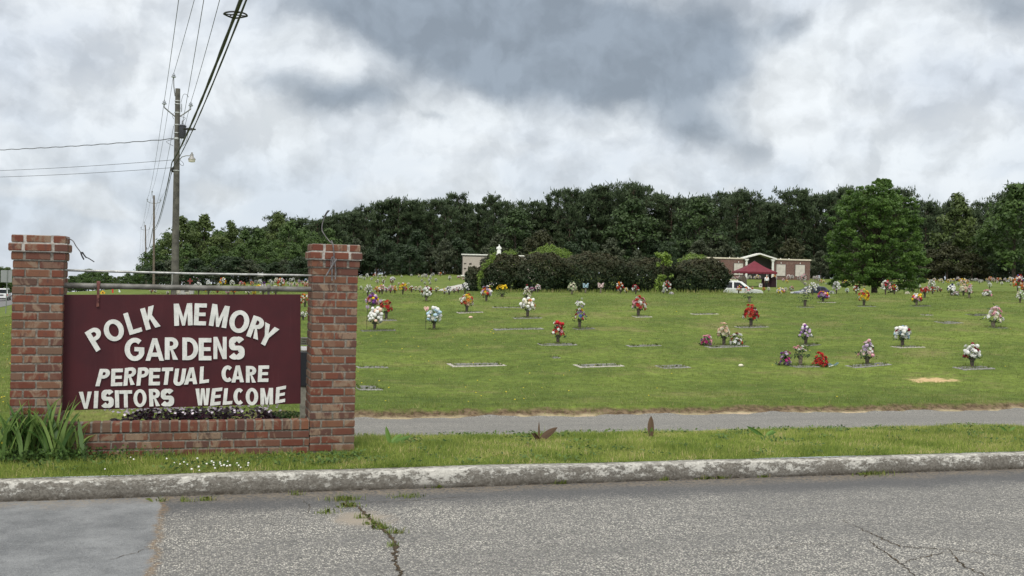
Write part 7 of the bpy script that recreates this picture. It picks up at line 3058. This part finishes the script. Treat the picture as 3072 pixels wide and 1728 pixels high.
mb = MB()
mb.lathe([(.35, 0), (.55, .35), (.8, .9), (.85, 1.0), (.7, 1.0)], n=10)
VME = mb.mesh('flower_vase', M_vase, True)
F1 = lambda x, y: (1070 + x / 7.156, 800 + y / 7.156)
F2 = lambda x, y: (2120 + x / 7.156, 740 + y / 7.156)
F3 = lambda x, y: (2440 + x / 8.05, 760 + y / 8.05)
F4 = lambda x, y: (2752 + x / 8.05, 760 + y / 8.05)
F5 = lambda x, y: (500 + x / 5.6, 810 + y / 5.6)
F0 = lambda x, y: (x, y)
FAR = []


def many(cv, sc, lst):
    for e in lst:
        x, y = cv(e[0], e[1])
        FAR.append((x, y, e[2] / sc, e[3], e[4] if len(e) > 4 else 'dome'))


many(F1, 7.156, [(70, 268, 50, 'W'), (110, 268, 40, 'W'), (165, 302, 55, 'WWK'), (230, 262, 75, 'W'), (320, 308, 55, 'WWK'), (380, 245, 70, 'OHDC'), (460, 262, 50, 'WK'), (540, 258, 50, 'WWC'), (620, 250, 42, 'CWH'),
                 (770, 290, 115, 'WLWK', 'wide'), (965, 242, 38, 'W'), (1175, 224, 42, 'W'), (1337, 248, 50, 'HKC'), (1400, 335, 45, 'KLD'), (1405, 250, 50, 'WCL'), (1450, 222, 50, 'WC'), (1490, 262, 65, 'LWK'),
                 (1605, 215, 45, 'WK'), (1645, 220, 55, 'WLK'), (1580, 285, 60, 'LKW'), (1555, 335, 50, 'WKL'), (1575, 395, 50, 'WK'), (1695, 330, 52, 'KWL'), (1795, 220, 70, 'OHD'), (1995, 310, 75, 'WCNL'), (2190, 242, 80, 'WAP', 'wide'), (2222, 268, 45, 'HDC'), (2290, 292, 40, 'OHC'),
                 (85, 505, 70, 'WG'), (235, 636, 172, 'WCKW'), (440, 385, 80, 'DPW'), (425, 560, 95, 'YORP'), (490, 582, 90, 'YRPY'), (545, 597, 150, 'PPYWM'), (575, 390, 75, 'DWD'), (635, 562, 85, 'PWM'), (725, 577, 115, 'LPWM'), (760, 400, 90, 'DWDK'),
                 (820, 572, 105, 'RYOP'), (905, 405, 50, 'WPA'), (990, 602, 172, 'YYMRY'), (1110, 375, 55, 'CC', 'wide'), (1175, 552, 95, 'WRDW'), (1265, 525, 75, 'CHC'), (1350, 552, 100, 'CWHC'), (1465, 398, 55, 'CK'),
                 (1705, 562, 100, 'YGY'), (1885, 596, 90, 'YYW'), (1985, 612, 130, 'WWNK'), (2090, 572, 90, 'DDW'), (2180, 565, 95, 'RWDW'), (2325, 607, 165, 'WWN'), (2430, 525, 100, 'ORDH')])
many(F2, 7.156, [(455, 685, 45, 'W'), (518, 715, 45, 'PA'), (580, 692, 40, 'WA'), (640, 725, 60, 'PWD'), (690, 692, 50, 'AP'), (825, 700, 55, 'WAK'), (870, 695, 45, 'CW'), (935, 718, 70, 'CCH'), (1030, 712, 50, 'WA'), (1080, 718, 80, 'CYH'), (1135, 695, 60, 'CAW'),
                 (1450, 705, 75, 'YOY'), (1490, 700, 60, 'PAW'), (1460, 800, 60, 'YC'), (1645, 765, 55, 'PA'), (1725, 795, 55, 'YOY'), (1760, 705, 95, 'WPKA'), (1830, 715, 75, 'WK'), (1970, 705, 60, 'WPK'), (2070, 765, 130, 'PWAK'), (2110, 845, 60, 'WA'),
                 (1230, 968, 60, 'RO'), (1330, 972, 65, 'WC'), (1590, 1002, 175, 'YPWCY', 'wide'), (1690, 985, 80, 'AWK'), (1820, 1002, 105, 'PKD'), (425, 995, 110, 'ODR'), (600, 992, 90, 'RPW'), (685, 1005, 115, 'DRYP')])
many(F3, 8.05, [(15, 662, 70, 'WA'), (90, 655, 85, 'KWA'), (150, 690, 60, 'WK'), (190, 755, 75, 'YO'), (245, 725, 60, 'CYC'), (310, 770, 45, 'W'), (75, 965, 170, 'WWK'), (745, 785, 110, 'YPR'), (790, 775, 70, 'CW'), (870, 665, 65, 'CW'), (935, 745, 70, 'WK'), (780, 620, 55, 'DA'),
                (1110, 765, 85, 'RO'), (1175, 795, 95, 'CPW'), (1140, 665, 70, 'CW'), (1330, 705, 80, 'B'), (1230, 845, 65, 'YW'), (1860, 665, 60, 'CW'), (1890, 765, 75, 'CKW'), (1810, 740, 60, 'SW'), (2105, 655, 55, 'WA'), (2190, 690, 90, 'YGC', 'wide'), (2200, 905, 70, 'WK'), (2455, 730, 60, 'KA'),
                (450, 980, 145, 'KWG', 'wide'), (555, 975, 190, 'WLKW'), (815, 970, 90, 'GSW'), (1035, 985, 145, 'RWDR'), (1740, 1005, 235, 'RPDCA'), (1700, 830, 150, 'PCGP'), (1955, 995, 160, 'RRCY'), (2270, 985, 105, 'CC', 'wide')])
many(F4, 8.05, [(255, 720, 75, 'YGC'), (320, 695, 45, 'WC'), (410, 720, 80, 'AYC'), (515, 715, 60, 'YC'), (580, 725, 80, 'WCY'), (630, 738, 45, 'KW'), (735, 752, 90, 'YYC'), (805, 722, 75, 'YC'), (890, 722, 75, 'CYK'), (985, 690, 80, 'AD'), (1050, 738, 95, 'YOY'), (990, 812, 75, 'WK'), (1130, 665, 70, 'DH', 'wide'),
                (1190, 758, 80, 'YOD'), (1240, 722, 55, 'CK'), (1315, 685, 55, 'CK'), (1390, 708, 75, 'WK'), (1440, 640, 60, 'WA'), (1505, 748, 80, 'WCK'), (1565, 722, 55, 'CK'), (1675, 692, 55, 'YC'), (1715, 772, 75, 'K'), (1760, 672, 95, 'OHO'), (1835, 718, 80, 'CHA'), (1930, 672, 70, 'OR'), (1930, 735, 50, 'CW'),
                (2000, 692, 70, 'CYK'), (2040, 782, 70, 'WC'), (2110, 642, 65, 'WA'), (2250, 642, 75, 'WA'), (2180, 640, 80, 'CW', 'wide'), (2255, 792, 60, 'CYK'), (2230, 690, 90, 'YC'), (2300, 722, 95, 'YWO'), (1740, 862, 100, 'CWG'), (1110, 838, 170, 'CYWH'), (1280, 840, 80, 'PYC'),
                (20, 920, 120, 'RWCD'), (350, 905, 170, 'WCKW'), (370, 990, 120, 'RWKD'), (490, 945, 110, 'CAD'), (560, 945, 80, 'DR'), (2450, 700, 150, 'RPBO'), (2510, 715, 100, 'BS'), (2420, 935, 230, 'ORHDO'), (2480, 1195, 190, 'WGCG'), (2560, 940, 110, 'RDO'), (2560, 800, 60, 'BO')])
many(F5, 5.6, [(1245, 282, 65, 'RP'), (1300, 287, 55, 'RO'), (1435, 282, 62, 'OHR'), (1500, 252, 55, 'K'), (1565, 235, 55, 'WC'), (1585, 262, 50, 'WK'), (1635, 262, 48, 'V'), (1740, 240, 55, 'WK'), (1772, 275, 65, 'WCK'), (1850, 248, 80, 'CYC'), (2040, 262, 50, 'WK'), (2080, 215, 50, 'WK'), (2125, 205, 50, 'W'),
               (2150, 267, 50, 'WN'), (2225, 242, 50, 'L'), (2285, 262, 55, 'WR'), (2335, 215, 50, 'BS'), (2385, 242, 50, 'WP'), (1105, 288, 75, 'WC'), (940, 290, 110, 'YROW'), (868, 282, 45, 'WC'), (700, 285, 70, 'W'), (1560, 315, 115, 'Y', 'wide'), (1920, 330, 125, 'POWR'), (2345, 315, 75, 'PR'),
               (1030, 425, 70, 'PL'), (1130, 430, 112, 'OHO'), (1375, 440, 115, 'WCK'), (1620, 440, 130, 'WLC'), (1830, 440, 130, 'WCG'), (700, 430, 115, 'YGC'), (855, 390, 45, 'R'), (1465, 430, 60, 'Y'), (18, 420, 50, 'WA'), (535, 430, 150, 'WNB'), (265, 275, 105, 'DRW'), (500, 275, 110, 'DRWP'), (2085, 300, 60, 'WP'), (2190, 300, 50, 'WP')])
many(F0, 1, [(1595.5, 881, 15, 'VM'), (1613, 878, 18, 'WAP'), (1861.5, 881, 22, 'OR'), (1879, 880, 12, 'CY'), (1907, 883, 21, 'RD'), (2001, 883, 26, 'DRW'), (2014, 883, 14, 'WA', 'wide'), (1990, 882, 10, 'W'), (914.5, 921, 26, 'ORH'), (909, 960, 18, 'KNW'), (925, 948, 14, 'RD'), (454, 880, 11, 'AR'), (465, 880, 10, 'WC'), (2437, 884, 24, 'WC')])
PL = [(520, 'on the rise left of the near utility pole'), (600, 'beside the near utility pole, over the sign board'), (700, 'over the word MEMORY on the sign'), (800, 'over the right half of the sign board'), (905, 'left of the right brick pillar top'), (930, 'in the gap left of the right pillar'),
      (1110, 'just right of the right brick pillar'), (1220, 'between pillar and far path'), (1330, 'left of the far path'), (1420, 'by the pale mausoleum end'), (1650, 'before the hedge, under the statue'), (1850, 'before the middle of the hedge'), (2030, 'before the sapling in the hedge'),
      (2180, 'before the last hedge bush'), (2235, 'by the white SUV'), (2310, 'behind the tent'), (2400, 'before the right wing of the brick mausoleum'), (2480, 'around the dark blue car'), (2590, 'left of the maple trunk'), (2660, 'at the maple trunk'), (2760, 'right of the maple trunk'),
      (2870, 'in the far field right of the maple'), (2960, 'in the far right field'), (3100, 'at the right picture edge')]
OCC = {}
for i, (x, y, w_, cols, shape) in enumerate(FAR):
    q, Z = on_ground(x, y, 24, 205)
    if y < 880 and x > 1000:
        # rows on the rise behind the crest
        pq = project(q)
    k = mpp(Z)
    w = w_ * k
    place = next(p for lim, p in PL if x < lim)
    cn = []
    for c in cols:
        if COL[c][0] not in cn:
            cn.append(COL[c][0])
    cn = cn[:3]
    size = 'broad' if w > .9 else ('small' if w < .42 else 'round')
    base_lab = (size + ' ' + (', '.join(cn[:-1]) + ' and ' + cn[-1] if len(cn) > 1 else cn[0]) + ' bouquet')
    dist = '' if Z < 60 else (' on the crest' if Z < 80 else (' in the far rows' if Z < 150 else ' in the farthest rows'))
    if len(set(cols)) > 1:
        cols = cols + 'W'
    lab = base_lab + dist + ' ' + place
    onv = shape != 'wide' and w_ > 0
    vh = min(.30, w * .55) if onv else 0
    if onv:
        v_ = link_mesh('flower_vase', VME)
        v_.location = q
        v_.scale = (.062, .062, vh + .03)
        tag(v_, 'dark vase of the ' + ' and '.join(cn[:2]) + ' bouquet' + dist + ' ' + place, 'vase', None)
        OCC.setdefault(v_['label'], []).append(v_)
    o = link_mesh('flower_bouquet', far_mesh(cols, shape, i % 2))
    o.location = (q[0], q[1], q[2] + vh - .02)
    o.rotation_euler = (random.gauss(0, .1), random.gauss(0, .1), random.random() * 6.28)
    w *= 1.10
    o.scale = (w, w, w * random.uniform(.85, 1.08))
    tag(o, lab, 'bouquet', None)
    OCC.setdefault(lab, []).append(o)
for lab, lst in OCC.items():
    for o in lst:
        o['group'] = ('bouquets ' if o['category'] == 'bouquet' else 'vases ') + (lab.split(' bouquet ')[-1])

# longer grass that the mower leaves round markers and vases
ex, ey = [], []
for o in bpy.data.objects:
    if o.parent is None and o.name.startswith('grave_marker'):
        b = o.children[0].dimensions
        n = int(150 * (b.x + b.y))
        for q in range(n):
            if random.random() < b.x / (b.x + b.y):
                dx, dy = random.uniform(-.5, .5) * b.x, random.choice((-.5, -.5, .5)) * b.y + random.gauss(0, .02)
            else:
                dx, dy = random.choice((-.5, .5)) * b.x + random.gauss(0, .02), random.uniform(-.5, .5) * b.y
            ex.append(o.location.x + dx)
            ey.append(o.location.y + dy)
    elif o.parent is None and o.name.startswith('flower_vase') and o.children:
        for q in range(36):
            a = random.random() * 6.28
            r_ = .075 + abs(random.gauss(0, .05))
            ex.append(o.location.x + math.cos(a) * r_)
            ey.append(o.location.y + math.sin(a) * r_)
ex, ey = np.array(ex), np.array(ey)
n = len(ex)
blades('edge_grass', ex, ey, .035 + .065 * rng.random(n), .008 + .006 * rng.random(n), np.clip(rng.normal(.35, .25, n), 0, 1), M_grass, .5)
tag(bpy.data.objects['edge_grass'], 'longer grass left by the mower round markers and vases', 'grass', kind='stuff')

# companion headstone and red plaque over the sign
q, Z = on_ground(557, 884, 40, 120)
k = mpp(Z)
hs_ = empty('headstone', q, -YAW)
tag(hs_, 'grey upright companion headstone with a dark cross, seen over the sign board', 'headstone')
hw, hh = 24 * k, (884 - 868) * k
mb = MB()
mb.box((0, 0, hh / 2), (2 * hw, .25, hh))
mb.build('stone', mat('pale headstone', (.36, .35, .35), .6, fn=noisy((.31, .30, .30), (.42, .41, .41), 8)), hs_, bevel=.02)
mb = MB()
mb.box((.08, -.13, hh * .62), (.05, .012, .24))
mb.box((.08, -.138, hh * .68), (.22, .012, .05))
mb.build('cross', M_darkst, hs_)
for s in (-1, 1):
    mb = MB()
    mb.box((s * hw * .55 - .1, -.132, hh * .5), (hw * .5, .012, hh * .6))
    mb.build('name_panel', M_granl, hs_)
q2 = q + np.array([0, .25, 0])
cr_ = empty('cross_plaque', (q2[0], q2[1], q2[2]), -YAW)
tag(cr_, 'dark red cross standing on a plaque between two red bouquets, over the sign board', 'cross')
zc = lambda y: CAM[2] + (hy(568) - y) * k - q2[2]
mb = MB()
mb.box((11 * k, .1, (zc(835) + zc(884)) / 2), (.07, .05, zc(835) - zc(884)))
mb.box((11 * k, .1, zc(843)), (.26, .045, .07))
mb.build('cross', mat('dark red wood', (.17, .02, .02), .7), cr_)
mb = MB()
mb.box((11 * k, .06, zc(855)), (30 * k, .06, 4.5 * k))
mb.build('plaque', M_darkst, cr_)
# white stones in the turf
for x, y, r_, lab in ((1893, 1233, .05, 'round white pebble in the near field right of the grey marker'), (1275, 706, .06, 'peach scrap lying in the grass left of the orange and yellow bouquet')):
    cv = B3 if x == 1893 else A3
    q, Z = on_ground(*cv(x, y), 15, 60)
    o = empty('white_stone' if x == 1893 else 'plastic_scrap', q)
    tag(o, lab, 'stone' if x == 1893 else 'scrap')
    mb = MB()
    mb.ball((0, 0, r_ * .5), r_, sub=2, squash=(1.2, .9, .7))
    mb.build('stone_body' if x == 1893 else 'scrap_body', PET['C'] if x == 1893 else PET['H'], o, smooth=True)
# pale blue lying butterfly by the red ground bouquet
q, Z = on_ground(*C3(460, 1232), 15, 60)
o = empty('butterfly_ornament', q)
tag(o, 'pale blue butterfly ornament lying right of the red ground bouquet', 'ornament')
mb = MB()
for s, r_ in ((1, 1), (-1, .8)):
    mb.add([(0, 0, .03), (s * .09, -.02, .10 * r_), (s * .15, 0, .08 * r_), (s * .10, .03, .02)], [(0, 1, 2, 3)])
    mb.add([(0, 0, .034), (s * .09, -.02, .104 * r_), (s * .15, 0, .084 * r_), (s * .10, .03, .024)], [(3, 2, 1, 0)])
mb.build('wings', PET['S'], o)
mb = MB()
mb.tube([(-.12, -.02, .0), (0, 0, .03), (.05, .02, .04)], .008, 5)
mb.build('butterfly_body', PET['W'], o)
# wicker hoop on the loose white bouquet
q, Z = on_ground(*C3(155, 585), 15, 60)
s = mpp(Z) / 3.623
o = empty('wicker_hoop', q + np.array([0, 0, 150 * s]))
tag(o, 'yellowish wicker basket hoop standing in the loose white bouquet', 'hoop')
mb = MB()
mb.tube([(38 * s + 26 * s * math.cos(a), .0, 24 * s * math.sin(a) + 20 * s) for a in np.linspace(-.4, 3.5, 16)], .012, 6)
mb.build('hoop_rim', PET['C'], o)
mb = MB()
mb.tube([(38 * s - 20 * s, 0, 14 * s), (38 * s - 10 * s, 0, -12 * s), (30 * s, 0, -20 * s)], .010, 5)
mb.build('hoop_handle', PET['C'], o)

# one label per thing: look-alikes that share one also share a group; keep labels within 16 words
for o in bpy.data.objects:
    if 'label' in o.keys() and o.parent is None:
        wds = o['label'].split()
        if len(wds) > 16:
            o['label'] = ' '.join(wds[:16])
